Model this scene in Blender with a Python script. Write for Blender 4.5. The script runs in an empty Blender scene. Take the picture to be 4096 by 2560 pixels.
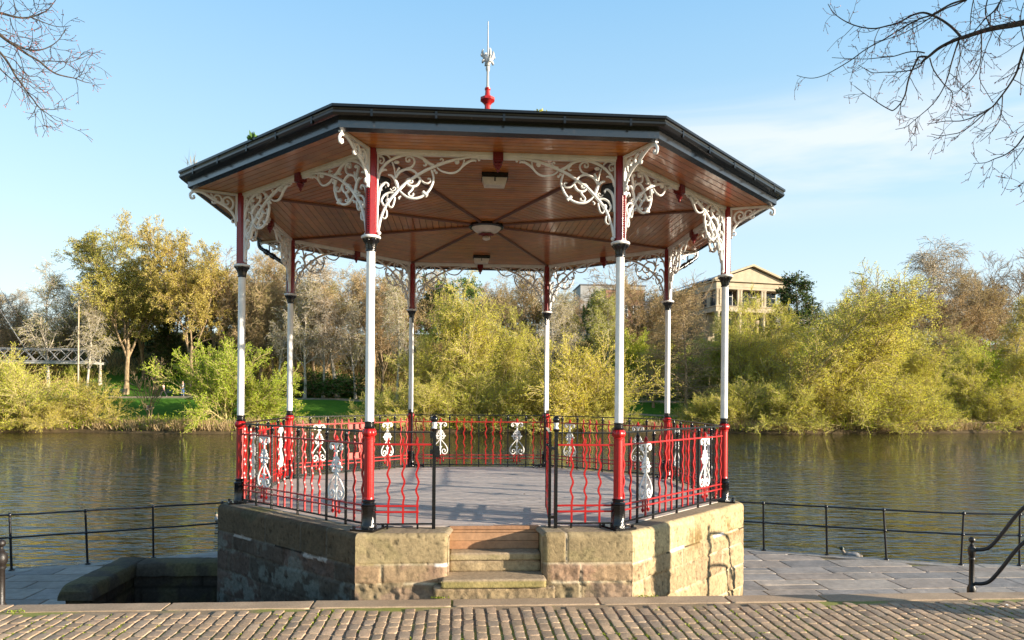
# look settings
SKY_STR = 0.15; SKY_DUST = 0.6; SUN_STR = 5.0; SUN_COL = (1.0, .88, .71); EXPO = 1.42
CLOUD = .75; CLOUD_COL = (2.5, 2.6, 2.7)
import bpy, math, random
import numpy as np
from mathutils import Vector, Matrix
random.seed(11)
rng = np.random.default_rng(11)
S = bpy.context.scene
COL = S.collection
D2R = math.pi / 180
GROUND = -0.62      # promenade level (bandstand deck is z = 0)
WALK = -1.8         # lower riverside walk
WATER = -2.5
SUN_AZ, SUN_EL = 67.0, 12.0   # degrees from -y towards +x, elevation

# ------------------------------------------------------------------ objects
def wm(o):
    b = o.matrix_basis.copy()
    if o.parent is None:
        return b
    return wm(o.parent) @ o.matrix_parent_inverse @ b

def put(o, parent, keep=True):
    if parent is not None:
        o.parent = parent
        o.matrix_parent_inverse = wm(parent).inverted() if keep else Matrix.Identity(4)
    return o

def tag(o, label=None, cat=None, group=None, kind=None):
    if label: o['label'] = label
    if cat: o['category'] = cat
    if group: o['group'] = group
    if kind: o['kind'] = kind
    return o

def empty(name, loc, label=None, cat=None, group=None, rz=0.0):
    o = bpy.data.objects.new(name, None)
    o.empty_display_size = 0.2
    COL.objects.link(o)
    o.location = loc
    o.rotation_euler = (0, 0, rz)
    return tag(o, label, cat, group)

def copy_tree(o, parent=None):
    c = o.copy()
    COL.objects.link(c)
    if parent is not None:
        c.parent = parent
        c.matrix_parent_inverse = o.matrix_parent_inverse.copy()
    for ch in list(o.children):
        copy_tree(ch, c)
    return c

def mesh_np(name, V, F, mats, mi=None, attrs=None, smooth=True, angle=None):
    """V (n,3); F (m,4) quads or list of arrays of different widths"""
    me = bpy.data.meshes.new(name)
    V = np.asarray(V, np.float32)
    Fs = F if (isinstance(F, list) and len(F) and isinstance(F[0], np.ndarray) and F[0].ndim == 2) else [np.asarray(F)]
    Fs = [np.asarray(f, np.int32) for f in Fs if len(f)]
    loops = np.concatenate([f.ravel() for f in Fs])
    tot = np.concatenate([np.full(len(f), f.shape[1], np.int32) for f in Fs])
    start = np.concatenate([[0], np.cumsum(tot)[:-1]]).astype(np.int32)
    me.vertices.add(len(V)); me.vertices.foreach_set('co', V.ravel())
    me.loops.add(len(loops)); me.loops.foreach_set('vertex_index', loops)
    me.polygons.add(len(tot))
    me.polygons.foreach_set('loop_start', start)
    me.polygons.foreach_set('loop_total', tot)
    if mi is not None:
        me.polygons.foreach_set('material_index', np.asarray(mi, np.int32))
    me.polygons.foreach_set('use_smooth', np.full(len(tot), bool(smooth)))
    for k, (a, dom) in (attrs or {}).items():
        a = np.asarray(a, np.float32)
        if a.ndim == 2:
            at = me.attributes.new(k, 'FLOAT_COLOR', dom)
            if a.shape[1] == 3:
                a = np.concatenate([a, np.ones((len(a), 1), np.float32)], 1)
            at.data.foreach_set('color', a.ravel())
        else:
            at = me.attributes.new(k, 'FLOAT', dom)
            at.data.foreach_set('value', a)
    me.update(calc_edges=True)
    me.validate()
    if smooth and angle:
        me.set_sharp_from_angle(angle=angle * D2R)
    for m in (mats if isinstance(mats, (list, tuple)) else [mats]):
        me.materials.append(m)
    return me

def link(name, me, parent=None, keep=True):
    o = bpy.data.objects.new(name, me)
    COL.objects.link(o)
    return put(o, parent, keep)

class MB:
    """collects shapes and links them as ONE mesh object"""
    def __init__(s):
        s.V = []; s.F = []; s.M = []; s.n = 0
    def add(s, V, F, m=0, T=None):
        V = [Vector(v) for v in V]
        if T is not None:
            V = [T @ v for v in V]
        s.V += [tuple(v) for v in V]
        s.F += [tuple(i + s.n for i in f) for f in F]
        s.M += [m] * len(F)
        s.n += len(V)
        return s
    def box(s, c, d, rz=0, m=0, T=None, taper=1.0):
        x, y, z = (k / 2 for k in d)
        V = []
        for sz in (-1, 1):
            t = taper if sz > 0 else 1
            for sx, sy in ((-1, -1), (1, -1), (1, 1), (-1, 1)):
                V.append((sx * x * t, sy * y * t, sz * z))
        M = Matrix.Translation(c) @ Matrix.Rotation(rz, 4, 'Z')
        if T is not None: M = T @ M
        return s.add(V, [(3, 2, 1, 0), (4, 5, 6, 7), (0, 1, 5, 4), (1, 2, 6, 5), (2, 3, 7, 6), (3, 0, 4, 7)], m, M)
    def lathe(s, prof, n=20, c=(0, 0, 0), m=0, T=None, lob=None, rot=0.0, caps=True):
        """prof: list of (r, z); lob(i, k, n) scales the radius"""
        V = []; F = []
        for i, (r, z) in enumerate(prof):
            for k in range(n):
                a = rot + 2 * math.pi * k / n
                q = r * (lob(i, k, n) if lob else 1)
                V.append((c[0] + q * math.cos(a), c[1] + q * math.sin(a), c[2] + z))
        for i in range(len(prof) - 1):
            for k in range(n):
                k2 = (k + 1) % n
                F.append((i * n + k, i * n + k2, (i + 1) * n + k2, (i + 1) * n + k))
        if caps:
            F.append(tuple(range(n - 1, -1, -1)))
            b = (len(prof) - 1) * n
            F.append(tuple(range(b, b + n)))
        return s.add(V, F, m, T)
    def tube(s, pts, r, n=8, m=0, T=None, caps=True):
        pts = [Vector(p) for p in pts]
        rs = r if isinstance(r, (list, tuple)) else [r] * len(pts)
        V = []; F = []
        up = None
        for i, p in enumerate(pts):
            d = (pts[min(i + 1, len(pts) - 1)] - pts[max(i - 1, 0)])
            if d.length < 1e-9: d = Vector((0, 0, 1))
            d.normalize()
            if up is None:
                up = Vector((0, 0, 1)) if abs(d.z) < 0.9 else Vector((1, 0, 0))
            a = (up - d * up.dot(d)); a.normalize(); up = a
            b = d.cross(a)
            for k in range(n):
                t = 2 * math.pi * k / n
                V.append(p + (a * math.cos(t) + b * math.sin(t)) * rs[i])
        for i in range(len(pts) - 1):
            for k in range(n):
                k2 = (k + 1) % n
                F.append((i * n + k, i * n + k2, (i + 1) * n + k2, (i + 1) * n + k))
        if caps:
            F.append(tuple(range(n - 1, -1, -1)))
            F.append(tuple(range((len(pts) - 1) * n, len(pts) * n)))
        return s.add(V, F, m, T)
    def stroke(s, pts, w, t, m=0, T=None, sub=4, y=0.0):
        """a cast scroll in the xz plane: pts (u, v), width w (number or list), thickness t along y"""
        P = spline(pts, sub)
        n = len(P)
        if isinstance(w, (list, tuple)):
            W = list(np.interp(np.linspace(0, 1, n), np.linspace(0, 1, len(w)), w))
        else:
            W = [w] * n
        V = []; F = []
        for i, p in enumerate(P):
            a = P[max(i - 1, 0)]; b = P[min(i + 1, n - 1)]
            dx, dz = b[0] - a[0], b[1] - a[1]
            l = math.hypot(dx, dz) or 1
            nx, nz = -dz / l, dx / l
            h = W[i] / 2
            for cu, cv in ((-1, 0), (-.6, .8), (0, 1), (.6, .8), (1, 0), (.6, -.8), (0, -1), (-.6, -.8)):
                V.append((p[0] + nx * h * cu, y + cv * t / 2, p[1] + nz * h * cu))
        for i in range(n - 1):
            for k in range(8):
                k2 = (k + 1) % 8
                F.append((i * 8 + k, i * 8 + k2, (i + 1) * 8 + k2, (i + 1) * 8 + k))
        F.append(tuple(range(7, -1, -1))); F.append(tuple(range((n - 1) * 8, n * 8)))
        return s.add(V, F, m, T)
    def ball(s, c, r, n=12, m=0, T=None, sq=(1, 1, 1)):
        prof = []
        k = max(4, n // 2)
        V = []; F = []
        for i in range(k + 1):
            a = -math.pi / 2 + math.pi * i / k
            for j in range(n):
                b = 2 * math.pi * j / n
                V.append((c[0] + r * sq[0] * math.cos(a) * math.cos(b), c[1] + r * sq[1] * math.cos(a) * math.sin(b), c[2] + r * sq[2] * math.sin(a)))
        for i in range(k):
            for j in range(n):
                j2 = (j + 1) % n
                F.append((i * n + j, i * n + j2, (i + 1) * n + j2, (i + 1) * n + j))
        return s.add(V, F, m, T)
    def mesh(s, name, mats, smooth=True, angle=38):
        me = bpy.data.meshes.new(name)
        me.from_pydata(s.V, [], s.F)
        me.polygons.foreach_set('material_index', np.asarray(s.M, np.int32))
        me.polygons.foreach_set('use_smooth', np.full(len(s.F), bool(smooth)))
        me.update()
        if smooth: me.set_sharp_from_angle(angle=angle * D2R)
        for mm in (mats if isinstance(mats, (list, tuple)) else [mats]):
            me.materials.append(mm)
        return me
    def build(s, name, mats, parent=None, keep=True, smooth=True, angle=38, bevel=0.0):
        o = link(name, s.mesh(name, mats, smooth, angle), parent, keep)
        if bevel:
            b = o.modifiers.new('bevel', 'BEVEL')
            b.width = bevel; b.segments = 2; b.limit_method = 'ANGLE'; b.angle_limit = 40 * D2R
        return o

def spline(pts, sub=4):
    """Catmull-Rom through pts (any dimension)"""
    P = [np.asarray(p, float) for p in pts]
    if len(P) < 3 or sub <= 1:
        return [tuple(p) for p in P]
    out = []
    for i in range(len(P) - 1):
        p0 = P[max(i - 1, 0)]; p1 = P[i]; p2 = P[i + 1]; p3 = P[min(i + 2, len(P) - 1)]
        for k in range(sub):
            t = k / sub
            out.append(tuple(0.5 * ((2 * p1) + (-p0 + p2) * t + (2 * p0 - 5 * p1 + 4 * p2 - p3) * t * t + (-p0 + 3 * p1 - 3 * p2 + p3) * t ** 3)))
    out.append(tuple(P[-1]))
    return out

# ------------------------------------------------------------------ numpy noise
def _h(i, j, k, seed):
    i = i.astype(np.uint32); j = j.astype(np.uint32); k = k.astype(np.uint32)
    h = i * np.uint32(374761393) + j * np.uint32(668265263) + k * np.uint32(2246822519) + np.uint32(seed * 97531 + 12345)
    h = (h ^ (h >> np.uint32(13))) * np.uint32(1274126177)
    h = h ^ (h >> np.uint32(16))
    return (h & np.uint32(0xffffff)).astype(np.float64) / 0xffffff

def vnoise(x, y, z=None, seed=0):
    x = np.asarray(x, float); y = np.asarray(y, float)
    z = np.zeros_like(x) if z is None else np.asarray(z, float)
    xi, yi, zi = np.floor(x), np.floor(y), np.floor(z)
    u, v, w = x - xi, y - yi, z - zi
    u = u * u * (3 - 2 * u); v = v * v * (3 - 2 * v); w = w * w * (3 - 2 * w)
    xi = xi.astype(np.int64); yi = yi.astype(np.int64); zi = zi.astype(np.int64)
    r = 0
    for a in (0, 1):
        for b in (0, 1):
            for c in (0, 1):
                r = r + _h(xi + a, yi + b, zi + c, seed) * (u if a else 1 - u) * (v if b else 1 - v) * (w if c else 1 - w)
    return r

def fbm(x, y, z=None, seed=0, oct=4):
    r = 0; a = 0.5; t = 0
    z = np.zeros_like(np.asarray(x, float)) if z is None else z
    for o in range(oct):
        r = r + a * vnoise(x * 2 ** o, y * 2 ** o, z * 2 ** o, seed + o)
        t += a; a *= 0.5
    return r / t

# ------------------------------------------------------------------ materials
def _mat(name):
    m = bpy.data.materials.new(name)
    m.use_nodes = True
    nt = m.node_tree
    nt.nodes.clear()
    out = nt.nodes.new('ShaderNodeOutputMaterial')
    b = nt.nodes.new('ShaderNodeBsdfPrincipled')
    nt.links.new(b.outputs[0], out.inputs[0])
    return m, nt, b, out

def N(nt, typ, **kw):
    n = nt.nodes.new(typ)
    for k, v in kw.items():
        if k in n.inputs: n.inputs[k].default_value = v
        else: setattr(n, k, v)
    return n

def ramp(nt, fac, stops):
    r = nt.nodes.new('ShaderNodeValToRGB')
    e = r.color_ramp.elements
    while len(e) < len(stops): e.new(0.5)
    for el, (p, c) in zip(e, stops):
        el.position = p
        el.color = (c, c, c, 1) if isinstance(c, (int, float)) else (*c, 1)
    nt.links.new(fac, r.inputs[0])
    return r.outputs[0]

def mixc(nt, fac, a, b, mode='MIX'):
    n = nt.nodes.new('ShaderNodeMix')
    n.data_type = 'RGBA'; n.blend_type = mode
    for sock, v in ((n.inputs['Factor'], fac), (n.inputs[6], a), (n.inputs[7], b)):
        if isinstance(v, bpy.types.NodeSocket): nt.links.new(v, sock)
        elif isinstance(v, (int, float)): sock.default_value = v
        else: sock.default_value = (*v, 1)
    return n.outputs[2]

def noise(nt, vec, scale, detail=3, rough=0.55):
    n = N(nt, 'ShaderNodeTexNoise', Scale=scale, Detail=detail, Roughness=rough)
    if vec is not None: nt.links.new(vec, n.inputs['Vector'])
    return n.outputs['Fac']

def coords(nt, scale=None, kind='Object'):
    t = nt.nodes.new('ShaderNodeTexCoord')
    if scale is None: return t.outputs[kind]
    mp = nt.nodes.new('ShaderNodeMapping')
    mp.inputs['Scale'].default_value = scale
    nt.links.new(t.outputs[kind], mp.inputs[0])
    return mp.outputs[0]

def bump(nt, b, h, strength=0.3, dist=0.01):
    n = N(nt, 'ShaderNodeBump', Strength=strength, Distance=dist)
    nt.links.new(h, n.inputs['Height'])
    nt.links.new(n.outputs[0], b.inputs['Normal'])
    return n

def paint(name, col, rough=0.28, dirt=None, bs=60, bst=0.25, amount=0.35):
    """brushed gloss paint over cast iron, with grime where dirt is given"""
    m, nt, b, _ = _mat(name)
    c = coords(nt)
    n1 = noise(nt, c, 9, 5, 0.65)
    base = mixc(nt, ramp(nt, n1, [(0.35, 0.0), (0.7, 1.0)]), tuple(k * 0.82 for k in col), col)
    if dirt:
        n2 = noise(nt, c, 38, 4, 0.7)
        base = mixc(nt, ramp(nt, n2, [(0.60, 0.0), (0.72, amount)]), base, dirt)
    nt.links.new(base, b.inputs['Base Color'])
    b.inputs['Roughness'].default_value = rough
    b.inputs['IOR'].default_value = 1.5
    bump(nt, b, noise(nt, c, bs, 3, 0.6), bst, 0.004)
    return m

def attr_mat(name, rough=0.85, nscale=30, namt=0.25, bstr=0.4, bdist=0.01, bscale=45, coat=0.0, spec=0.5):
    """colour per vertex (stone, timber, soil kept in the attribute Col), with fine grain"""
    m, nt, b, _ = _mat(name)
    a = N(nt, 'ShaderNodeAttribute', attribute_name='Col')
    c = coords(nt)
    n1 = noise(nt, c, nscale, 6, 0.65)
    f = ramp(nt, n1, [(0.3, 1 - namt), (0.7, 1 + namt)])
    nt.links.new(mixc(nt, 1.0, a.outputs['Color'], f, 'MULTIPLY'), b.inputs['Base Color'])
    b.inputs['Roughness'].default_value = rough
    b.inputs['Specular IOR Level'].default_value = spec
    if coat:
        b.inputs['Coat Weight'].default_value = coat
        b.inputs['Coat Roughness'].default_value = 0.14
    if bstr:
        bump(nt, b, noise(nt, c, bscale, 5, 0.7), bstr, bdist)
    return m

def leaf_mat(name, c1, c2, c3=None, trans=0.35):
    """leaf colour varies from leaf to leaf (attribute rnd) between c1 and c2"""
    m, nt, b, out = _mat(name)
    a = N(nt, 'ShaderNodeAttribute', attribute_name='rnd')
    st = [(0.0, c1), (0.6, c2)] + ([(1.0, c3)] if c3 else [(1.0, c2)])
    col = ramp(nt, a.outputs['Fac'], st)
    oi = nt.nodes.new('ShaderNodeObjectInfo')
    hs = N(nt, 'ShaderNodeHueSaturation')
    mp = N(nt, 'ShaderNodeMapRange')
    mp.inputs['To Min'].default_value = 0.478; mp.inputs['To Max'].default_value = 0.518
    nt.links.new(oi.outputs['Random'], mp.inputs['Value'])
    nt.links.new(mp.outputs[0], hs.inputs['Hue'])
    mv = N(nt, 'ShaderNodeMapRange')
    mv.inputs['To Min'].default_value = 1.12; mv.inputs['To Max'].default_value = 0.84
    nt.links.new(oi.outputs['Random'], mv.inputs['Value']); nt.links.new(mv.outputs[0], hs.inputs['Value'])
    nt.links.new(col, hs.inputs['Color'])
    nt.links.new(hs.outputs[0], b.inputs['Base Color'])
    b.inputs['Roughness'].default_value = 0.55
    b.inputs['Specular IOR Level'].default_value = 0.3
    t = N(nt, 'ShaderNodeBsdfTranslucent')
    nt.links.new(hs.outputs[0], t.inputs['Color'])
    mx = N(nt, 'ShaderNodeMixShader', Fac=trans)
    nt.links.new(b.outputs[0], mx.inputs[1]); nt.links.new(t.outputs[0], mx.inputs[2])
    nt.links.new(mx.outputs[0], out.inputs[0])
    return m

def bark_mat(name, c1, c2, scale=6, bands=False):
    m, nt, b, _ = _mat(name)
    c = coords(nt, (1, 1, 0.35 if not bands else 3.0))
    n1 = noise(nt, c, scale, 5, 0.7)
    nt.links.new(ramp(nt, n1, [(0.38, c1), (0.58, c2)]), b.inputs['Base Color'])
    b.inputs['Roughness'].default_value = 0.9
    b.inputs['Specular IOR Level'].default_value = 0.2
    bump(nt, b, n1, 0.5, 0.02)
    return m

M = {}
M['red'] = paint('red gloss paint', (0.38, 0.010, 0.009), 0.32, (0.15, 0.018, 0.012), amount=0.6)
M['shaded_red'] = paint('crimson post paint', (0.23, 0.008, 0.012), 0.25, bs=40)  # the red paint again, darkened in colour for the shade under the eaves
M['darkred'] = paint('dark red paint', (0.15, 0.007, 0.008), 0.3)
M['white'] = paint('white gloss paint', (0.79, 0.77, 0.74), 0.36, (0.40, 0.33, 0.25), bs=45, amount=0.4)
M['shaft'] = paint('white column paint', (0.82, 0.80, 0.76), 0.34, None, bs=25, bst=0.12)
M['black'] = paint('black gloss paint', (0.005, 0.005, 0.006), 0.2, (0.05, 0.035, 0.025), bs=70, bst=0.5, amount=0.12)
M['rail'] = paint('black railing paint', (0.007, 0.007, 0.010), 0.32, (0.09, 0.06, 0.04), bs=60, bst=0.6, amount=0.45)
M['gutter'] = paint('black gutter paint', (0.006, 0.0055, 0.005), 0.16, (0.07, 0.05, 0.035), bs=30, bst=0.12, amount=0.35)
M['rust'] = paint('weathered iron', (0.016, 0.012, 0.010), 0.45, (0.10, 0.05, 0.025), bs=50, bst=0.8, amount=0.55)
M['pink'] = paint('sun bleached red boards', (0.50, 0.09, 0.07), 0.6, (0.32, 0.05, 0.04), bs=30)
M['timber'] = attr_mat('varnished ceiling boards', 0.34, 5, 0.30, 0.14, 0.004, 14, coat=0.8, spec=0.4)
M['deck'] = attr_mat('worn deck boards', 0.62, 14, 0.15, 0.25, 0.004, 60, spec=0.35)
M['riser'] = attr_mat('oiled hardwood boards', 0.55, 18, 0.25, 0.25, 0.004, 60)
M['stone'] = attr_mat('weathered sandstone', 0.92, 26, 0.30, 0.6, 0.012, 55, spec=0.25)
M['setts'] = attr_mat('stone setts', 0.88, 55, 0.25, 0.5, 0.004, 150, spec=0.3)
M['flag'] = attr_mat('riven paving stone', 0.72, 9, 0.22, 0.7, 0.012, 28, spec=0.4)
M['soil'] = attr_mat('bank ground', 0.95, 3, 0.3, 0.5, 0.05, 8, spec=0.15)
M['fascia'] = paint('glossy black fascia paint', (0.006, 0.0055, 0.005), 0.2, (0.09, 0.06, 0.04), bs=24, bst=0.15, amount=0.5)
M['fascia'].node_tree.nodes['Principled BSDF'].inputs['IOR'].default_value = 1.95
M['slate'] = paint('grey slate roof', (0.10, 0.10, 0.11), 0.6, None, bs=20)

def glassy(name, col, rough=0.08):
    m, nt, b, _ = _mat(name)
    b.inputs['Base Color'].default_value = (*col, 1)
    b.inputs['Roughness'].default_value = rough
    return m
M['glass'] = glassy('dark window glass', (0.02, 0.03, 0.04), 0.06)
def milky(name, col):
    m, nt, b, _ = _mat(name)
    n = noise(nt, coords(nt), 14, 3)
    nt.links.new(mixc(nt, ramp(nt, n, [(0.4, 0), (0.7, 1)]), tuple(k * .8 for k in col), col), b.inputs['Base Color'])
    b.inputs['Roughness'].default_value = 0.35
    return m
M['opal'] = milky('dusty opal lamp cover', (0.66, 0.60, 0.54))

def plain(name, col, rough=0.8, var=0.15, scale=3):
    m, nt, b, _ = _mat(name)
    n = noise(nt, coords(nt), scale, 5, 0.6)
    nt.links.new(mixc(nt, ramp(nt, n, [(0.35, 0), (0.65, 1)]), tuple(k * (1 - var) for k in col), tuple(k * (1 + var) for k in col)), b.inputs['Base Color'])
    b.inputs['Roughness'].default_value = rough
    return m
M['ashlar'] = plain('pale ashlar stone', (0.42, 0.34, 0.23), 0.85, 0.14, 0.7)
M['concrete'] = plain('grey cladding', (0.34, 0.33, 0.31), 0.8, 0.1, 0.5)
def brickm():
    m, nt, b, _ = _mat('red brickwork')
    t = N(nt, 'ShaderNodeTexBrick', Scale=1.0)
    t.inputs['Color1'].default_value = (0.33, 0.13, 0.07, 1); t.inputs['Color2'].default_value = (0.25, 0.10, 0.06, 1)
    t.inputs['Mortar'].default_value = (0.35, 0.27, 0.2, 1)
    t.inputs['Brick Width'].default_value = 0.45; t.inputs['Row Height'].default_value = 0.16; t.inputs['Mortar Size'].default_value = 0.02
    c = coords(nt)
    r = N(nt, 'ShaderNodeMapping'); r.inputs['Rotation'].default_value = (math.pi / 2, 0, 0)
    nt.links.new(c, r.inputs[0]); nt.links.new(r.outputs[0], t.inputs['Vector'])
    nt.links.new(t.outputs[0], b.inputs['Base Color']); b.inputs['Roughness'].default_value = 0.9
    return m
M['brick'] = brickm()
M['render'] = plain('white render', (0.74, 0.71, 0.66), 0.8, 0.06, 1)
M['lead'] = plain('lead grey roof', (0.16, 0.17, 0.19), 0.5, 0.1, 1)

# leaves and bark
M['lf_willow'] = leaf_mat('willow leaf', (0.44, 0.46, 0.035), (0.74, 0.73, 0.085), (0.86, 0.82, 0.19), .5)
M['lf_gold'] = leaf_mat('young olive gold leaf', (0.32, 0.27, 0.04), (0.58, 0.48, 0.11), (0.72, 0.61, 0.19), .48)
M['lf_olive'] = leaf_mat('young olive leaf', (0.30, 0.29, 0.035), (0.56, 0.52, 0.09), (0.70, 0.63, 0.16), .48)
M['lf_green'] = leaf_mat('fresh green leaf', (0.24, 0.33, 0.02), (0.48, 0.58, 0.05), (0.64, 0.68, 0.10), .5)
M['lf_dark'] = leaf_mat('evergreen leaf', (0.020, 0.045, 0.008), (0.05, 0.09, 0.015), (0.10, 0.16, 0.028), 0.2)
M['lf_ivy'] = leaf_mat('ivy leaf', (0.04, 0.08, 0.012), (0.09, 0.17, 0.024), (0.18, 0.28, 0.04), 0.25)
M['lf_brown'] = leaf_mat('brown bud haze', (0.30, 0.21, 0.075), (0.50, 0.37, 0.14), (0.58, 0.47, 0.20), 0.3)
M['lf_larch'] = leaf_mat('larch shoots', (0.30, 0.21, 0.08), (0.50, 0.37, 0.15), (0.58, 0.48, 0.20), 0.3)
M['lf_yellow'] = leaf_mat('yellow weeping leaf', (0.46, 0.45, 0.03), (0.68, 0.64, 0.07), (0.80, 0.74, 0.14), .5)
M['lf_red'] = leaf_mat('purple brown shoots', (0.20, 0.09, 0.06), (0.34, 0.17, 0.10), (0.40, 0.24, 0.13), 0.25)
M['lf_reed'] = leaf_mat('dry reed blade', (0.20, 0.17, 0.05), (0.42, 0.32, 0.15), (0.50, 0.40, 0.20), 0.25)
M['lf_moss'] = leaf_mat('moss', (0.12, 0.16, 0.01), (0.26, 0.32, 0.02), (0.36, 0.40, 0.05), 0.3)
M['bk_grey'] = bark_mat('grey brown bark', (0.09, 0.065, 0.045), (0.24, 0.175, 0.11))
M['bk_pale'] = bark_mat('pale tan bark', (0.13, 0.09, 0.05), (0.33, 0.24, 0.14))  # tan is the bark's own colour
M['bk_birch'] = bark_mat('birch bark', (0.16, 0.12, 0.09), (0.58, 0.52, 0.42), 4, True)
M['bk_brown'] = bark_mat('brown twig bark', (0.17, 0.115, 0.065), (0.38, 0.28, 0.17))
M['bk_willow'] = bark_mat('willow bark', (0.22, 0.17, 0.07), (0.48, 0.39, 0.18))
M['bk_dark'] = bark_mat('lime bark', (0.022, 0.018, 0.018), (0.075, 0.06, 0.045), 30)
M['bud'] = plain('red buds', (0.30, 0.09, 0.07), 0.6, 0.2, 40)
# ================================================================== BANDSTAND
RC = 3.397                      # column circle
SIDE = 2.6
CEIL = 3.91
band = empty('bandstand', (0, 0, GROUND),
             'octagonal cast iron bandstand with red railings, white scroll brackets and dark roof', 'bandstand')
T225 = math.tan(22.5 * D2R)

# ---- stone plinth: each face is carved block by block -------------------------------------------
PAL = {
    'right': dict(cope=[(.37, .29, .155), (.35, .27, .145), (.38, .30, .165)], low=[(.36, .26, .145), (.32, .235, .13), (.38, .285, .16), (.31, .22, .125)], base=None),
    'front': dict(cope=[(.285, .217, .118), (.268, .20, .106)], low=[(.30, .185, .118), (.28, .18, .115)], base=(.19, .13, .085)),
    'left': dict(cope=[(.088, .064, .038), (.08, .06, .036), (.095, .07, .042)], low=[(.075, .052, .040), (.064, .048, .036), (.084, .058, .045), (.058, .048, .037)], base=None),  # reddish stone, with the shade of the left side put into its colours
}
def plinth_face(mb_V, mb_F, mb_C, phi, kind, zbot, cutx=None, seed=0, fine=0.016):
    r = np.random.default_rng(seed)
    A = 3.378
    prof = [(3.05, 0.004), (3.15, 0.003), (3.22, 0.002), (3.27, 0.0), (3.30, 0.0), (3.318, 0.0)]
    for i in range(1, 7):
        t = i / 6 * math.pi / 2
        prof.append((A - 0.055 + 0.055 * math.sin(t), -0.055 + 0.055 * math.cos(t)))
    z = -0.055
    while z > zbot:
        z -= fine
        prof.append((A, z))
    pa = np.array([p[0] for p in prof]); pz = np.array([p[1] for p in prof])
    nrm_up = np.clip((pz + 0.055) / 0.055, 0, 1)      # 1 on the top, 0 on the wall
    n = int(2 * A * T225 / fine)
    un = np.linspace(-1, 1, n)
    if cutx:                                           # the opening for the steps gets its own grid lines
        g = cutx / (A * T225)
        un = np.concatenate([np.linspace(-1, -g, n // 3), np.linspace(-g, g, 6)[1:-1], np.linspace(g, 1, n // 3)])
        n = len(un)
    x = un[None, :] * (pa[:, None] * T225)             # metres along the face
    zz = np.repeat(pz[:, None], n, 1)
    xw = un[None, :] * A * T225 + 0 * zz
    courses = [(0.1, -0.325), (-0.325, -0.525), (-0.525, -0.80), (-0.80, -1.09), (-1.09, -1.42), (-1.42, -3.0)]
    if kind == 'front':
        courses = [(0.1, -0.315), (-0.315, -0.50), (-0.50, -3.0)]
    dist = np.full(x.shape, 9.0); blk = np.zeros(x.shape, int); off = np.zeros(x.shape); rough = np.zeros(x.shape)
    col = np.zeros(x.shape + (3,))
    p = PAL[kind]; bid = 0
    for ci, (zt, zb) in enumerate(courses):
        wob = 0.012 * (fbm(xw * 2.1, zz * 0 + ci, seed=seed + 5, oct=2) - .5) * (1 if ci else .5)
        inz = (zz <= zt + (wob if ci else 0)) & (zz > zb + wob)
        if ci == 0:
            js = {'right': [-0.02], 'front': [-0.47, 0.47, 0.72], 'left': [-0.30, 0.42, 0.9]}[kind]
        else:
            js = []; q = -1.4 + r.uniform(.1, .5)
            while q < 1.38:
                js.append(q); q += r.uniform(.38, .95)
        ed = [-2.0] + js + [2.0]
        for k in range(len(ed) - 1):
            m = inz & (xw >= ed[k]) & (xw < ed[k + 1])
            if not m.any(): continue
            bid += 1
            e = np.minimum(xw - ed[k], ed[k + 1] - xw)
            e = np.minimum(e, zz - zb - wob)
            if ci: e = np.minimum(e, zt + wob - zz)
            dist[m] = np.abs(e[m]); blk[m] = bid
            off[m] = r.uniform(-.008, .012) * (0.4 if ci == 0 else 1)
            rough[m] = 0.004 if ci == 0 else r.uniform(.008, .024)
            c = np.array((p['cope'] if ci == 0 else p['low'])[r.integers(0, len(p['cope'] if ci == 0 else p['low']))])
            if p['base'] and ci == 2: c = np.array(p['base']); rough[m] = 0.03
            col[m] = c * r.uniform(.88, 1.1)
    wall = 1 - nrm_up[:, None]
    n1 = fbm(xw * 5, zz * 5, seed=seed + 1, oct=4)
    n2 = fbm(xw * 14, zz * 14 + blk, seed=seed + 2, oct=4)
    pits = np.clip((vnoise(xw * 38, zz * 30, seed=seed + 3) - .80) / .12, 0, 1)
    d = off + rough * (n2 - .5) * 2.2 + 0.012 * (n1 - .5) - 0.018 * np.exp(-(dist / 0.010) ** 2) - 0.006 * pits
    edge = np.clip((1 - np.abs(un)) * A * T225 / 0.05, 0, 1)[None, :]
    d = d * (0.25 + 0.75 * edge) * np.where(wall > .3, 1, .45)
    if cutx:
        d = d - 0.05 * np.clip(1 - (np.abs(xw) - cutx) / 0.05, 0, 1) ** 2
    # colour
    f = 0.75 + 0.5 * n1
    col = col * f[..., None] * (0.86 + 0.28 * n2)[..., None]
    mort = np.exp(-(dist / 0.009) ** 2) * (fbm(xw * 3, zz * 3, seed=seed + 8) > .36)
    mc = np.array({'right': (.55, .45, .30), 'front': (.46, .38, .27), 'left': (.105, .095, .075)}[kind])  # left mortar carries the painted shade of its face
    col = col * (1 - mort[..., None]) + mc * mort[..., None]
    col *= (1 - .55 * pits)[..., None]
    n3 = fbm(xw * 3.2 + 7, zz * 4.5, seed=seed + 11, oct=5)
    if kind == 'right':
        moss = np.clip((n3 - .47) / .06, 0, 1) * np.exp(-((zz + .27) / .13) ** 2) * np.clip((xw + .25) / .2, 0, 1) * (dist > .012)
        col = col * (1 - .8 * moss[..., None]) + np.array((.15, .09, .025)) * .8 * moss[..., None]
        spots = .6 * np.clip((vnoise(xw * 30, zz * 24, seed=seed + 4) - .78) / .1, 0, 1) * np.clip((n3 - .4) / .1, 0, 1)
        col *= (1 - .6 * spots)[..., None]
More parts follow.
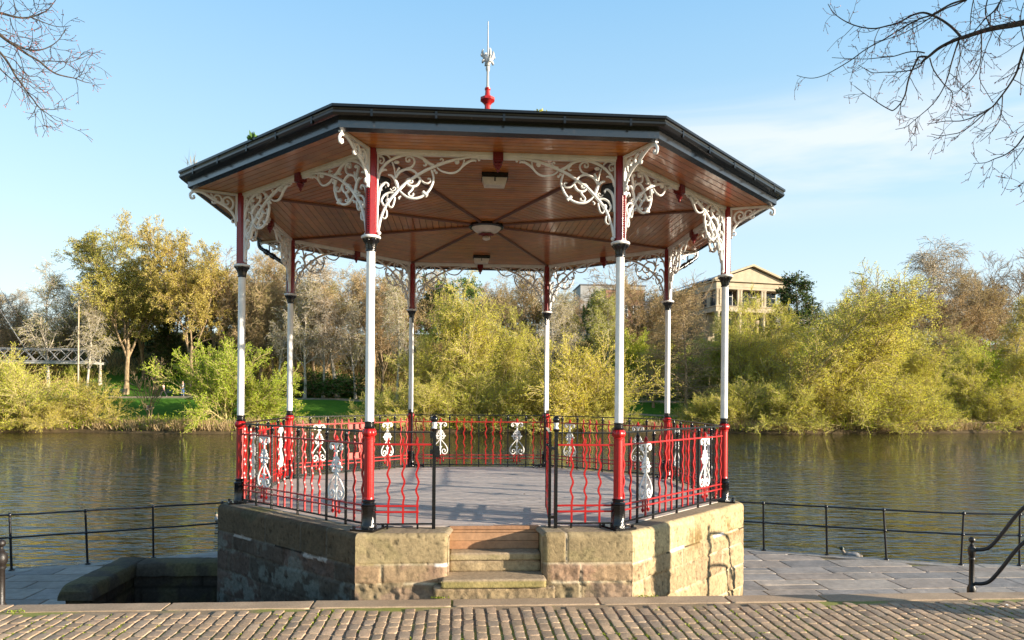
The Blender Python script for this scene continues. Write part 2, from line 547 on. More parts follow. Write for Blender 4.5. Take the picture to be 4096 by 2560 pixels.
    if kind == 'left':
        n4 = fbm(xw * 11 + 3, zz * 13, seed=seed + 15, oct=4)
        li = np.clip((n3 - .46) / .10, 0, 1) * np.clip((n4 - .48) / .07, 0, 1) * np.clip((-zz - .25) / .2, 0, 1)
        col = col * (1 - .55 * li[..., None]) + np.array((.15, .165, .145)) * .55 * li[..., None]
        sl = np.clip((n3 - .55) / .06, 0, 1) * np.clip((zz + .3) / .2, 0, 1)
        col = col * (1 - .5 * sl[..., None]) + np.array((.06, .06, .035)) * .5 * sl[..., None]
    if kind == 'front':
        gr = np.clip((n3 - .5) / .08, 0, 1) * .28
        col = col * (1 - gr[..., None]) + np.array((.24, .21, .09)) * gr[..., None]
    reps = {'right': [(-.62, -.27, -.322), (.48, .80, -.322)], 'left': [(-1.02, -.62, -.33), (.48, .92, -.345)], 'front': [(-.62, -.48, -.315)]}[kind]
    for a, b, zc in reps:
        w = (xw > a) & (xw < b) & (np.abs(zz - zc) < .014 + .02 * (n2 - .35))
        col[w] = np.array((.66, .60, .54)) * (0.45 if kind == 'left' else 1) ; d[w] += .006  # repairs on the left face darkened with its painted shade
    # top surface
    tp = np.clip((zz + .03) / .03, 0, 1) * (pa[:, None] < 3.33)
    tc = np.array((.26, .205, .135)) * (0.8 + .4 * n1)[..., None]
    mo = np.clip((n3 - .5) / .08, 0, 1)[..., None] * (.7 if kind == 'left' else .25)
    tc = tc * (1 - mo) + np.array((.20, .17, .05)) * mo
    col = col * (1 - tp[..., None]) + tc * tp[..., None]
    a = pa[:, None] + d * wall
    zf = zz + d * nrm_up[:, None] * .6
    xs = un[None, :] * a * T225
    cp, sp = math.cos(phi), math.sin(phi)
    V = np.stack([a * cp - xs * sp, a * sp + xs * cp, zf], -1).reshape(-1, 3)
    ns = len(pa)
    i, j = np.meshgrid(np.arange(ns - 1), np.arange(n - 1), indexing='ij')
    F = np.stack([i * n + j, (i + 1) * n + j, (i + 1) * n + j + 1, i * n + j + 1], -1).reshape(-1, 4)
    if cutx:
        xm = 0.5 * (un[:-1] + un[1:]) * A * T225
        keep = ~((np.abs(xm)[None, :] < cutx) & np.ones((ns - 1, 1), bool)).reshape(-1)
        F = F[keep]
    base = sum(len(v) for v in mb_V)
    mb_V.append(V); mb_F.append(F + base); mb_C.append(col.reshape(-1, 3))

GAP = 0.478
V, F, C = [], [], []
plinth_face(V, F, C, -90 * D2R, 'front', -0.68, cutx=GAP, seed=3)
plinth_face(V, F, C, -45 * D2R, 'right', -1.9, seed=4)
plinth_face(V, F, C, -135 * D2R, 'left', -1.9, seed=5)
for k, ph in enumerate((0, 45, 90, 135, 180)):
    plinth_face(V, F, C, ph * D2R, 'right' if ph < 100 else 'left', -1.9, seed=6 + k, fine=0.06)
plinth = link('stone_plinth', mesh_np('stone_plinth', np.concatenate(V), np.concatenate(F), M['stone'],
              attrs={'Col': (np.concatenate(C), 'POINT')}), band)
# cheeks of the opening
def patch(fx, fy, fz, nu, nv, colf, seed):
    """a stone patch: fx,fy,fz are functions of (u,v) in 0..1 -> arrays"""
    u, v = np.meshgrid(np.linspace(0, 1, nu), np.linspace(0, 1, nv), indexing='ij')
    X, Y, Z = fx(u, v), fy(u, v), fz(u, v)
    c = colf(X, Y, Z)
    i, j = np.meshgrid(np.arange(nu - 1), np.arange(nv - 1), indexing='ij')
    F = np.stack([i * nv + j, (i + 1) * nv + j, (i + 1) * nv + j + 1, i * nv + j + 1], -1).reshape(-1, 4)
    return np.stack([X, Y, Z], -1).reshape(-1, 3), F, c.reshape(-1, 3)
def stonecol(base, seed, amt=.5, moss=0):
    def f(X, Y, Z):
        n1 = fbm(X * 6, Y * 6, Z * 6, seed, 5)
        c = np.array(base) * (1 - amt / 2 + amt * n1)[..., None]
        if moss:
            m = np.clip((fbm(X * 4 + 9, Y * 4, Z * 4, seed + 3, 4) - .5) / .08, 0, 1)[..., None] * moss
            c = c * (1 - m) + np.array((.17, .15, .05)) * m
        return c
    return f
for s in (-1, 1):
    V, F, C = [], [], []; nb = 0
    for (z0, z1, cc) in ((-0.315, -0.03, (.32, .26, .14)), (-0.68, -0.315, (.31, .21, .125))):
        v, f, c = patch(lambda u, v: s * (GAP + .03 * (1 - np.clip(v * (z1 - z0) / .05, 0, 1)) * 0 + .012 * (fbm(u * 5, v * 5, seed=31) - .5)),
                        lambda u, v: -3.345 + u * .5, lambda u, v: z0 + v * (z1 - z0), 24, 18, stonecol(cc, 33, .5, .3), 1)
        V.append(v); F.append(f + nb); C.append(c); nb += len(v)
    v, f, c = patch(lambda u, v: s * (GAP + v * .10), lambda u, v: -3.335 + u * .5, lambda u, v: -0.034 + .034 * np.sin(np.clip(v * 3, 0, 1) * 1.57), 20, 12, stonecol((.34, .28, .19), 35), 1)
    V.append(v); F.append(f + nb); C.append(c); nb += len(v)
    link('plinth_cheek', mesh_np('plinth_cheek', np.concatenate(V), np.concatenate(F), M['stone'], attrs={'Col': (np.concatenate(C), 'POINT')}), plinth)

# ---- steps
def stone_slab(name, x0, x1, y0, y1, z0, z1, base, seed, parent, rad=.018, amp=.006, nx=70, moss=.5, mat='stone'):
    """one worn stone: front, top and ends as a single bent sheet"""
    w, dp, h = x1 - x0, y1 - y0, z1 - z0
    prof = [(y0 + .02, z0), (y0 + .004, z0 + .004)]
    for k in range(1, 8): prof.append((y0, z0 + .01 + (h - rad - .01) * k / 8))
    for k in range(6):
        t = k / 5 * math.pi / 2
        prof.append((y0 + rad - rad * math.cos(t), z1 - rad + rad * math.sin(t)))
    for k in range(1, 12): prof.append((y0 + rad + (dp - rad) * k / 11, z1))
    py = np.array([p[0] for p in prof]); pz = np.array([p[1] for p in prof])
    xs = np.linspace(x0, x1, nx)
    X = np.repeat(xs[None], len(py), 0); Y = np.repeat(py[:, None], nx, 1); Z = np.repeat(pz[:, None], nx, 1)
    n1 = fbm(X * 4, Y * 4, Z * 4, seed, 5) - .5; n2 = fbm(X * 22, Y * 16, Z * 22, seed + 1, 3) - .5
    ends = np.clip(np.minimum(X - x0, x1 - X) / .02, 0, 1)
    Y = Y - (amp * 2 * n1 + amp * n2) * (Z < z1 - .002) + .014 * (1 - ends) ** 2
    Z = Z + (amp * 1.6 * n1 + amp * .5 * n2) * (Z > z0 + .02) - .014 * (1 - ends) ** 2 * (Z > z1 - .03)
    c = stonecol(base, seed, .55, moss)(X, Y, Z)
    ft = np.clip((z1 - .01 - Z) / .02, 0, 1)[..., None]
    top = np.array((.30, .225, .145)) * (.8 + .4 * (n1 + .5))[..., None]
    c = c * ft + top * (1 - ft)
    nn = len(py)
    i, j = np.meshgrid(np.arange(nn - 1), np.arange(nx - 1), indexing='ij')
    F = np.stack([i * nx + j, i * nx + j + 1, (i + 1) * nx + j + 1, (i + 1) * nx + j], -1).reshape(-1, 4)
    V = np.stack([X, Y, Z], -1).reshape(-1, 3)
    e0 = np.arange(nn) * nx; e1 = e0 + nx - 1
    bl = len(V); V = np.concatenate([V, [[x0 + .01, y1, z0], [x1 - .01, y1, z0]]])
    Fl = [F, np.stack([e0[1:], e0[:-1], np.full(nn - 1, bl)], -1), np.stack([e1[:-1], e1[1:], np.full(nn - 1, bl + 1)], -1)]
    return link(name, mesh_np(name, V, Fl, M[mat], attrs={'Col': (np.concatenate([c.reshape(-1, 3), np.full((2, 3), .2)]), 'POINT')}), parent)
steps = stone_slab('stone_step', -.545, .505, -3.50, -3.0, -.525, -.435, (.33, .26, .11), 41, band, .02, .006, moss=.55)
stone_slab('stone_step', -GAP + .004, GAP - .004, -3.215, -2.95, -.315, -.235, (.32, .25, .14), 43, band, .016, .006, moss=.35)
stone_slab('stone_riser', -GAP + .004, GAP - .004, -3.19, -2.98, -.435, -.316, (.34, .255, .145), 45, band, .004, .012, moss=.2)
stone_slab('stone_footing', -.62, .60, -3.455, -3.1, -.66, -.526, (.24, .175, .10), 47, band, .012, .03, 90, moss=.1)

# ---- deck and wooden riser
def oct_half(y, ap):
    """half width of an octagon with apothem ap at height y"""
    ay = abs(y)
    if ay > ap: return 0
    return ap if ay <= ap * T225 else ap - (ay - ap * T225)
V, F, C = [], [], []; nb = 0
AD = 3.13; y = -3.02; k = 0
while y < AD - .02:
    w = .118; y2 = min(y + w - .005, AD - .004)
    h0 = oct_half(max(abs(y), abs(y2)), AD) if True else 0
    xa, xb = oct_half(y, AD), oct_half(y2, AD)
    cuts = sorted([-9] + [rng.uniform(-2.6, 2.6) for _ in range(2)] + [9])
    for a, b in zip(cuts[:-1], cuts[1:]):
        q = [(max(a, -xa), y), (min(b, xa) - .003, y), (min(b, xb) - .003, y2), (max(a, -xb), y2)]
        if q[1][0] <= q[0][0] + .02 or q[2][0] <= q[3][0]: continue
        z = .012 + rng.uniform(-.0015, .0015)
        V += [(px, py, z) for px, py in q] + [(px, py, z - .03) for px, py in q]
        F += [(nb, nb + 1, nb + 2, nb + 3)] + [(nb + 4 + i, nb + 4 + (i + 1) % 4, nb + (i + 1) % 4, nb + i) for i in range(4)]
        c = np.array((.44, .375, .335)) * rng.uniform(.86, 1.12)
        C += [c] * 8; nb += 8
    y += w; k += 1
deck = link('timber_deck', mesh_np('timber_deck', V, F, M['deck'], attrs={'Col': (C, 'POINT')}, smooth=False), band)
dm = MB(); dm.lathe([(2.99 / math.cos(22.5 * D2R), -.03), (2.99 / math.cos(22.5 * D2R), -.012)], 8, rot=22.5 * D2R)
dm.build('deck_bed', plain('painted gap shade', (.03, .025, .02)), deck, smooth=False)  # near-black sheet: shade between the deck boards put into its colour
V, F, C = [], [], []; nb = 0
for i, (z0, z1, yf) in enumerate(((-.232, -.147, -3.035), (-.144, -.062, -3.040), (-.059, -.027, -3.036), (-.025, .012, -3.052))):
    m = MB(); m.box((0, yf + .04, (z0 + z1) / 2), (2 * GAP - .012, .08, z1 - z0))
    V += m.V; F += [tuple(q + nb for q in f) for f in m.F]; nb += 8
    C += [np.array(((.33, .17, .085), (.34, .19, .10), (.31, .17, .09), (.28, .145, .075))[i])] * 8
rs = link('wooden_riser', mesh_np('wooden_riser', V, F, M['riser'], attrs={'Col': (C, 'POINT')}, smooth=False), band)
b = rs.modifiers.new('bevel', 'BEVEL'); b.width = .004; b.segments = 2

# ---- columns ------------------------------------------------------------------------------------
def column_master():
    m = MB()
    m.lathe([(.0455, 1.10), (.0455, 1.2), (.0445, 2.0), (.0435, 2.88)], 24)
    shaft = m.mesh('column', M['shaft'])
    parts = {}
    m = MB()                                            # black foot
    m.box((0, 0, .012), (.30, .26, .022))
    for sx in (-.12, .12):
        for sy in (-.1, .1): m.lathe([(.016, .015), (.016, .045), (.010, .048)], 6, (sx, sy, 0))
    parts['base_plate'] = m.mesh('base_plate', M['black'])
    m = MB()
    m.lathe([(.083, .022), (.083, .05), (.076, .06), (.076, .225), (.082, .235), (.082, .246)], 8, rot=22.5 * D2R)
    m.lathe([(.062, .244), (.076, .252), (.078, .262), (.072, .272), (.056, .276), (.056, .284), (.066, .290), (.068, .300), (.062, .308), (.056, .312)], 20)
    parts['column_foot'] = m.mesh('column_foot', M['black'])
    m = MB()
    m.lathe([(.05, 1.035), (.056, 1.045), (.056, 1.055), (.049, 1.06), (.049, 1.095), (.054, 1.10), (.054, 1.108), (.046, 1.112)], 20)
    parts['collar'] = m.mesh('collar', M['black'])
    m = MB()                                            # red fluted lower shaft with a bulbous cap
    flute = lambda i, k, n: 1 - (.05 if k % 3 == 0 else 0)
    m.lathe([(.053, .308), (.053, .33), (.0505, .335)], 24)
    m.lathe([(.051, .335), (.051, .93)], 48, lob=flute)
    m.lathe([(.051, .93), (.058, .935), (.058, .945), (.053, .95), (.054, .958)], 24)
    m.lathe([(.052, .956), (.066, .965), (.075, .985), (.075, 1.005), (.066, 1.025), (.052, 1.037)], 48, lob=lambda i, k, n: 1 - .09 * abs(math.cos(math.pi * k / 6)) ** 6)
    parts['lower_shaft'] = m.mesh('lower_shaft', M['red'])
    m = MB()                                            # black leaf capital and white abacus
    prof = [(.046, 2.855), (.054, 2.862), (.054, 2.872), (.048, 2.878), (.052, 2.90), (.054, 2.925), (.062, 2.945), (.078, 2.965), (.083, 2.978), (.080, 2.985)]
    def leaflob(i, k, n):
        if i < 4: return 1
        return 1 + .10 * math.cos(2 * math.pi * k / 5) * min(1, (i - 3) / 3) + .07 * math.sin(i * 2.6 + k * 1.9)
    m.lathe(prof, 40, lob=leaflob)
    parts['capital'] = m.mesh('capital', M['black'])
    m = MB()
    m.lathe([(.080, 2.983), (.098, 2.99), (.102, 3.002), (.096, 3.014), (.07, 3.022)], 24)
    parts['abacus'] = m.mesh('abacus', M['white'])
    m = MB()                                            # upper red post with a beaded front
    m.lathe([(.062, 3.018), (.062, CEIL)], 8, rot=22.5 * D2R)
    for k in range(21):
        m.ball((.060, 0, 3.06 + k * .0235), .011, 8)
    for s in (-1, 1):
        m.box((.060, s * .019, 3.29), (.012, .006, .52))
    parts['upper_post'] = m.mesh('upper_post', M['shaded_red'])
    return shaft, parts

def zp(pts):
    """bracket tracing: photograph pixels to metres from the corner of column and beam"""
    k = .000775
    return [((x - 535) * k, -((y - .034 * (x - 535)) - 165) * k) for x, y in pts]
def bracket_mesh():
    m = MB(); T = .034; K = .000775
    def st(pts, w, t=T, sub=5): m.stroke(zp(pts), [q * K for q in w] if isinstance(w, list) else w * K, t, sub=sub)
    st([(565, 1240), (590, 1100), (640, 960), (700, 850), (800, 730), (920, 610), (1020, 540), (1180, 440), (1400, 350), (1560, 300), (1700, 275), (1850, 255)], [34, 40, 46, 46, 44, 40, 30], .042)
    st([(552, 1262), (550, 900), (550, 560), (552, 200)], [44, 30, 26, 26], .036, 2)
    st([(560, 900), (566, 760), (590, 660), (650, 606), (690, 625), (684, 652)], [30, 42, 40, 30, 22])
    st([(558, 560), (590, 440), (660, 350), (760, 280), (870, 240), (980, 228), (1080, 248), (1160, 290), (1230, 345), (1290, 375)], [36, 40, 42, 42, 40, 46])
    st([(560, 500), (600, 445), (640, 428), (672, 434)], [30, 40, 20])
    st([(1330, 352), (1390, 338), (1415, 305), (1392, 284), (1374, 300)], [26, 20, 20])
    st([(1160, 300), (1190, 345), (1180, 375), (1150, 372)], [40, 30, 18])
    st([(930, 415), (1000, 392), (1036, 330), (1020, 280), (970, 254), (925, 275), (932, 318), (968, 316), (966, 290)], [30, 26, 24, 26])
    st([(560, 250), (620, 222), (676, 235), (712, 275)], [22, 28, 22])
    st([(575, 258), (612, 262), (634, 300), (612, 345), (578, 332), (590, 302)], 22)
    st([(742, 330), (770, 420), (786, 530)], [26, 20, 26])
    m.ball((zp([(800, 330)])[0][0], 0, zp([(800, 330)])[0][1]), .024, 10, sq=(1.3, .8, .8))
    st([(800, 470), (812, 440), (836, 402)], [20, 28, 32])
    st([(786, 540), (830, 468), (900, 430), (970, 425), (1030, 450), (1078, 492)], [40, 38, 34, 32])
    st([(690, 498), (735, 508), (780, 560), (808, 630), (822, 690)], [22, 36, 46, 40])
    st([(1262, 440), (1290, 540), (1270, 630), (1220, 720), (1150, 780), (1050, 812), (960, 802), (890, 757), (838, 705)], [30, 34, 36, 38, 34, 26])
    st([(860, 780), (832, 800), (840, 820)], 24)
    st([(1148, 706 + 20), (1206, 780)], 52, .046, 1)
    st([(935, 570), (950, 625), (1000, 652), (1060, 642), (1100, 592), (1112, 545), (1075, 525)], [30, 36, 36, 26])
    st([(940, 560), (970, 548), (1004, 560), (1008, 596), (980, 606), (962, 588)], 24)
    st([(1024, 650), (1000, 700), (962, 742), (976, 782), (1018, 774), (1022, 745)], [34, 26, 22])
    st([(1118, 560), (1160, 602), (1210, 612), (1248, 584), (1238, 548), (1208, 556)], [28, 26, 22])
    st([(640, 910), (604, 840), (638, 770), (700, 736), (762, 740)], [28, 32, 30])
    m.ball((zp([(692, 840)])[0][0], 0, zp([(692, 840)])[0][1]), .027, 10)
    st([(678, 830), (700, 905), (734, 930), (762, 890), (782, 800)], 26)
    st([(604, 1050), (640, 1078), (672, 1050), (676, 1000), (668, 965)], 24)
    st([(1338, 408), (1400, 450), (1500, 476), (1580, 466), (1644, 420), (1682, 360), (1692, 300)], [22, 28, 32, 28, 26])
    st([(1640, 425), (1712, 352), (1780, 312), (1836, 306), (1854, 322)], [22, 38, 34, 20])
    for px, py, r in ((1600, 328, .026), (1326, 470, .015), (1300, 442, .015), (576, 1270, .021), (1895, 300, .014)):
        m.ball((zp([(px, py)])[0][0], 0, zp([(px, py)])[0][1]), r, 10)
    st([(718, 685), (748, 712), (788, 692), (772, 664), (750, 680)], 20)
    m.box((.60, 0, -.040), (1.14, .030, .016))
    return m.mesh('scroll_bracket', M['white'], angle=50)
def eave_bracket_mesh():
    m = MB(); T = .030
    m.box((.27, 0, -.014), (.54, .034, .024)); m.box((.012, 0, -.21), (.022, .034, .40))
    m.stroke([(.012, -.40), (.035, -.30), (.08, -.225), (.16, -.165), (.25, -.125), (.34, -.07), (.42, -.035), (.50, -.035), (.545, -.075), (.535, -.125), (.50, -.115), (.51, -.085)], [.03, .036, .038, .034, .03, .026], T)
    m.stroke([(.10, -.225), (.055, -.17), (.055, -.10), (.11, -.055), (.165, -.085), (.16, -.14), (.12, -.15), (.105, -.115), (.13, -.10)], [.03, .026, .022], T)
    m.stroke([(.20, -.15), (.185, -.10), (.21, -.055), (.255, -.05), (.27, -.085), (.24, -.10)], [.026, .022, .02], T)
    m.stroke([(.30, -.105), (.29, -.07), (.315, -.045)], .02, T)
    m.stroke([(.25, -.14), (.285, -.155), (.30, -.13)], [.03, .018], T)
    m.stroke([(.025, -.36), (.06, -.37), (.065, -.335), (.045, -.325)], .018, T)
    return m.mesh('eave_bracket', M['white'], angle=50)

shaft_me, part_me = column_master()
br_me, ebr_me = bracket_mesh(), eave_bracket_mesh()
VERT = [(-112.5 + 45 * i) for i in range(8)]            # 0 front left, 1 front right, 2 right ...
cols = []
for i, a in enumerate(VERT):
    t = a * D2R
    c = bpy.data.objects.new('column', shaft_me); COL.objects.link(c)
    c.location = (RC * math.cos(t), RC * math.sin(t), 0); c.rotation_euler = (0, 0, t)
    put(c, band)
    for nm, me in part_me.items():
        link(nm, me, c, keep=False)
    for s in (-1, 1):
        o = link('scroll_bracket', br_me, c, keep=False)
        q = s * 112.5 * D2R
        o.rotation_euler = (0, 0, q); o.location = (.050 * math.cos(q), .050 * math.sin(q), CEIL - .006)
    o = link('eave_bracket', ebr_me, c, keep=False); o.location = (.060, 0, CEIL - .004)
    cols.append(c)

# ---- railings -----------------------------------------------------------------------------------
ZB, ZR1, ZR2, ZT, ZTOP = .055, .178, .240, .875, 1.005
def bar_box(m, x0, x1, z, h, t, y=0.0, mi=0):
    m.box(((x0 + x1) / 2, y, z), (x1 - x0, t, h), m=mi)
def wavy_mesh():
    m = MB(); pts = []
    w = .020
    n = 46
    V = []; F = []
    for i in range(n + 1):
        z = ZB + (.955 - ZB) * i / n
        amp = .0125 * min(1, max(0, (z - .27) / .06)) * min(1, max(0, (.93 - z) / .05))
        x = amp * math.sin((z - .27) / .172 * 2 * math.pi)
        ww = w * (1 if z < .915 else max(.12, 1.25 - (z - .915) / .04 * 1.1))
        for sx, sy in ((-1, -1), (1, -1), (1, 1), (-1, 1)):
            V.append((x + sx * ww / 2, sy * .0085, z))
    for i in range(n):
        for k in range(4):
            k2 = (k + 1) % 4
            F.append((i * 4 + k, i * 4 + k2, (i + 1) * 4 + k2, (i + 1) * 4 + k))
    F += [(3, 2, 1, 0), tuple(range(n * 4, n * 4 + 4))]
    m.add(V, F)
    return m.mesh('wavy_bar', M['red'], angle=35)
def blackbar_mesh():
    m = MB()
    m.box((0, 0, .46), (.021, .021, .92))
    m.lathe([(.012, .90), (.020, .905), (.022, .915), (.014, .922), (.019, .938), (.019, .945), (.030, .952), (.031, .958), (.018, .964), (.014, .975), (.014, 1.0)], 12)
    return m.mesh('black_bar', M['black'])
def scroll_mesh():
    m = MB(); T = .020
    Z0 = .245
    def st(p, w, both=True):
        for s in ((1, -1) if both else (1,)):
            m.stroke([(s * u, Z0 + v) for u, v in p], w, T, sub=5)
    st([(0, 0), (0, .10), (0, .2), (0, .33)], [.020, .022, .022, .026], False)
    st([(0, .33), (0, .39), (0, .425), (0, .45), (0, .50), (0, .57), (0, .62)], [.03, .05, .066, .045, .028, .024, .024], False)
    st([(.004, .305), (.045, .25), (.095, .19), (.132, .12), (.130, .055), (.088, .014), (.042, .035), (.034, .082), (.066, .106), (.094, .082), (.082, .056)], [.016, .018, .022, .022, .022, .02, .022])
    st([(.0, .10), (.012, .145), (.036, .165)], [.02, .022, .014])
    st([(.0, .36), (.05, .36), (.078, .36), (.106, .36)], [.03, .03, .044, .008])
    st([(.015, .385), (.03, .412), (.058, .415), (.068, .392), (.050, .383)], [.022, .018, .018])
    st([(.015, .335), (.03, .308), (.058, .305), (.068, .328), (.050, .337)], [.022, .018, .018])
    st([(.01, .46), (.036, .452), (.05, .43)], [.03, .024, .012])
    st([(.0, .56), (.022, .60), (.06, .622), (.10, .60), (.108, .565), (.084, .545), (.066, .565), (.08, .582)], [.03, .03, .026, .024, .02, .02])
    m.box((0, 0, Z0 + .53), (.066, .024, .014))
    return m.mesh('scroll_panel', M['white'], angle=50)
def knob_mesh():
    m = MB()                                            # red centre bar, crown and pendants of a scroll
    m.box((0, 0, (ZB + .245) / 2), (.022, .016, .245 - ZB))
    pb = m.mesh('pendant_bar', M['red'])
    m = MB()
    m.lathe([(.010, .878), (.010, .888), (.032, .893), (.032, .903), (.018, .91), (.022, .92), (.012, .935), (.004, .948)], 8, rot=22.5 * D2R)
    cr = m.mesh('crown_knob', M['red'])
    m = MB()
    m.lathe([(.002, .100), (.010, .106), (.010, .114), (.018, .122), (.024, .132), (.014, .142), (.010, .15), (.010, .245)], 10)
    return pb, cr, m.mesh('pendant', M['red'])
wavy_me, bb_me, sc_me = wavy_mesh(), blackbar_mesh(), scroll_mesh()
kn_me, cr_me, pd_me = knob_mesh()
m = MB(); m.ball((0, 0, .605), .014, 10, sq=(1, 1.0, 1.2))
boss_me = m.mesh('boss', M['darkred'])
XR = [.10, .245, .877, 1.02, 1.163]; XB = [.39, .74, 1.30]; XS = [.565]
def full_panel(i):
    t0, t1 = VERT[i] * D2R, VERT[(i + 1) % 8] * D2R
    p0 = Vector((RC * math.cos(t0), RC * math.sin(t0), 0)); p1 = Vector((RC * math.cos(t1), RC * math.sin(t1), 0))
    d = p1 - p0
    m = MB()
    bar_box(m, .04, SIDE - .04, ZTOP, .018, .040)
    p = bpy.data.objects.new('railing_panel', m.mesh('railing_panel', M['black'], smooth=False)); COL.objects.link(p)
    p.location = p0; p.rotation_euler = (0, 0, math.atan2(d.y, d.x)); put(p, band)
    m = MB(); bar_box(m, .07, SIDE - .07, ZB, .020, .026); m.build('bottom_rail', M['black'], p, keep=False, smooth=False)
    for z, h in ((ZR1, .017), (ZR2, .017), (ZT, .019)):
        m = MB(); bar_box(m, .055, SIDE - .055, z, h, .026)
        m.build('red_rail', M['red'], p, keep=False, smooth=False, bevel=.003)
    for x in XR + [SIDE - x for x in XR]:
        o = link('wavy_bar', wavy_me, p, keep=False); o.location.x = x
    for x in XB[:2] + [SIDE / 2] + [SIDE - x for x in XB[:2]]:
        o = link('black_bar', bb_me, p, keep=False); o.location.x = x
    for x in (XS[0], SIDE - XS[0]):
        o = link('scroll_panel', sc_me, p, keep=False); o.location.x = x
        o = link('pendant_bar', kn_me, p, keep=False); o.location.x = x
        o = link('boss', boss_me, p, keep=False); o.location.x = x
        o = link('crown_knob', cr_me, p, keep=False); o.location.x = x
        for s in (-1, 1): o = link('pendant', pd_me, p, keep=False); o.location.x = x + s * .058
    return p
for i in range(1, 8):
    full_panel(i)
YF = -RC * math.cos(22.5 * D2R)
def half_panel(s):
    x0 = s * 1.3
    m = MB()
    def bb(a, b, z, h, t): bar_box(m, min(x0 - s * a, x0 - s * b), max(x0 - s * a, x0 - s * b), z, h, t)
    bb(.04, .65, ZTOP - .003, .014, .032)
    p = bpy.data.objects.new('railing_panel', m.mesh('railing_panel', M['black'], smooth=False)); COL.objects.link(p)
    p.location = (0, YF, 0); put(p, band)
    m = MB(); bb(.07, .65, ZB, .016, .024)
    for a in (.19, .50): m.box((x0 - s * a, 0, .025), (.02, .02, .05))
    m.build('bottom_rail', M['black'], p, keep=False, smooth=False)
    e = .51 if s < 0 else .645
    for a, z in ((.645, ZT), (e, ZR1), (e, ZR2)):
        m = MB(); bb(.055, a, z, .020, .024); m.build('red_rail', M['red'], p, keep=False, smooth=False, bevel=.003)
    for a in (.2, .35, .495):
        o = link('wavy_bar', wavy_me, p, keep=False); o.location.x = x0 - s * a
    m = MB()                                            # the gate post
    m.box((x0 - s * .665, 0, .515), (.036, .036, 1.03))
    m.lathe([(.020, 1.01), (.030, 1.022), (.034, 1.03), (.034, 1.04), (.024, 1.044)], 16, (x0 - s * .665, 0, 0))
    m.ball((x0 - s * .665, 0, 1.138), .038, 18)
    gp = m.build('gate_post', M['black'], p, keep=False)
    m = MB(); m.lathe([(.026, 1.042), (.028, 1.05), (.020, 1.062), (.018, 1.08), (.026, 1.095), (.027, 1.105), (.016, 1.108)], 16, (x0 - s * .665, 0, 0))
    m.build('post_neck', M['white'], p, keep=False)
    m = MB()
    if s < 0:
        m.box((x0 - s * .665 + .03, 0, .80), (.062, .05, .12)); m.box((x0 - s * .665 - .03, 0, .80), (.03, .03, .05)); m.box((x0 - s * .665 - .03, 0, .97), (.03, .03, .05))
        m.build('lock_box', M['black'], p, keep=False, bevel=.004)
    else:
        m.box((x0 - s * .665 - .03, 0.01, .84), (.07, .05, .03)); m.lathe([(.018, .81), (.018, .87)], 10, (x0 - s * .665 - .06, .02, 0)); m.ball((x0 - s * .665 - .085, .02, .875), .016)
        m.box((x0 - s * .665 - .03, 0.01, .12), (.07, .05, .03))
        m.build('gate_hinge', M['black'], p, keep=False)
half_panel(-1); half_panel(1)
# the open gate, swung inwards against the right hand post
m = MB()
GW = 1.18
m.box((0, 0, .50), (.032, .032, 1.0)); m.box((GW, 0, .50), (.032, .032, .96))
bar_box(m, 0, GW, .985, .014, .03); bar_box(m, 0, GW, ZB, .016, .022)
g = bpy.data.objects.new('gate', m.mesh('gate', M['black'], smooth=False)); COL.objects.link(g)
g.location = (.575, YF + .03, .01); g.rotation_euler = (0, 0, 84.5 * D2R); put(g, band)
m = MB()
for z in (ZR1, ZR2, ZT): bar_box(m, .0, GW, z, .019, .022)
m.build('red_rail', M['red'], g, keep=False, smooth=False)
for k in range(7):
    o = link('wavy_bar', wavy_me, g, keep=False); o.location.x = .15 + k * .147

# ---- ceiling beams and pendants under the eaves ---------------------------------------------------
m = MB()
bar_box(m, .05, SIDE / 2 - .05, CEIL - .016, .03, .060); bar_box(m, .05, SIDE / 2 - .05, CEIL - .042, .022, .036)
bar_box(m, SIDE / 2 + .05, SIDE - .05, CEIL - .016, .03, .060); bar_box(m, SIDE / 2 + .05, SIDE - .05, CEIL - .042, .022, .036)
bar_box(m, 1.02, SIDE / 2 - .05, CEIL - .058, .016, .030); bar_box(m, SIDE / 2 + .05, SIDE - 1.02, CEIL - .058, .016, .030)
beam_me = m.mesh('eave_beam', M['white'], smooth=False)
m = MB()
m.box((0, 0, -.045), (.105, .10, .09)); m.box((0, 0, -.094), (.085, .08, .014))
for s in (-1, 1): m.box((0, s * .051, -.045), (.06, .006, .05))
m.lathe([(.028, -.10), (.030, -.108), (.046, -.114), (.046, -.124), (.034, -.134), (.036, -.145), (.022, -.158), (.014, -.165), (.018, -.175), (.016, -.185), (.004, -.20)][::-1], 16)
pend_me = m.mesh('eave_pendant', M['darkred'])
for i in range(8):
    t0, t1 = VERT[i] * D2R, VERT[(i + 1) % 8] * D2R
    p0 = Vector((RC * math.cos(t0), RC * math.sin(t0), 0)); p1 = Vector((RC * math.cos(t1), RC * math.sin(t1), 0)); d = p1 - p0
    o = bpy.data.objects.new('eave_beam', beam_me); COL.objects.link(o); o.location = p0; o.rotation_euler = (0, 0, math.atan2(d.y, d.x)); put(o, band)
    c = bpy.data.objects.new('eave_pendant', pend_me); COL.objects.link(c); c.location = (p0 + p1) / 2 + Vector((0, 0, CEIL)); c.rotation_euler = (0, 0, math.atan2(d.y, d.x)); put(c, band)

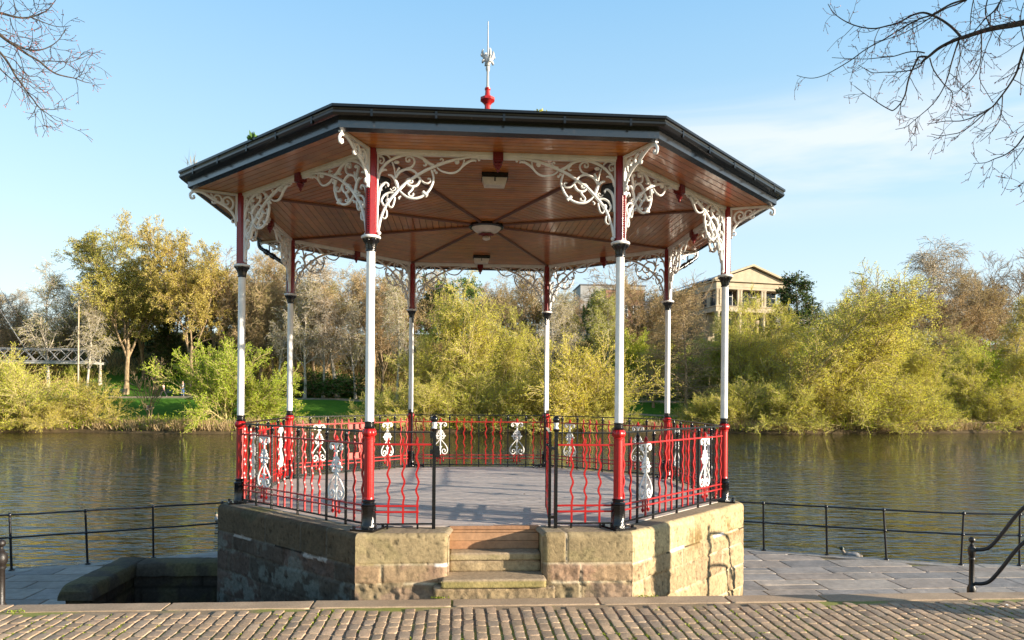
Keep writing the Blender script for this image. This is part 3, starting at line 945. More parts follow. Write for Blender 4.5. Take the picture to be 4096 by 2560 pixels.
# ---- roof -----------------------------------------------------------------------------------------
R8 = 22.5 * D2R
m = MB(); m.lathe([(4.08, 4.03), (4.10, 4.092), (2.0, 4.63), (.16, 5.18), (.10, 5.30), (.05, 5.36)], 8, rot=R8)
roof = m.build('roof', M['slate'], band, smooth=False)
V, F, C = [], [], []; nb = 0
bw = .092
for k in range(8):
    t = (-90 + 45 * k) * D2R; ct, stt = math.cos(t), math.sin(t)
    r = .06
    while r < 3.70:
        r1 = min(r + bw, 3.70)
        prof = [(r, .009), (r + .007, 0), (r1 - .007, 0), (r1, .009)]
        z0 = CEIL + rng.uniform(-.0012, .0012)
        for a, dz in prof:
            for s in (-1, 1):
                tt = s * a * T225
                V.append((a * ct - tt * stt, a * stt + tt * ct, z0 + dz))
        for q in range(3): F.append((nb + q * 2, nb + q * 2 + 1, nb + q * 2 + 3, nb + q * 2 + 2))
        c = np.array((.40, .125, .016)) * rng.uniform(.82, 1.15) * np.array((1, rng.uniform(.92, 1.1), 1))
        C += [c * .2] * 2 + [c] * 4 + [c * .2] * 2
        nb += 8; r = r1
ceil = link('ceiling', mesh_np('ceiling', V, F, M['timber'], attrs={'Col': (C, 'POINT')}, smooth=False), roof)
rib = plain('dark varnished rib', (.12, .04, .018), .3)
for i in range(8):
    t = VERT[i] * D2R
    m = MB()
    m.tube([(.2 * math.cos(t), .2 * math.sin(t), CEIL - .004), (3.34 * math.cos(t), 3.34 * math.sin(t), CEIL - .004)], .026, 10)
    m.build('ceiling_rib', rib, roof)
m = MB()
m.lathe([(3.95, 3.905), (3.975, 3.884), (3.985, 3.884), (4.032, 3.908), (4.032, 3.992), (3.99, 3.998)], 8, rot=R8, caps=False)
m.build('fascia', M['fascia'], roof, smooth=False)
m = MB()
gp = [(4.03, 3.992), (4.075, 3.988), (4.112, 3.998), (4.128, 4.018), (4.130, 4.036), (4.118, 4.050), (4.122, 4.062), (4.140, 4.070), (4.140, 4.094), (4.112, 4.096), (4.108, 4.06), (4.06, 4.05)]
m.lathe(gp, 8, rot=R8, caps=False)
for k in range(8):
    t = (-90 + 45 * k) * D2R
    for u in (-1.22, -.62, .02, .60, 1.24):
        T = Matrix.Rotation(t, 4, 'Z') @ Matrix.Translation((4.128 * math.cos(R8), u, 4.022))
        m.box((-.008, 0, 0), (.024, .022, .066), T=T)
m.build('gutter', M['gutter'], roof, angle=30)
# downpipes from the gutter to the rear columns
for i in (3, 6):
    t = VERT[i] * D2R; e = Vector((math.cos(t), math.sin(t), 0))
    m = MB()
    P = [e * 4.02 + Vector((0, 0, 3.99)), e * 4.02 + Vector((0, 0, 3.86)), e * 3.99 + Vector((0, 0, 3.80)), e * 3.92 + Vector((0, 0, 3.755)), e * 3.50 + Vector((0, 0, 3.50)), e * 3.455 + Vector((0, 0, 3.45)), e * 3.45 + Vector((0, 0, 3.05))]
    m.tube(spline(P, 4), .032, 12)
    for f in (.13, .42): 
        q = P[3].lerp(P[4], f); dd = (P[4] - P[3]).normalized()
        m.tube([q - dd * .035, q + dd * .035], .045, 12)
    q = P[3].lerp(P[4], .25); m.box((q.x, q.y, q.z + .10), (.018, .018, .16))
    m.build('downpipe', M['gutter'], roof)
for i in (4, 5):
    t = VERT[i] * D2R; e = Vector((math.cos(t), math.sin(t), 0)); inn = -e * .072
    b0 = e * RC + inn
    m = MB(); m.tube([(b0.x, b0.y, 1.05), (b0.x, b0.y, 2.75)], .016, 10)
    for z in (1.3, 1.75, 2.25): m.tube([(b0.x, b0.y, z), (b0.x, b0.y, z + .02)], .021, 10)
    m.build('rainwater_pipe', M['white'], cols[i])
    m = MB()
    P = [(b0.x, b0.y, 2.88), (b0.x, b0.y, 2.75)]
    m.tube(P, .017, 10)
    sd = 1 if i == 5 else -1
    m.tube(spline([(b0.x, b0.y, 1.06), (b0.x, b0.y, .20), (b0.x - e.x * .02, b0.y - e.y * .02, .10), (b0.x + sd * .08, b0.y - e.y * .05, .06), (b0.x + sd * .20, b0.y - .08, .055), (b0.x + sd * .235, b0.y - .1, .02)], 4), .020, 10)
    m.build('pipe_shoe', M['black'], cols[i])
# finial
M['galv'] = paint('weathered white paint', (.46, .45, .43), .45, (.26, .23, .2), bs=50, amount=.6)
m = MB()
m.lathe([(.045, 5.30), (.05, 5.50), (.046, 5.62), (.044, 5.68), (.055, 5.70), (.075, 5.725), (.112, 5.755), (.112, 5.79), (.06, 5.81), (.042, 5.82), (.036, 5.90), (.040, 5.91), (.046, 5.918), (.046, 5.934), (.034, 5.945)], 8, rot=R8)
fin = m.build('finial', M['red'], band)
m = MB()
m.lathe([(.030, 5.94), (.030, 5.955), (.020, 5.96), (.017, 6.18), (.026, 6.20), (.032, 6.225), (.029, 6.25), (.022, 6.262), (.036, 6.272), (.036, 6.282), (.020, 6.29), (.014, 6.32), (.0105, 6.36), (.0095, 6.60), (.007, 6.92), (.003, 6.935)], 14)
m.build('finial_spike', M['galv'], fin)
for k in range(4):
    a = (20 + 90 * k) * D2R
    m = MB(); T = Matrix.Rotation(a, 4, 'Z')
    m.stroke([(.012, 6.28), (.04, 6.34), (.075, 6.41), (.088, 6.46), (.078, 6.50)], [.022, .034, .058, .036, .010], .035, T=T)
    m.stroke([(.04, 6.335), (.072, 6.335), (.085, 6.30)], [.025, .045, .026], .04, T=T)
    m.stroke([(.088, 6.43), (.104, 6.415), (.10, 6.39)], [.026, .028, .014], .035, T=T)
    m.build('finial_leaf', M['galv'], fin)

# ================================================================== THINGS ON THE BANDSTAND
def flood(y, label):
    e = empty('ceiling_light', (0, y, CEIL - .001), label, 'light', 'box lights under the bandstand ceiling')
    m = MB(); m.box((0, 0, -.028), (.30, .21, .056)); m.build('light_housing', M['black'], e, keep=False, bevel=.005)
    m = MB(); m.box((0, 0, -.0925), (.28, .19, -.073), taper=1.0)
    V = [(sx * .14, sy * .095, -.056) for sx, sy in ((-1, -1), (1, -1), (1, 1), (-1, 1))] + [(sx * .115, sy * .075, -.135) for sx, sy in ((-1, -1), (1, -1), (1, 1), (-1, 1))]
    m = MB(); m.add(V, [(4, 7, 6, 5), (0, 4, 5, 1), (1, 5, 6, 2), (2, 6, 7, 3), (3, 7, 4, 0)])
    m.build('light_cover', M['opal'], e, keep=False, smooth=False, bevel=.006)
    m = MB(); m.box((0, -.094, -.078), (.014, .012, .04)); m.build('cover_clip', M['rail'], e, keep=False)
flood(-2.42, 'box light with white cover on the ceiling near the front eave, the larger looking one')
flood(2.36, 'box light with white cover on the ceiling near the rear eave')
e = empty('pendant_lamp', (0, 0, CEIL - .001), 'round white bowl lamp with dark rim at the centre of the boarded ceiling', 'lamp')
m = MB(); m.lathe([(.20, -.045), (.245, -.05), (.265, -.035), (.258, 0)], 28); m.build('lamp_rim', M['black'], e, keep=False)
m = MB(); m.lathe([(.05, -.135), (.10, -.128), (.16, -.10), (.20, -.07), (.222, -.045)], 28, lob=lambda i, k, n: 1 + .012 * math.sin(k * 1.7)); m.build('lamp_bowl', M['opal'], e, keep=False)
m = MB(); m.lathe([(.05, -.165), (.085, -.15), (.115, -.142), (.10, -.13), (.05, -.125)], 24, lob=lambda i, k, n: 1 + .10 * math.cos(k * math.pi / 2)); m.build('lamp_collar', M['darkred'], e, keep=False)
m = MB(); m.lathe([(.02, -.225), (.048, -.215), (.058, -.195), (.052, -.175), (.04, -.16)], 16, lob=lambda i, k, n: 1 + .06 * math.cos(k * math.pi / 2)); m.build('lamp_drop', M['opal'], e, keep=False)

spk = paint('black speaker case', (.012, .012, .013), .5)
for i, lab in ((0, 'black loudspeaker fixed behind the front left column under the ceiling'), (1, 'black loudspeaker fixed behind the front right column under the ceiling')):
    t = VERT[i] * D2R
    e = empty('loudspeaker', ((RC - .17) * math.cos(t), (RC - .17) * math.sin(t), 3.40), lab, 'loudspeaker', 'loudspeakers behind the front columns', rz=t)
    m = MB(); m.lathe([(.10, 0), (.13, .02), (.13, .24), (.10, .26)], 6, rot=30 * D2R); m.build('speaker_case', spk, e, keep=False, bevel=.01)
    m = MB(); m.box((.12, 0, .13), (.08, .05, .05)); m.build('speaker_arm', spk, e, keep=False)

# red timber frame hung on the outside of the rear left railing
t0, t1 = VERT[6] * D2R, VERT[5] * D2R
p0 = Vector((RC * math.cos(t0), RC * math.sin(t0), 0)); p1 = Vector((RC * math.cos(t1), RC * math.sin(t1), 0)); dd = (p1 - p0).normalized()
o3 = Vector((dd.y, -dd.x, 0));  o3 = o3 if o3.dot(p0) > 0 else -o3
c0 = p0.lerp(p1, .555) + o3 * .035
e = empty('timber_sign', (c0.x, c0.y, .20), 'faded red timber back of a sign hung on the rear left railing', 'sign', rz=math.atan2(dd.y, dd.x))
for z, h in ((.095, .115), (.625, .11)):
    m = MB(); m.box((0, 0, z), (.50, .022, h)); m.build('crosspiece', M['pink'], e, keep=False, bevel=.004)
m = MB(); m.box((.02, .024, .36), (.085, .022, .66)); m.build('upright', M['pink'], e, keep=False, bevel=.004)
# ================================================================== PROMENADE
KY = -3.50                      # far edge of the promenade kerb
def quad_sheet(name, xs, ys, zf, colf, mat, kind='structure'):
    X, Y = np.meshgrid(xs, ys, indexing='ij')
    Z = zf(X, Y); c = colf(X, Y, Z)
    n, k = X.shape
    i, j = np.meshgrid(np.arange(n - 1), np.arange(k - 1), indexing='ij')
    F = np.stack([i * k + j, (i + 1) * k + j, (i + 1) * k + j + 1, i * k + j + 1], -1).reshape(-1, 4)
    o = link(name, mesh_np(name, np.stack([X, Y, Z], -1).reshape(-1, 3), F, mat, attrs={'Col': (c.reshape(-1, 3), 'POINT')}))
    return tag(o, kind=kind)
def ground_col(X, Y, Z):
    n = fbm(X * 1.5, Y * 1.5, seed=61, oct=5); n2 = fbm(X * 9, Y * 9, seed=62, oct=3)
    c = np.array((.26, .19, .12)) * (.7 + .6 * n2)[..., None]
    m = np.clip((n - .43) / .08, 0, 1)[..., None] * .8
    return c * (1 - m) + np.array((.21, .23, .035)) * m
quad_sheet('promenade_ground', np.concatenate([[-80, -40, -20], np.linspace(-10, 10, 260), [20, 40, 80]]),
           np.concatenate([[-60, -30, -15], np.linspace(-9, KY - .02, 90)]),
           lambda X, Y: GROUND - .012 + 0 * X + .008 * (fbm(X * 8, Y * 8, seed=63, oct=3) - .5), ground_col, M['setts'])
# retaining wall below the promenade edge
V, F, C = [], [], []; nb = 0
for (x0, x1) in ((-40, -1.40), (1.40, 40)):
    v, f, c = patch(lambda u, v: x0 + u * (x1 - x0), lambda u, v: KY - .02 + .015 * fbm(u * 200, v * 8, seed=66), lambda u, v: -1.9 + v * 1.26, 200, 14, stonecol((.14, .11, .085), 67), 1)
    V.append(v); F.append(f + nb); C.append(c); nb += len(v)
e = link('retaining_wall', mesh_np('retaining_wall', np.concatenate(V), np.concatenate(F), M['stone'], attrs={'Col': (np.concatenate(C), 'POINT')}))
tag(e, kind='structure')

# kerb stones along the edge
def rounded_slabs(name, rects, hz, rad, mat, n=(9, 7), seed=0, amp=.004, kind='structure', tilt=.0, colf=None, thick=.05, dome=0.0, ring=.012, jit=.008):
    """many worn stones in one paved surface. rects: (x0,x1,y0,y1)"""
    r = np.random.default_rng(seed)
    nu, nv = n
    R = np.array(rects)
    m = len(R)
    def prof(k):
        t = np.linspace(0, 1, k - 2)
        return np.concatenate([[-1], t, [2]]), np.concatenate([[1.0], np.where((t < .001) | (t > .999), .35, 0.0), [1.0]])
    pu, du = prof(nu); pv, dv = prof(nv)
    def place(p, L):                       # the outer ring is a chamfer of fixed width
        g = np.minimum(ring / L, .3)[:, None]
        return np.where(p[None] < 0, 0, np.where(p[None] > 1, 1, g + (1 - 2 * g) * np.clip(p[None], 0, 1)))
    U = place(pu, R[:, 1] - R[:, 0])[:, :, None] + 0 * pv[None, None, :]
    Vv = place(pv, R[:, 3] - R[:, 2])[:, None, :] + 0 * pu[None, :, None]
    DU, DV = np.meshgrid(du, dv, indexing='ij')
    drop = np.maximum(DU, DV)
    X = R[:, 0, None, None] + U * (R[:, 1] - R[:, 0])[:, None, None]
    Y = R[:, 2, None, None] + Vv * (R[:, 3] - R[:, 2])[:, None, None]
    # ragged outlines
    jx = (vnoise(X * 13, Y * 13, seed=seed + 1) - .5); jy = (vnoise(X * 13 + 50, Y * 13, seed=seed + 2) - .5)
    X = X + jx * jit; Y = Y + jy * jit
    z0 = r.uniform(-1, 1, m) * hz
    tx, ty = r.normal(0, tilt, m), r.normal(0, tilt, m)
    Z = z0[:, None, None] + tx[:, None, None] * (U - .5) + ty[:, None, None] * (Vv - .5)
    Z = Z + dome * (1 - ((U - .5) * 2) ** 2) * (1 - .5 * ((Vv - .5) * 2) ** 2) + amp * 2 * (fbm(X * 14, Y * 14, seed=seed + 3, oct=4) - .5)
    Z = Z - np.where(drop >= 1, thick, drop * rad)
    # chamfer ring pulled in
    C = colf(X, Y, r, m)
    k = nu * nv
    i, j = np.meshgrid(np.arange(nu - 1), np.arange(nv - 1), indexing='ij')
    f = np.stack([i * nv + j, (i + 1) * nv + j, (i + 1) * nv + j + 1, i * nv + j + 1], -1).reshape(-1, 4)
    F = (f[None] + (np.arange(m) * k)[:, None, None]).reshape(-1, 4)
    return X, Y, Z, F, C
def kerb_col(X, Y, r, m):
    c = np.array((.35, .255, .17)) * r.uniform(.9, 1.1, m)[:, None]
    return c[:, None, None, :] * (.75 + .5 * fbm(X * 5, Y * 5, seed=71, oct=5))[..., None]
rects = []; x = -12.0
while x < 12:
    l = rng.uniform(.75, 1.5)
    y1 = KY if not (-1.45 < x + l and x < 1.45) else -3.475
    rects.append((x, x + l - .004, -3.745, KY)); x += l
X, Y, Z, F, C = rounded_slabs('kerb', rects, .0015, .004, None, (26, 9), 72, .0022, colf=kerb_col, tilt=.002, ring=.012, jit=.006)
tag(link('kerb', mesh_np('kerb', np.stack([X, Y, Z + GROUND], -1).reshape(-1, 3), F, M['setts'], attrs={'Col': (C.reshape(-1, 3), 'POINT')}, angle=50)), kind='structure')

# setts in rows running towards the river
rects = []; x = -9.0; r = np.random.default_rng(5)
while x < 9:
    w = r.uniform(.098, .118); y = -3.77 - r.uniform(0, .12)
    first = True
    while y > -8.3:
        l = r.uniform(.135, .20)
        rects.append((x + .005, x + w - .005, y - l + .004, y))
        y -= l
    x += w
def sett_col(X, Y, r, m):
    base = np.array([(.37, .262, .170), (.35, .248, .162), (.38, .275, .182), (.335, .238, .162), (.315, .235, .165)])[r.integers(0, 5, m)] * r.uniform(.82, 1.14, m)[:, None]
    n = fbm(X * 30, Y * 30, seed=81, oct=3)
    return base[:, None, None, :] * (.75 + .5 * n)[..., None]
X, Y, Z, F, C = rounded_slabs('setts', rects, .002, .004, None, (7, 7), 82, .0035, colf=sett_col, tilt=.0035, dome=.0012, thick=.035, ring=.009, jit=.009)
tag(link('setts', mesh_np('setts', np.stack([X, Y, Z + GROUND], -1).reshape(-1, 3), F, M['setts'], attrs={'Col': (C.reshape(-1, 3), 'POINT')}, angle=60)), kind='structure')

def quads_from(P, dirs, nrm, L, W, curve=0.0):
    """leaf quads: P base points (m,3), dirs (m,3) along, nrm any (m,3), L, W (m,)"""
    d = dirs / (np.linalg.norm(dirs, axis=1, keepdims=True) + 1e-9)
    s = np.cross(d, nrm); s /= (np.linalg.norm(s, axis=1, keepdims=True) + 1e-9)
    L = np.broadcast_to(L, (len(P),))[:, None]; W = np.broadcast_to(W, (len(P),))[:, None]
    a = P; b = P + d * L * .45 + s * W * .5; c = P + d * L; e = P + d * L * .45 - s * W * .5
    V = np.stack([a, b, c, e], 1).reshape(-1, 3)
    F = np.arange(len(P) * 4).reshape(-1, 4)
    return V, F
# moss and grass in the joints: nobody could count it
r = np.random.default_rng(9); P = []; 
cand = np.array(rects)
for q in range(3600):
    k = r.integers(0, len(cand)); a = cand[k]
    if a[3] < -6.5: continue
    if fbm(np.array([a[0] * 1.1]), np.array([a[3] * 2.3]), seed=91, oct=3)[0] < .47: continue
    side = r.random() < .7
    px = a[1] + .007 if side else r.uniform(a[0], a[1]); py = r.uniform(a[2], a[3]) if side else a[2] - .005
    for t in range(r.integers(5, 16)):
        P.append((px + r.normal(0, .006 if side else .022), py + r.normal(0, .022 if side else .006), GROUND - .010))
for (px, py, n_, sp) in ((-.56, -3.47, 70, .035), (1.46, -3.51, 40, .03), (1.56, -3.52, 30, .03), (-4.4, -3.75, 40, .05)):
    for t in range(n_): P.append((px + r.normal(0, sp), py + r.normal(0, sp * .5), GROUND))
P = np.array(P); dr = np.stack([r.normal(0, .7, len(P)), r.normal(0, .7, len(P)), np.abs(r.normal(.8, .3, len(P)))], -1)
V, F = quads_from(P, dr, r.normal(0, 1, (len(P), 3)), r.uniform(.010, .026, len(P)), r.uniform(.006, .014, len(P)))
tag(link('moss', mesh_np('moss', V, F, M['lf_moss'], attrs={'rnd': (np.repeat(r.random(len(P)), 4), 'POINT')})), kind='stuff')

# ================================================================== LOWER WALK
EX = np.array([-60, -16, -12.5, -10.5, -9.4, -8.3, -7.21, -6.2, -5, -3.5, -1.8, 0, 1.8, 3.5, 4.8, 5.97, 7.08, 8.07, 9.27, 10.36, 12, 16, 60.0])
EY = np.array([2.0, 2.0, 2.05, 2.15, 2.36, 2.74, 3.16, 3.62, 4.15, 4.70, 5.12, 5.28, 5.15, 4.75, 4.33, 3.84, 3.36, 2.93, 2.46, 2.34, 2.3, 2.3, 2.3])
def edge_y(x): return np.interp(x, EX, EY) + .12
def flag_col(X, Y, r, m):
    base = np.array([(.255, .222, .195), (.285, .24, .20), (.235, .21, .19), (.30, .255, .212), (.27, .22, .18)])[r.integers(0, 5, m)] * r.uniform(.85, 1.15, m)[:, None]
    n = fbm(X * 3, Y * 3, seed=101, oct=5)
    return base[:, None, None, :] * (.7 + .6 * n)[..., None]
rects = []; r = np.random.default_rng(15); y = -3.5
while y < 5.3:
    h = r.uniform(.42, .66); x = -22 + r.uniform(0, 1)
    while x < 22:
        l = r.uniform(.7, 1.45)
        if y < min(edge_y(x), edge_y(x + l)) - .30 and not (abs(x + l / 2) < 2.9 and abs(y) < 2.4):
            if r.random() < .18 and l > 1: rects += [(x, x + l - .010, y, y + h * .48), (x, x + l - .016, y + h * .5 + .006, y + h - .009)]
            else: rects.append((x, x + l - .010, y, y + h - .009))
        x += l
    y += h
X, Y, Z, F, C = rounded_slabs('flags', rects, .0025, .006, None, (16, 10), 103, .003, colf=flag_col, tilt=.002, ring=.010, jit=.008)
Y = np.minimum(Y, edge_y(X) - .30 + 0 * Y)
tag(link('walk_paving', mesh_np('walk_paving', np.stack([X, Y, Z + WALK], -1).reshape(-1, 3), F, M['flag'], attrs={'Col': (C.reshape(-1, 3), 'POINT')}, angle=50)), kind='structure')
# bed under the slabs, following the curved edge
xs = np.linspace(-60, 60, 480); vv = np.linspace(0, 1, 16)
Xb = np.repeat(xs[:, None], 16, 1); Yb = KY + (edge_y(xs)[:, None] - .02 - KY) * vv[None]; Zb = np.full_like(Xb, WALK - .03)
i, j = np.meshgrid(np.arange(479), np.arange(15), indexing='ij')
Fb = np.stack([i * 16 + j, (i + 1) * 16 + j, (i + 1) * 16 + j + 1, i * 16 + j + 1], -1).reshape(-1, 4)
tag(link('walk_bed', mesh_np('walk_bed', np.stack([Xb, Yb, Zb], -1).reshape(-1, 3), Fb, M['setts'], attrs={'Col': (ground_col(Xb, Yb, Zb).reshape(-1, 3) * .8, 'POINT')})), kind='structure')
# curved edging stones and river wall
V, F, C = [], [], []; nb = 0
x = -30.0; r = np.random.default_rng(21)
while x < 30:
    l = r.uniform(.7, 1.2); xs = np.linspace(x + .004, x + l - .004, 7)
    z0 = r.uniform(-.005, .005)
    prof = [(-.29, -.03), (-.288, .0), (-.1, .003), (-.02, .0), (.0, -.02), (.0, -.12), (-.05, -.14), (-.05, -1.2)]
    cc = np.array((.30, .265, .225)) * r.uniform(.85, 1.12)
    for q, (dy, dz) in enumerate(prof):
        for xx in xs:
            V.append((xx, edge_y(xx) + dy, WALK + dz + z0 + (.004 * math.sin(xx * 17) if q < 4 else 0)))
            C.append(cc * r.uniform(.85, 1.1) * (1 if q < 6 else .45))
    for q in range(len(prof) - 1):
        for k in range(6): F.append((nb + q * 7 + k, nb + q * 7 + k + 1, nb + (q + 1) * 7 + k + 1, nb + (q + 1) * 7 + k))
    nb += len(prof) * 7; x += l
tag(link('walk_edging', mesh_np('walk_edging', V, F, M['flag'], attrs={'Col': (C, 'POINT')}, angle=40)), kind='structure')

# ---- iron fence round the walk
fence = empty('riverside_fence', (0, 5.2, WALK), 'black two rail iron fence with ball joints along the curved edge of the lower walk', 'fence')
fx = [-12.9, -11.7, -10.55, -9.42, -8.30, -7.21, -6.22, -5.1, -3.95, -2.7, -1.4, 0, 1.4, 2.7, 3.8, 4.85, 5.97, 7.08, 8.07, 9.27, 10.36, 11.6, 12.9]
lean = {8.07: (-.07, 0), 9.27: (.06, .02), 7.08: (-.03, 0), 5.97: (-.02, 0), -7.21: (-.05, 0), -8.30: (-.04, 0), -6.22: (-.02, 0)}
tops, mids = [], []
for q, x in enumerate(fx):
    yb = float(np.interp(x, EX, EY)); lx, ly = lean.get(x, (0, 0))
    b0 = Vector((x, yb, WALK - .02)); t0 = Vector((x + lx, yb + ly, WALK + .99))
    mid = b0.lerp(t0, .60)
    m = MB(); m.tube([b0, b0.lerp(t0, .5), t0], [.021, .02, .019], 10)
    m.ball(t0, .036, 12); m.ball(mid, .036, 12); m.lathe([(.05, 0), (.045, .025), (.025, .035)], 12, (b0.x, b0.y, WALK))
    m.build('fence_post', M['rail'], fence)
    tops.append(t0); mids.append(mid)
for nm, L in (('top_rail', tops), ('middle_rail', mids)):
    m = MB(); pts = []
    for a, b in zip(L[:-1], L[1:]):
        pts += [a, a.lerp(b, .33) + Vector((0, 0, rng.uniform(-.008, .004))), a.lerp(b, .66) + Vector((0, 0, rng.uniform(-.008, .004)))]
    pts.append(L[-1])
    m.tube(pts, .017, 10)
    m.build(nm, M['rail'], fence)

# ---- stone parapet of the stair well on the left
par = empty('parapet_wall', (-4.9, -2.0, WALK), 'low dark mossy sandstone parapet wall round the sunken stair, left of the bandstand', 'wall')
zc = -.905
def coping(x0, x1, y0, y1, seed, name):
    along_y = (y1 - y0) > (x1 - x0)
    L = (y1 - y0) if along_y else (x1 - x0); W = (x1 - x0) if along_y else (y1 - y0)
    prof = [(.0, -.17), (.0, -.06), (.05, -.01), (.10, 0), (.5, .006), (.90, 0), (.95, -.01), (1.0, -.06), (1.0, -.17)]
    n = int(L / .03)
    u = np.linspace(0, 1, n)
    pv = np.array([p[0] for p in prof]) * W; pz = np.array([p[1] for p in prof])
    U = np.repeat(u[:, None] * L, len(prof), 1); Vv = np.repeat(pv[None], n, 0); Z = np.repeat(pz[None], n, 0) + zc
    X, Y = (x0 + Vv, y0 + U) if along_y else (x0 + U, y0 + Vv)
    nz = fbm(X * 7, Y * 7, Z * 7, seed, 4) - .5
    end = np.clip(U / .16, 0, 1) if along_y else np.ones_like(U)
    Z = Z + .03 * nz - .07 * (1 - end) ** 2 * (Z > zc - .1); X = X + .02 * nz; Y = Y + .02 * (fbm(X * 9, Y * 9, Z * 5, seed + 1, 3) - .5)
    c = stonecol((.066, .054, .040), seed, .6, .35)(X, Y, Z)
    k = len(prof); i, j = np.meshgrid(np.arange(n - 1), np.arange(k - 1), indexing='ij')
    F = np.stack([i * k + j, i * k + j + 1, (i + 1) * k + j + 1, (i + 1) * k + j], -1).reshape(-1, 4)
    V = np.stack([X, Y, Z], -1).reshape(-1, 3)
    Fl = [F, np.array([list(range(k))]), np.array([list(range((n - 1) * k, n * k))])]
    link(name, mesh_np(name, V, Fl, M['stone'], attrs={'Col': (c.reshape(-1, 3), 'POINT')}, angle=50), par)
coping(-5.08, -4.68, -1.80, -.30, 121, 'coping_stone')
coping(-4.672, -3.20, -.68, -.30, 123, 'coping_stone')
def rough_wall(name, f, nu, nv, seed, base, parent, L, H):
    u, v = np.meshgrid(np.linspace(0, 1, nu), np.linspace(0, 1, nv), indexing='ij')
    row = np.floor(v * H / .26); uu = u * L / .5 + row * .37
    e = np.minimum(np.abs((uu % 1) - .5), .5); ej = np.minimum((uu % 1), 1 - (uu % 1)) * .5; eh = np.minimum((v * H / .26) % 1, 1 - (v * H / .26) % 1) * .26
    dist = np.minimum(ej, eh)
    d = -.02 * np.exp(-(dist / .012) ** 2) + .035 * (fbm(u * L * 8, v * H * 8, seed=seed, oct=4) - .5)
    X, Y, Z = f(u, v, d)
    c = stonecol(base, seed + 3, .7, .2)(X, Y, Z) * (1 - .5 * np.exp(-(dist / .01) ** 2))[..., None] * (.7 + .6 * vnoise(np.floor(uu) + .5, row + .5, seed=seed))[..., None]
    i, j = np.meshgrid(np.arange(nu - 1), np.arange(nv - 1), indexing='ij')
    F = np.stack([i * nv + j, (i + 1) * nv + j, (i + 1) * nv + j + 1, i * nv + j + 1], -1).reshape(-1, 4)
    return link(name, mesh_np(name, np.stack([X, Y, Z], -1).reshape(-1, 3), F, M['stone'], attrs={'Col': (c.reshape(-1, 3), 'POINT')}), parent)
H = zc - .12 - WALK + 1.0
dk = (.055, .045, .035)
def wallblock(x0, x1, y0, y1, seed):
    V, F, C = [], [], []
    rough_wall('wall_face', lambda u, v, d: (x0 - d, y0 + u * (y1 - y0), WALK - 1 + v * H), 60, 50, seed, dk, par, y1 - y0, H)
    rough_wall('wall_face', lambda u, v, d: (x1 + d, y0 + u * (y1 - y0), WALK - 1 + v * H), 60, 50, seed + 1, dk, par, y1 - y0, H)
    rough_wall('wall_face', lambda u, v, d: (x0 + u * (x1 - x0), y0 - d, WALK - 1 + v * H), 60, 50, seed + 2, dk, par, x1 - x0, H)
    rough_wall('wall_face', lambda u, v, d: (x0 + u * (x1 - x0), y1 + d, WALK - 1 + v * H), 60, 50, seed + 3, dk, par, x1 - x0, H)
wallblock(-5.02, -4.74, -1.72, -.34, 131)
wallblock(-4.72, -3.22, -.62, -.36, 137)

# ---- handrail of the steps on the right and the ornate post on the left edge
def newel(parent, x, y, zb, zt, ornate=False):
    m = MB()
    h = zt
    pr = [(.034, zb), (.032, zt - .72), (.036, zt - .70), (.048, zt - .66), (.048, zt - .60), (.036, zt - .57), (.029, zt - .55), (.027, zt - .28), (.034, zt - .265), (.034, zt - .25), (.028, zt - .24),
          (.040, zt - .20), (.044, zt - .16), (.038, zt - .12), (.024, zt - .105), (.026, zt - .095), (.014, zt - .08), (.014, zt - .068)]
    if ornate:
        pr = [(.05, zb), (.05, zt - .88), (.044, zt - .74), (.056, zt - .72), (.062, zt - .68), (.05, zt - .65), (.037, zt - .63), (.034, zt - .30), (.044, zt - .285), (.044, zt - .27), (.036, zt - .26),
              (.056, zt - .22), (.060, zt - .18), (.05, zt - .14), (.03, zt - .12), (.034, zt - .11), (.018, zt - .09), (.018, zt - .07)]
    m.lathe(pr, 18, (x, y, 0))
    m.ball((x, y, zt - .036), .036 if not ornate else .040, 16)
    return m.build('newel_post', M['rust'], parent)
B = Vector((5.60, -2.66, 0)); Tn = Vector((7.35, -4.12, 0))
hr = empty('stair_handrail', (B.x, B.y, WALK), 'rusty black swan neck handrail with a ball topped newel on the right', 'handrail')
zb_, zt_ = -.215, .93
newel(hr, B.x, B.y, WALK, zb_)
newel(hr, Tn.x, Tn.y, GROUND - .02, zt_)
def rail_path(dz0, dz1, parent):
    pts = []
    for f, h in ((0, 0), (.04, .005), (.08, .05), (.13, .20), (.18, .37), (.23, .50), (.30, .62), (.50, .76), (.75, .90), (.88, .97), (.95, 1.0), (1.0, 1.0)):
        p = B.lerp(Tn, f); pts.append((p.x, p.y, dz0 + (dz1 - dz0) * h))
    m = MB(); m.tube(spline(pts, 4), .021, 12)
    m.build('handrail_bar', M['rust'], parent)
rail_path(zb_ - .145, zt_ - .145, hr); rail_path(zb_ - .54, zt_ - .54, hr)
lp = empty('rail_post', (-4.905, -3.12, WALK), 'weathered ornate iron newel post with ball top at the left edge of the frame', 'post')
newel(lp, -4.905, -3.12, WALK, -.085, True)
m = MB(); m.tube([(-4.905, -3.12, -.30), (-6.6, -3.1, -.10), (-8, -3.1, .0)], .021, 10); m.build('handrail_bar', M['rust'], lp)

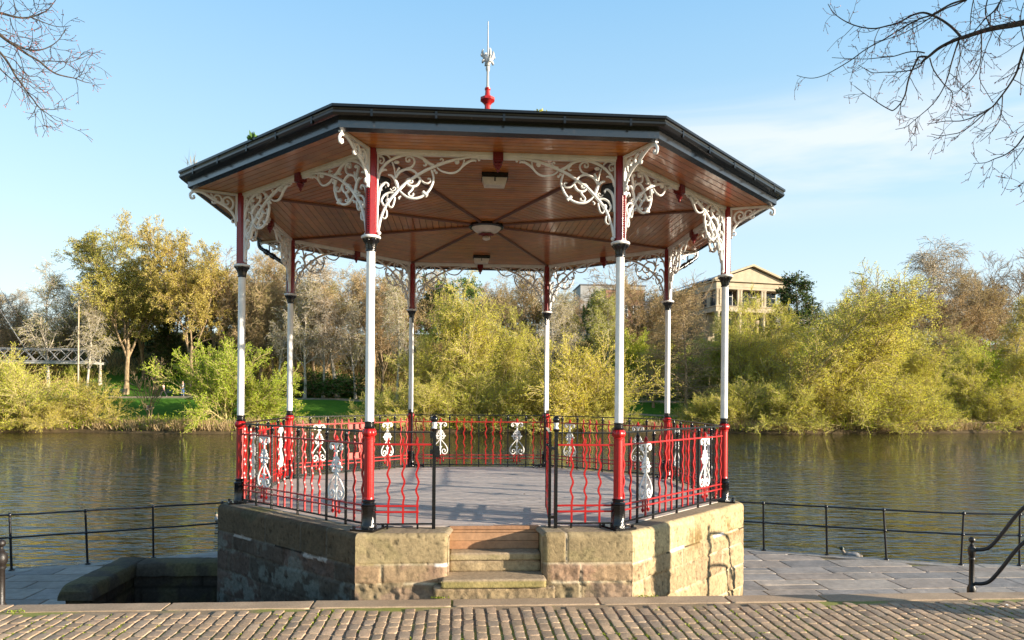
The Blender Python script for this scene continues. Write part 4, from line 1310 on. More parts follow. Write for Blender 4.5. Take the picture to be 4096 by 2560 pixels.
# ================================================================== RIVER AND FAR BANK
def shore(x): return 62.6 + .082 * x + 1.1 * np.sin(x * .11 + .6) + .7 * np.sin(x * .31)
HS = np.array([-12, -3, -.6, .4, 1.6, 4, 8, 12, 14.2, 16, 18.5, 23, 30, 42, 60, 85, 130, 240, 700.0])
HZ = np.array([-5, -3.4, -2.7, -2.2, -1.75, -1.35, -.65, .15, .62, .85, .90, 1.6, 4.0, 8.6, 12.5, 14.5, 15, 16, 16.0])
def terrain(x, y):
    x = np.asarray(x, float); y = np.asarray(y, float)
    s = y - shore(x)
    k = 1 + .18 * (vnoise(x * .03, y * .03, seed=141) - .5)
    z = np.interp(s, HS, HZ)
    return np.where(z > 1.5, 1.5 + (z - 1.5) * k, z) + .35 * (vnoise(x * .25, y * .25, seed=142) - .5) * np.clip((s - .5) / 3, 0, 1)
def land_col(X, Y, Z):
    s = Y - shore(X)
    n = fbm(X * .35, Y * .35, seed=145, oct=4); n2 = fbm(X * 1.5, Y * 1.5, seed=146, oct=3)
    g = np.array((.045, .13, .010)) * (.6 + .8 * n)[..., None]
    pale_green = np.array((.11, .23, .018))  # lighter green, mixed in by noise
    g = g * (1 - n2[..., None] * .6) + pale_green * (n2[..., None] * .6)
    soil = np.array((.085, .06, .03)) * (.6 + .8 * n2)[..., None]
    w = np.clip(1 - (s - 1.2) / 2.0, 0, 1)[..., None]
    c = g * (1 - w) + soil * w
    for s0, hw in ((15.6, 1.0), (7.3, .5)):
        p = np.clip(1.6 - np.abs(s - s0) / hw * 1.1, 0, 1)[..., None]
        if s0 < 10: p = p * np.clip((X + 12) / 4, 0, 1)[..., None]
        c = c * (1 - p) + np.array((.33, .26, .18)) * p
    far = np.clip((s - np.where((X > -50) & (X < -30), 30, 19)) / 3, 0, 1)[..., None] * np.clip((n - .28) / .15, 0, 1)[..., None] * .85
    return c * (1 - far) + np.array((.11, .085, .038)) * (.5 + n2[..., None]) * far
xs = np.concatenate([[-700, -400, -250], np.linspace(-160, 170, 420), [260, 420, 700]])
ys = np.concatenate([np.linspace(38, 100, 260), np.linspace(101, 160, 50), [200, 280, 420, 700]])
quad_sheet('far_bank', xs, ys, terrain, land_col, M['soil'])
xs2 = np.linspace(-700, 700, 8)
mw, nt, b, _ = _mat('river water')
c = coords(nt)
mp = N(nt, 'ShaderNodeMapping'); mp.inputs['Scale'].default_value = (.55, 1.5, 1); mp.inputs['Rotation'].default_value = (0, 0, .25)
nt.links.new(c, mp.inputs[0])
n1 = noise(nt, mp.outputs[0], 1.4, 2, .5); n2 = noise(nt, mp.outputs[0], 6.0, 2, .5); n3 = noise(nt, mp.outputs[0], .10, 2, .5)
def math_(op, a, b_=None):
    n = N(nt, 'ShaderNodeMath', operation=op)
    for i, v in enumerate((a, b_)):
        if v is None: continue
        if isinstance(v, bpy.types.NodeSocket): nt.links.new(v, n.inputs[i])
        else: n.inputs[i].default_value = v
    return n.outputs[0]
amp = math_('ADD', math_('MULTIPLY', n3, 1.1), .45)
h = math_('MULTIPLY', math_('ADD', n1, math_('MULTIPLY', n2, .16)), amp)
bp = N(nt, 'ShaderNodeBump', Strength=1.0, Distance=.15)
nt.links.new(h, bp.inputs['Height']); nt.links.new(bp.outputs[0], b.inputs['Normal'])
b.inputs['Base Color'].default_value = (.011, .011, .004, 1)
b.inputs['Roughness'].default_value = .02; b.inputs['IOR'].default_value = 1.333
V = [(-700, -1.0, WATER), (700, -1.0, WATER), (700, 90, WATER), (-700, 90, WATER)]
o = link('river_water', mesh_np('river_water', V, np.array([[0, 1, 2, 3]]), mw, smooth=False)); tag(o, kind='structure')
# ================================================================== VEGETATION
UP = np.array((0., 0., 1.))
def unit(v): return v / (np.linalg.norm(v, axis=-1, keepdims=True) + 1e-9)
def grow(r, pos, dirs, ln, rad, levels):
    out = []
    pos = np.asarray(pos, float); dirs = unit(np.asarray(dirs, float)); ln = np.asarray(ln, float); rad = np.asarray(rad, float)
    for li, L in enumerate(levels):
        n = len(pos); ns = L['seg']
        P = np.zeros((n, ns + 1, 3)); Dd = np.zeros((n, ns + 1, 3)); P[:, 0] = pos; Dd[:, 0] = dirs; d = dirs
        for k in range(ns):
            d = unit(d + r.normal(0, L.get('wander', .08), (n, 3)) + UP * L.get('trop', 0) * ((k + 1) / ns))
            P[:, k + 1] = P[:, k] + d * (ln / ns)[:, None]; Dd[:, k + 1] = d
        R = rad[:, None] * (1 - (1 - L.get('tip', .35)) * np.linspace(0, 1, ns + 1)[None])
        out.append((P, R, Dd))
        if li + 1 == len(levels): break
        C = levels[li + 1]; m = C['n']
        t = C.get('f0', .2) + (C.get('f1', 1.0) - C.get('f0', .2)) * (np.arange(m)[None] + r.random((n, m))) / m
        fi = np.minimum(t * ns, ns - 1e-6); i0 = fi.astype(int); fr = (fi - i0)[..., None]
        rows = np.arange(n)[:, None]
        pp = P[rows, i0] * (1 - fr) + P[rows, i0 + 1] * fr
        pd = Dd[rows, i0 + 1]
        pr = R[rows, i0] * (1 - fr[..., 0]) + R[rows, i0 + 1] * fr[..., 0]
        side = unit(np.cross(pd, r.normal(0, 1, pd.shape)))
        if C.get('flat'): side = unit(side * np.array((1, 1, .25)))
        a = np.radians(r.normal(C['ang'], C.get('sd', 8), (n, m)))[..., None]
        dirs = unit(pd * np.cos(a) + side * np.sin(a)).reshape(-1, 3)
        ln = (C['len'] * (1 - C.get('fall', .4) * t) * r.uniform(.7, 1.2, (n, m))).reshape(-1)
        rad = np.minimum(pr * C.get('rr', .5), C.get('rmax', 9)).reshape(-1)
        pos = pp.reshape(-1, 3)
    return out
def tubes(P, R, k):
    n, s, _ = P.shape
    d = unit(P[:, -1] - P[:, 0])
    ref = np.where(np.abs(d[:, 2:3]) < .9, UP[None], np.array((1., 0, 0))[None])
    a = unit(np.cross(d, ref)); b = np.cross(d, a)
    t = np.arange(k) * 2 * math.pi / k
    off = a[:, None, None] * np.cos(t)[None, None, :, None] + b[:, None, None] * np.sin(t)[None, None, :, None]
    V = P[:, :, None, :] + off * R[:, :, None, None]
    base = (np.arange(n) * s * k)[:, None, None]
    i, j = np.meshgrid(np.arange(s - 1), np.arange(k), indexing='ij')
    j2 = (j + 1) % k
    f = np.stack([i * k + j, i * k + j2, (i + 1) * k + j2, (i + 1) * k + j], -1).reshape(-1, 4)
    F = (f[None] + base).reshape(-1, 4)
    return V.reshape(-1, 3), F
def leaves(r, P, Dd, m, L, W, jit=.08, spread=.7, t0=.1):
    n, s, _ = P.shape
    t = t0 + (1 - t0) * r.random((n, m)); fi = np.minimum(t * (s - 1), s - 1 - 1e-6); i0 = fi.astype(int); fr = (fi - i0)[..., None]
    rows = np.arange(n)[:, None]
    p = P[rows, i0] * (1 - fr) + P[rows, i0 + 1] * fr + r.normal(0, jit, (n, m, 3))
    d = Dd[rows, i0 + 1] + r.normal(0, spread, (n, m, 3))
    p = p.reshape(-1, 3); d = d.reshape(-1, 3); q = len(p)
    V, F = quads_from(p, d, r.normal(0, 1, (q, 3)), L * r.uniform(.6, 1.3, q), W * r.uniform(.6, 1.3, q))
    rn = np.clip(.5 * r.random(q) + .5 * vnoise(p[:, 0] * .6, p[:, 1] * .6, p[:, 2] * .6, 5), 0, 1)
    return V, F, np.repeat(rn, 4)

KINDS = {}
def protos(kind, seed):
    """-> trunk mesh, crown mesh, height of the prototype"""
    key = (kind, seed)
    if key in KINDS: return KINDS[key]
    r = np.random.default_rng(hash(kind) % 1 + seed * 31 + len(kind) * 7 + ord(kind[0]) + ord(kind[-1]))
    Z3 = [(0, 0, 0)]
    trunk_lv = 2; lf = None; bark = M['bk_grey']; leafm = M['lf_olive']; LM = 6; LL, LW = .18, .10; jit, spread = .10, .8; also = 0
    if kind in ('broad', 'evergreen', 'bare', 'ivytree'):
        ntr = r.integers(4, 6)
        lv = [dict(seg=4, wander=.05, tip=.8), dict(n=int(ntr), f0=.6, ang=24, sd=7, len=11.5, fall=.1, seg=7, wander=.10, trop=.06, rr=.62, tip=.2),
              dict(n=11, f0=.12, ang=46, sd=10, len=5.4, fall=.55, seg=5, wander=.13, trop=.05, rr=.5, tip=.3),
              dict(n=8, f0=.15, ang=44, sd=12, len=2.3, fall=.45, seg=3, wander=.16, rr=.5, tip=.4),
              dict(n=5, f0=.1, ang=42, sd=14, len=1.05, fall=.3, seg=3, wander=.15, trop=-.12, rr=.55, tip=.4)]
        roots = (Z3, [(r.normal(0, .05), r.normal(0, .05), 1)], [5.0], [.23])
        leafm = {'broad': M['lf_gold'], 'evergreen': M['lf_dark'], 'bare': M['lf_brown'], 'ivytree': M['lf_ivy']}[kind]
        LM = {'broad': 22, 'evergreen': 15, 'bare': 9, 'ivytree': 14}[kind]
        LL, LW = {'broad': (.165, .085), 'evergreen': (.30, .18), 'bare': (.17, .055), 'ivytree': (.24, .17)}[kind]
        bark = {'broad': M['bk_pale'], 'evergreen': M['bk_grey'], 'bare': M['bk_brown'], 'ivytree': M['bk_grey']}[kind]
        if kind == 'broad': lv[4]['trop'] = -.22
        if kind == 'evergreen': lv[2]['n'] = 9
    elif kind == 'darkbare':
        lv = [dict(seg=4, wander=.05, tip=.8), dict(n=5, f0=.45, ang=30, sd=8, len=10, fall=.1, seg=7, wander=.11, trop=.07, rr=.6, tip=.2),
              dict(n=10, f0=.15, ang=42, sd=10, len=5.5, fall=.5, seg=6, wander=.14, trop=.05, rr=.5, tip=.3),
              dict(n=9, f0=.15, ang=40, sd=12, len=2.6, fall=.45, seg=4, wander=.16, rr=.55, tip=.4),
              dict(n=5, f0=.1, ang=35, sd=14, len=1.1, fall=.3, seg=3, wander=.15, rr=.6, tip=.5)]
        roots = (Z3, [(0, 0, 1)], [5.5], [.34]); LM = 2; LL, LW = .15, .04; leafm = M['lf_brown']; bark = M['bk_brown']
    elif kind in ('birch', 'barebirch', 'thinbirch'):
        lv = [dict(seg=9, wander=.07, tip=.12), dict(n=20, f0=.28, ang=38, sd=9, len=5.6, fall=.62, seg=5, wander=.12, trop=.10, rr=.42, tip=.25),
              dict(n=9, f0=.12, ang=42, sd=12, len=2.2, fall=.4, seg=4, wander=.15, trop=-.06, rr=.45, tip=.35),
              dict(n=7, f0=.1, ang=40, sd=14, len=1.25, fall=.3, seg=3, wander=.14, trop=-.42, rr=.5, tip=.4)]
        roots = (Z3, [(r.normal(0, .10), r.normal(0, .06), 1)], [15.0], [.23])
        bark = M['bk_birch']; leafm = M['lf_brown'] if kind == 'barebirch' else M['lf_olive']; LM = 15 if kind == 'birch' else 5; LL, LW = (.165, .08) if kind == 'birch' else (.16, .045); trunk_lv = 2
    elif kind in ('willowbush', 'greenbush', 'yellowbush', 'shootbush'):
        ns = 20
        az = r.uniform(0, 6.28, ns); ti = np.abs(r.normal(0, 34 if kind != 'yellowbush' else 28, ns)) * D2R
        dirs = np.stack([np.sin(ti) * np.cos(az), np.sin(ti) * np.sin(az), np.cos(ti)], -1)
        pos = np.stack([np.cos(az) * ti * 1.2, np.sin(az) * ti * 1.2, 0 * az], -1)
        lv = [dict(seg=6, wander=.09, trop=-.10 if kind != 'yellowbush' else -.16, tip=.2), dict(n=13, f0=.06, ang=34, sd=12, len=3.3, fall=.5, seg=4, wander=.13, trop=.05 if kind != 'yellowbush' else -.25, rr=.5, tip=.3),
              dict(n=7, f0=.1, ang=34, sd=14, len=1.35, fall=.3, seg=3, wander=.14, trop=.05 if kind != 'yellowbush' else -.35, rr=.5, tip=.4)]
        roots = (pos, dirs, r.uniform(4.6, 7.4, ns) * (1 - .25 * (ti > .7)), np.full(ns, .075))
        leafm = {'willowbush': M['lf_willow'], 'greenbush': M['lf_green'], 'yellowbush': M['lf_yellow'], 'shootbush': M['lf_red']}[kind]
        LM, (LL, LW) = (14, (.15, .055)) if kind != 'greenbush' else (22, (.14, .09)); bark = M['bk_willow']; jit = .09; trunk_lv = 1; spread = .55
        if kind == 'shootbush': LM = 5
    elif kind == 'willowtree':
        lv = [dict(seg=3, wander=.06, tip=.8), dict(n=6, f0=.2, ang=26, sd=10, len=9.5, fall=.1, seg=7, wander=.10, trop=.04, rr=.6, tip=.2),
              dict(n=12, f0=.08, ang=40, sd=12, len=4.8, fall=.5, seg=5, wander=.13, trop=.04, rr=.45, tip=.3),
              dict(n=8, f0=.1, ang=38, sd=14, len=2.0, fall=.4, seg=3, wander=.14, trop=.03, rr=.5, tip=.4),
              dict(n=4, f0=.1, ang=34, sd=14, len=.95, fall=.3, seg=2, wander=.14, rr=.5, tip=.4)]
        roots = (Z3, [(0, 0, 1)], [2.6], [.30]); leafm = M['lf_willow']; LM = 11; LL, LW = .15, .055; bark = M['bk_willow']; spread = .55
    elif kind == 'leanwillow':
        ns = 9
        xx = np.linspace(-1.6, 1.6, ns); dirs = np.stack([r.normal(.62, .16, ns), r.normal(0, .22, ns), np.ones(ns)], -1)
        pos = np.stack([xx * 1.5, r.normal(0, .6, ns), 0 * xx], -1)
        lv = [dict(seg=8, wander=.07, trop=-.03, tip=.2), dict(n=15, f0=.12, ang=40, sd=12, len=4.6, fall=.5, seg=5, wander=.13, trop=.06, rr=.42, tip=.3),
              dict(n=9, f0=.1, ang=40, sd=14, len=2.0, fall=.35, seg=3, wander=.14, trop=.04, rr=.5, tip=.4),
              dict(n=4, f0=.1, ang=34, sd=14, len=.95, fall=.3, seg=2, wander=.14, rr=.5, tip=.4)]
        roots = (pos, dirs, r.uniform(10, 16.5, ns), r.uniform(.13, .2, ns)); leafm = M['lf_willow']; LM = 10; LL, LW = .15, .055; bark = M['bk_willow']; spread = .55; trunk_lv = 2
    elif kind == 'conifer':
        lv = [dict(seg=6, wander=.02, tip=.1), dict(n=90, f0=.06, ang=72, sd=8, len=3.6, fall=.86, seg=4, wander=.08, trop=-.04, rr=.3, tip=.3),
              dict(n=11, f0=.1, ang=48, sd=12, len=.95, fall=.4, seg=2, wander=.12, trop=-.08, rr=.5, tip=.4)]
        roots = (Z3, [(0, 0, 1)], [11.0], [.2]); leafm = M['lf_dark']; LM = 10; LL, LW = .26, .10; trunk_lv = 1
    elif kind == 'larch':
        lv = [dict(seg=8, wander=.03, tip=.1), dict(n=120, f0=.10, ang=82, sd=9, len=5.6, fall=.72, seg=5, wander=.09, trop=.02, rr=.3, tip=.3, flat=1),
              dict(n=11, f0=.12, ang=52, sd=12, len=1.5, fall=.4, seg=3, wander=.14, trop=-.03, rr=.5, tip=.4, flat=1)]
        roots = (Z3, [(0, 0, 1)], [15.0], [.22]); leafm = M['lf_larch']; LM = 9; LL, LW = .17, .05; trunk_lv = 1; bark = M['bk_brown']
    elif kind == 'sapling':
        lv = [dict(seg=6, wander=.05, tip=.25), dict(n=17, f0=.12, ang=24, sd=8, len=2.7, fall=.55, seg=5, wander=.08, trop=.12, rr=.55, tip=.3),
              dict(n=6, f0=.2, ang=30, sd=10, len=.8, fall=.3, seg=3, wander=.1, trop=.1, rr=.6, tip=.5)]
        roots = ([(0, 0, 0), (.2, 0, 0), (-.1, .2, 0)], [(.05, 0, 1), (.22, 0, 1), (-.16, 0, 1)], [6.0, 5.0, 4.2], [.085, .06, .05]); leafm = M['lf_gold']; LM = 1; LL, LW = .10, .05; bark = M['bk_pale']; trunk_lv = 1
    elif kind == 'shrub':
        ns = 16; az = r.uniform(0, 6.28, ns); ti = np.abs(r.normal(0, 45, ns)) * D2R
        dirs = np.stack([np.sin(ti) * np.cos(az), np.sin(ti) * np.sin(az), np.cos(ti)], -1)
        pos = np.stack([np.cos(az) * .5, np.sin(az) * .5, 0 * az], -1)
        lv = [dict(seg=4, wander=.12, trop=-.05, tip=.3), dict(n=9, f0=.1, ang=40, sd=12, len=1.3, fall=.4, seg=3, wander=.14, rr=.5, tip=.4), dict(n=5, f0=.1, ang=40, sd=14, len=.6, fall=.3, seg=2, wander=.15, rr=.6)]
        roots = (pos, dirs, r.uniform(1.6, 2.7, ns), np.full(ns, .03)); leafm = M['lf_ivy']; LM = 12; LL, LW = .16, .11; trunk_lv = 1; bark = M['bk_brown']
    g = grow(r, *roots, lv)
    sides = [8, 6, 5, 3, 3]
    tV, tF, n0 = [], [], 0
    for P, R, Dd in g[:trunk_lv]:
        if P is g[0][0]: R = R * (1 + .55 * np.exp(-np.linspace(0, 1, R.shape[1])[None] * 14))
        v, f = tubes(P, R, sides[min(len(tV), 4)]); tV.append(v); tF.append(f + n0); n0 += len(v)
    top = max(P[:, :, 2].max() for P, _, _ in g)
    tme = mesh_np('trunk', np.concatenate(tV), np.concatenate(tF), bark)
    cV, cF, cA, cM, n0 = [], [], [], [], 0
    for q, (P, R, Dd) in enumerate(g[trunk_lv:]):
        v, f = tubes(P, np.maximum(R, .019), 4 if q == 0 else 3); cV.append(v); cF.append(f + n0); cA.append(np.full(len(v), .5)); cM.append(np.zeros(len(f), int)); n0 += len(v)
    if LM:
        v, f, a = leaves(r, g[-1][0], g[-1][2], LM, LL, LW, jit, spread); cV.append(v); cF.append(f + n0); cA.append(a); cM.append(np.ones(len(f), int)); n0 += len(v)
        if len(g) > 3:
            v, f, a = leaves(r, g[-2][0], g[-2][2], max(2, LM // 2), LL, LW, jit, spread, .3); cV.append(v); cF.append(f + n0); cA.append(a); cM.append(np.ones(len(f), int)); n0 += len(v)
    cme = mesh_np('crown', np.concatenate(cV), np.concatenate(cF), [bark, leafm], mi=np.concatenate(cM), attrs={'rnd': (np.concatenate(cA), 'POINT')})
    KINDS[key] = (tme, cme, top)
    return KINDS[key]
NAME = dict(broad='broadleaf_tree', evergreen='evergreen_tree', bare='bare_tree', darkbare='bare_tree', ivytree='ivy_clad_tree', birch='birch_tree', barebirch='birch_tree', thinbirch='birch_tree', willowbush='willow_bush', greenbush='green_bush',
            yellowbush='weeping_willow', shootbush='red_shoot_bush', willowtree='willow_tree', leanwillow='leaning_willow', conifer='conifer_tree', larch='larch_tree', sapling='bare_sapling', shrub='evergreen_shrub')
CAT = dict(willowbush='bush', greenbush='bush', shootbush='bush', shrub='shrub', yellowbush='bush', sapling='sapling')
def plant(kind, seed, x, y, h, label, group=None, wide=1.0, rz=0.0, sink=.15, bark=None, leaf=None):
    tme, cme, top = protos(kind, seed)
    s = h / top
    z = float(terrain(x, y)) - sink
    e = empty(NAME[kind], (x, y, z), label, CAT.get(kind, 'tree'), group, rz=rz)
    e.scale = (s * wide, s * wide, s)
    link('stems' if kind in CAT and kind != 'sapling' else 'trunk', tme, e, keep=False); link('crown', cme, e, keep=False)
    return e
TREES = [
    ('willowbush', 1, -42.31, 61.64, 6.77, 1.25, 0, 'wide yellow green willow thicket on the water edge at the far left', None),
    ('willowbush', 2, -37.33, 63.12, 5.46, 1.15, 1.0, 'rounded yellow green willow thicket left of the thin bare sapling', None),
    ('willowbush', 1, -47.7, 62.73, 8.11, 1.2, 2.0, 'tall willow thicket cut by the left edge of the frame', None),
    ('darkbare', 1, -57.47, 83.07, 13.22, 0.8, 0, 'thin bare tree at the left edge above the lattice bridge', None),
    ('thinbirch', 1, -49.9, 79.43, 16.3, 1.0, 0.5, 'slender pale birch with drooping crown, leftmost of the tall trees', None),
    ('thinbirch', 2, -44.05, 76.35, 12.22, 0.95, 2.1, 'small forked birch in front of the white house', None),
    ('broad', 1, -41.16, 79.87, 22.36, 1.0, 0, 'tallest golden leaved tree on the left bank with a forked pale trunk', None),
    ('broad', 2, -41.79, 86.74, 16.69, 0.95, 2.2, 'golden olive tree behind the two tall bank trees', None),
    ('broad', 3, -33.31, 79.33, 21.91, 0.82, 1.0, 'tall golden tree with pale trunk behind the strolling couple', None),
    ('evergreen', 1, -41.48, 92.8, 13.2, 1.0, 0.4, 'dark evergreen tree behind the tallest golden tree', 'evergreens behind the left bank trees'),
    ('evergreen', 2, -32.91, 92.26, 15.0, 0.9, 1.4, 'dark evergreen tree just left of the bandstand', 'evergreens behind the left bank trees'),
    ('evergreen', 1, -50.78, 95.52, 11.38, 0.8, 2.4, 'dark evergreen tree behind the white house', 'evergreens behind the left bank trees'),
    ('conifer', 1, -63.47, 96.77, 5.3, 1.1, 0, 'small dark conifer above the lattice bridge', None),
    ('conifer', 1, -35.59, 88.57, 8.74, 1.3, 1, 'dark yew like conifer in shade behind the park bench', None),
    ('conifer', 1, -39.22, 87.26, 7.79, 1.5, 2, 'low dark conifer in shade behind the bench', None),
    ('shootbush', 1, -57.01, 89.2, 7.51, 1.3, 0, 'red brown leafless bush above the lattice bridge', None),
    ('yellowbush', 2, -60.95, 91.77, 5.13, 1.0, 1, 'golden shrub above the lattice bridge', None),
    ('greenbush', 1, -23.91, 64.02, 8.45, 1.0, 0, 'rounded fresh green bush on the bank, seen left of the front left column', None),
    ('greenbush', 2, -20.65, 64.23, 4.98, 0.8, 1, 'small green bush behind the left railing', None),
    ('sapling', 1, -31.84, 64.23, 6.77, 0.9, 0, 'bare orange stemmed sapling beside the speed limit sign', None),
    ('bare', 1, -26.29, 84.95, 17.76, 0.95, 0.2, 'tall bare brown tree behind the left columns', None),
    ('bare', 2, -22.88, 89.18, 16.67, 0.95, 1.7, 'bare brown tree with sky showing through it behind the left columns', None),
    ('thinbirch', 3, -22.31, 76.8, 15.33, 0.85, 0.9, 'thin crooked birch left of the twin trunked birch', None),
    ('barebirch', 1, -15.53, 79.54, 18.03, 1.05, 0, 'twin trunked white birch framed by the left front columns', None),
    ('barebirch', 2, -17.06, 78.24, 13.11, 0.95, 2.5, 'low forked birch leaning against the white birch', None),
    ('bare', 1, -14.93, 94.12, 14.14, 1.0, 2.9, 'bare brown tree in the thicket behind the white birch', None),
    ('ivytree', 1, -29.1, 86.37, 11.94, 0.8, 0.3, 'ivy covered tree at the left side of the bandstand', None),
    ('shrub', 1, -17.34, 80.17, 3.56, 2.0, 0, 'glossy dark green shrub at the foot of the white birch', None),
    ('shrub', 1, -21.04, 81.62, 2.27, 2.2, 1.2, 'low dark evergreen shrub beside the glossy shrub', None),
    ('shrub', 1, -26.87, 80.0, 2.73, 2.2, 2.2, 'low dark evergreen shrub behind the green bush', None),
    ('willowbush', 3, -8.34, 64.7, 4.15, 1.25, 0, 'low yellow green willow bush in front of the leaning birch', None),
    ('thinbirch', 1, -7.81, 75.22, 15.82, 0.8, 3.0, 'leaning birch with peeling white trunk behind the front left column', None),
    ('bare', 2, -9.85, 95.22, 14.26, 1.1, 0.6, 'bare brown tree behind the leaning birch', None),
    ('ivytree', 2, -3.08, 86.06, 16.32, 0.75, 1, 'ivy covered tree behind the big centre willow', None),
    ('willowtree', 1, 0.45, 69.4, 17.2, 0.85, 0, 'big yellow green willow at the centre of the far bank', None),
    ('willowtree', 2, -3.97, 69.29, 10.45, 0.9, 2, 'smaller willow left of the big centre willow', None),
    ('willowtree', 1, 5.24, 72.74, 12.83, 0.85, 1.2, 'smaller willow right of the big centre willow', None),
    ('willowbush', 2, 1.18, 65.88, 6.91, 1.4, 2.0, 'wide willow thicket at the water edge below the big centre willow', None),
    ('willowbush', 1, 12.87, 67.32, 10.31, 1.15, 0.7, 'domed yellow green willow between the two right front columns', None),
    ('willowbush', 3, 7.71, 67.2, 7.14, 1.15, 1.5, 'willow thicket at the water edge left of the domed willow', None),
    ('thinbirch', 2, 11.41, 84.32, 14.94, 1.15, 1.0, 'olive birch with two white stems behind the domed willow', None),
    ('birch', 3, 17.67, 92.16, 13.48, 1.1, 2.0, 'bushy olive birch below the grey roofed building', None),
    ('birch', 1, 9.54, 94.61, 12.39, 1.1, 0.3, 'olive birch behind the rear right column', None),
    ('ivytree', 1, 21.64, 97.84, 13.05, 0.5, 2.0, 'dark ivy clad tree in front of the brick building', None),
    ('darkbare', 2, 26.2, 95.06, 19.0, 1.15, 0.4, 'dark bare tree spreading its branches beside the brick building', None),
    ('ivytree', 2, 25.33, 95.11, 8.83, 0.55, 0, 'ivy covered stump tree below the dark bare tree', None),
    ('birch', 1, 19.74, 86.5, 15.81, 1.0, 1.1, 'olive birch standing in front of the brick building', None),
    ('bare', 2, 27.13, 88.95, 16.97, 0.9, 0.3, 'bare brown tree between the brick building and the larches', None),
    ('greenbush', 1, 23.87, 89.09, 9.29, 1.0, 2.2, 'bright green bush on the slope below the brick building', None),
    ('larch', 1, 26.87, 73.48, 15.35, 1.15, 0, 'brown layered larch tree left of the classical building', None),
    ('larch', 1, 23.91, 77.1, 10.91, 0.95, 2, 'smaller brown larch behind the right hand columns', None),
    ('willowtree', 2, 34.72, 74.71, 15.79, 0.85, 0.5, 'slim willow in front of the classical portico', None),
    ('willowtree', 1, 36.31, 71.81, 12.44, 0.8, 2.6, 'lower willow to the right of the slim willow', None),
    ('conifer', 2, 50.9, 92.63, 17.68, 1.35, 0, 'pointed dark green conifer right of the classical building', None),
    ('leanwillow', 1, 37.54, 69.02, 17.62, 1.2, 0, 'big many stemmed willow leaning right over the bank', None),
    ('willowbush', 2, 34.47, 65.92, 5.96, 1.2, 0.6, 'low willow thicket at the foot of the leaning willow', None),
    ('willowbush', 3, 44.49, 68.13, 7.71, 1.4, 2.4, 'broad willow thicket at the water edge right of the leaning stems', None),
    ('willowtree', 2, 52.9, 75.64, 12.56, 1.05, 1.1, 'yellow green willow right of the leaning willow', None),
    ('barebirch', 3, 70.21, 96.5, 23.8, 1.15, 0, 'tall bare birch against the sky on the right', None),
    ('barebirch', 1, 78.13, 98.7, 19.23, 1.0, 1.8, 'shorter bare birch right of the tall bare birch', None),
    ('darkbare', 1, 90.38, 109.2, 20.37, 1.0, 0.9, 'bare tree on the skyline at the right', None),
    ('darkbare', 2, 94.96, 104.65, 21.59, 1.0, 2.6, 'dark bare tree at the top right of the bank', None),
    ('bare', 3, 77.18, 92.64, 18.19, 1.2, 0.5, 'pinkish brown bare tree on the right bank', None),
    ('bare', 1, 67.86, 89.81, 13.67, 1.0, 2.1, 'brown bare tree behind the right hand willows', None),
    ('birch', 2, 74.6, 80.72, 15.9, 1.0, 2, 'fresh leaved birch at the right edge of the frame', None),
    ('yellowbush', 1, 64.68, 75.15, 8.97, 1.0, 0, 'weeping bright yellow willow near the right edge', None),
    ('yellowbush', 2, 67.97, 72.2, 5.41, 1.05, 1, 'weeping yellow willow over the water at the right edge', None),
    ('willowbush', 1, 55.8, 69.26, 3.5, 1.0, 3.0, 'low willow bush over fallen branches on the right shore', None),
    ('willowbush', 3, 28.73, 67.27, 4.72, 1.0, 0.3, 'low thin willow bush behind the right hand columns', None),
    ('willowbush', 2, 31.33, 66.51, 5.94, 1.25, 1.9, 'yellow green willow at the water edge below the classical building', None),
    ('willowbush', 1, 40.05, 67.33, 6.41, 1.2, 0.2, 'willow thicket at the water edge under the leaning stems', None),
    ('willowbush', 3, 50.68, 69.03, 6.91, 1.3, 2.9, 'willow thicket at the water edge below the tall bare birch', None),
    ('willowtree', 1, 56.68, 74.15, 10.37, 0.95, 0.4, 'yellow green willow below the tall bare birch', None),
    ('willowtree', 2, 66.42, 79.83, 12.23, 0.9, 2.8, 'yellow green willow behind the weeping willow', None),
    ('willowtree', 1, 72.27, 76.09, 12.27, 0.9, 1.7, 'yellow green willow cut by the right edge of the frame', None),
    ('willowbush', 2, 64.15, 71.54, 5.28, 1.3, 0.9, 'willow thicket at the water edge left of the last weeping willow', None),
    ('willowbush', 1, 25.83, 67.28, 3.82, 1.1, 2.2, 'low willow at the water edge in front of the larch', None),
    ('willowbush', 3, -3.7, 64.27, 5.6, 1.3, 0.1, 'willow thicket at the water edge left of the big centre willow', None),
    ('willowbush', 1, 5.16, 67.34, 6.25, 1.2, 2.6, 'willow thicket at the water edge right of the big centre willow', None),
    ('willowbush', 2, 10.9, 66.4, 4.63, 1.2, 1.2, 'low willow at the water edge below the domed willow', None),
    ('willowbush', 3, 16.28, 66.42, 5.28, 1.0, 0.4, 'low willow at the water edge behind the front right column', None),
    ('willowbush', 3, -39.62, 61.78, 3.31, 1.4, 0.7, 'low willow at the water edge between the two left thickets', None),
    ('bare', 1, -23.91, 82.02, 17.69, 0.8, 0.7, 'bare brown tree left of the thin crooked birch', None),
    ('bare', 3, -20.05, 87.9, 17.58, 0.9, 1.3, 'bare brown tree between the left hand columns with tangled twigs', None),
    ('thinbirch', 2, -19.05, 77.2, 15.03, 0.9, 0.2, 'thin birch stem left of the twin trunked birch', None),
    ('bare', 2, -17.38, 82.66, 15.86, 0.8, 2.8, 'low bare brown tree behind the twin trunked birch', None),
    ('bare', 3, -11.89, 86.27, 18.21, 0.85, 0.1, 'tall bare tree between the front left column and the leaning birch', None),
    ('bare', 1, -10.2, 81.23, 15.69, 0.8, 1.9, 'low bare tree left of the leaning birch', None),
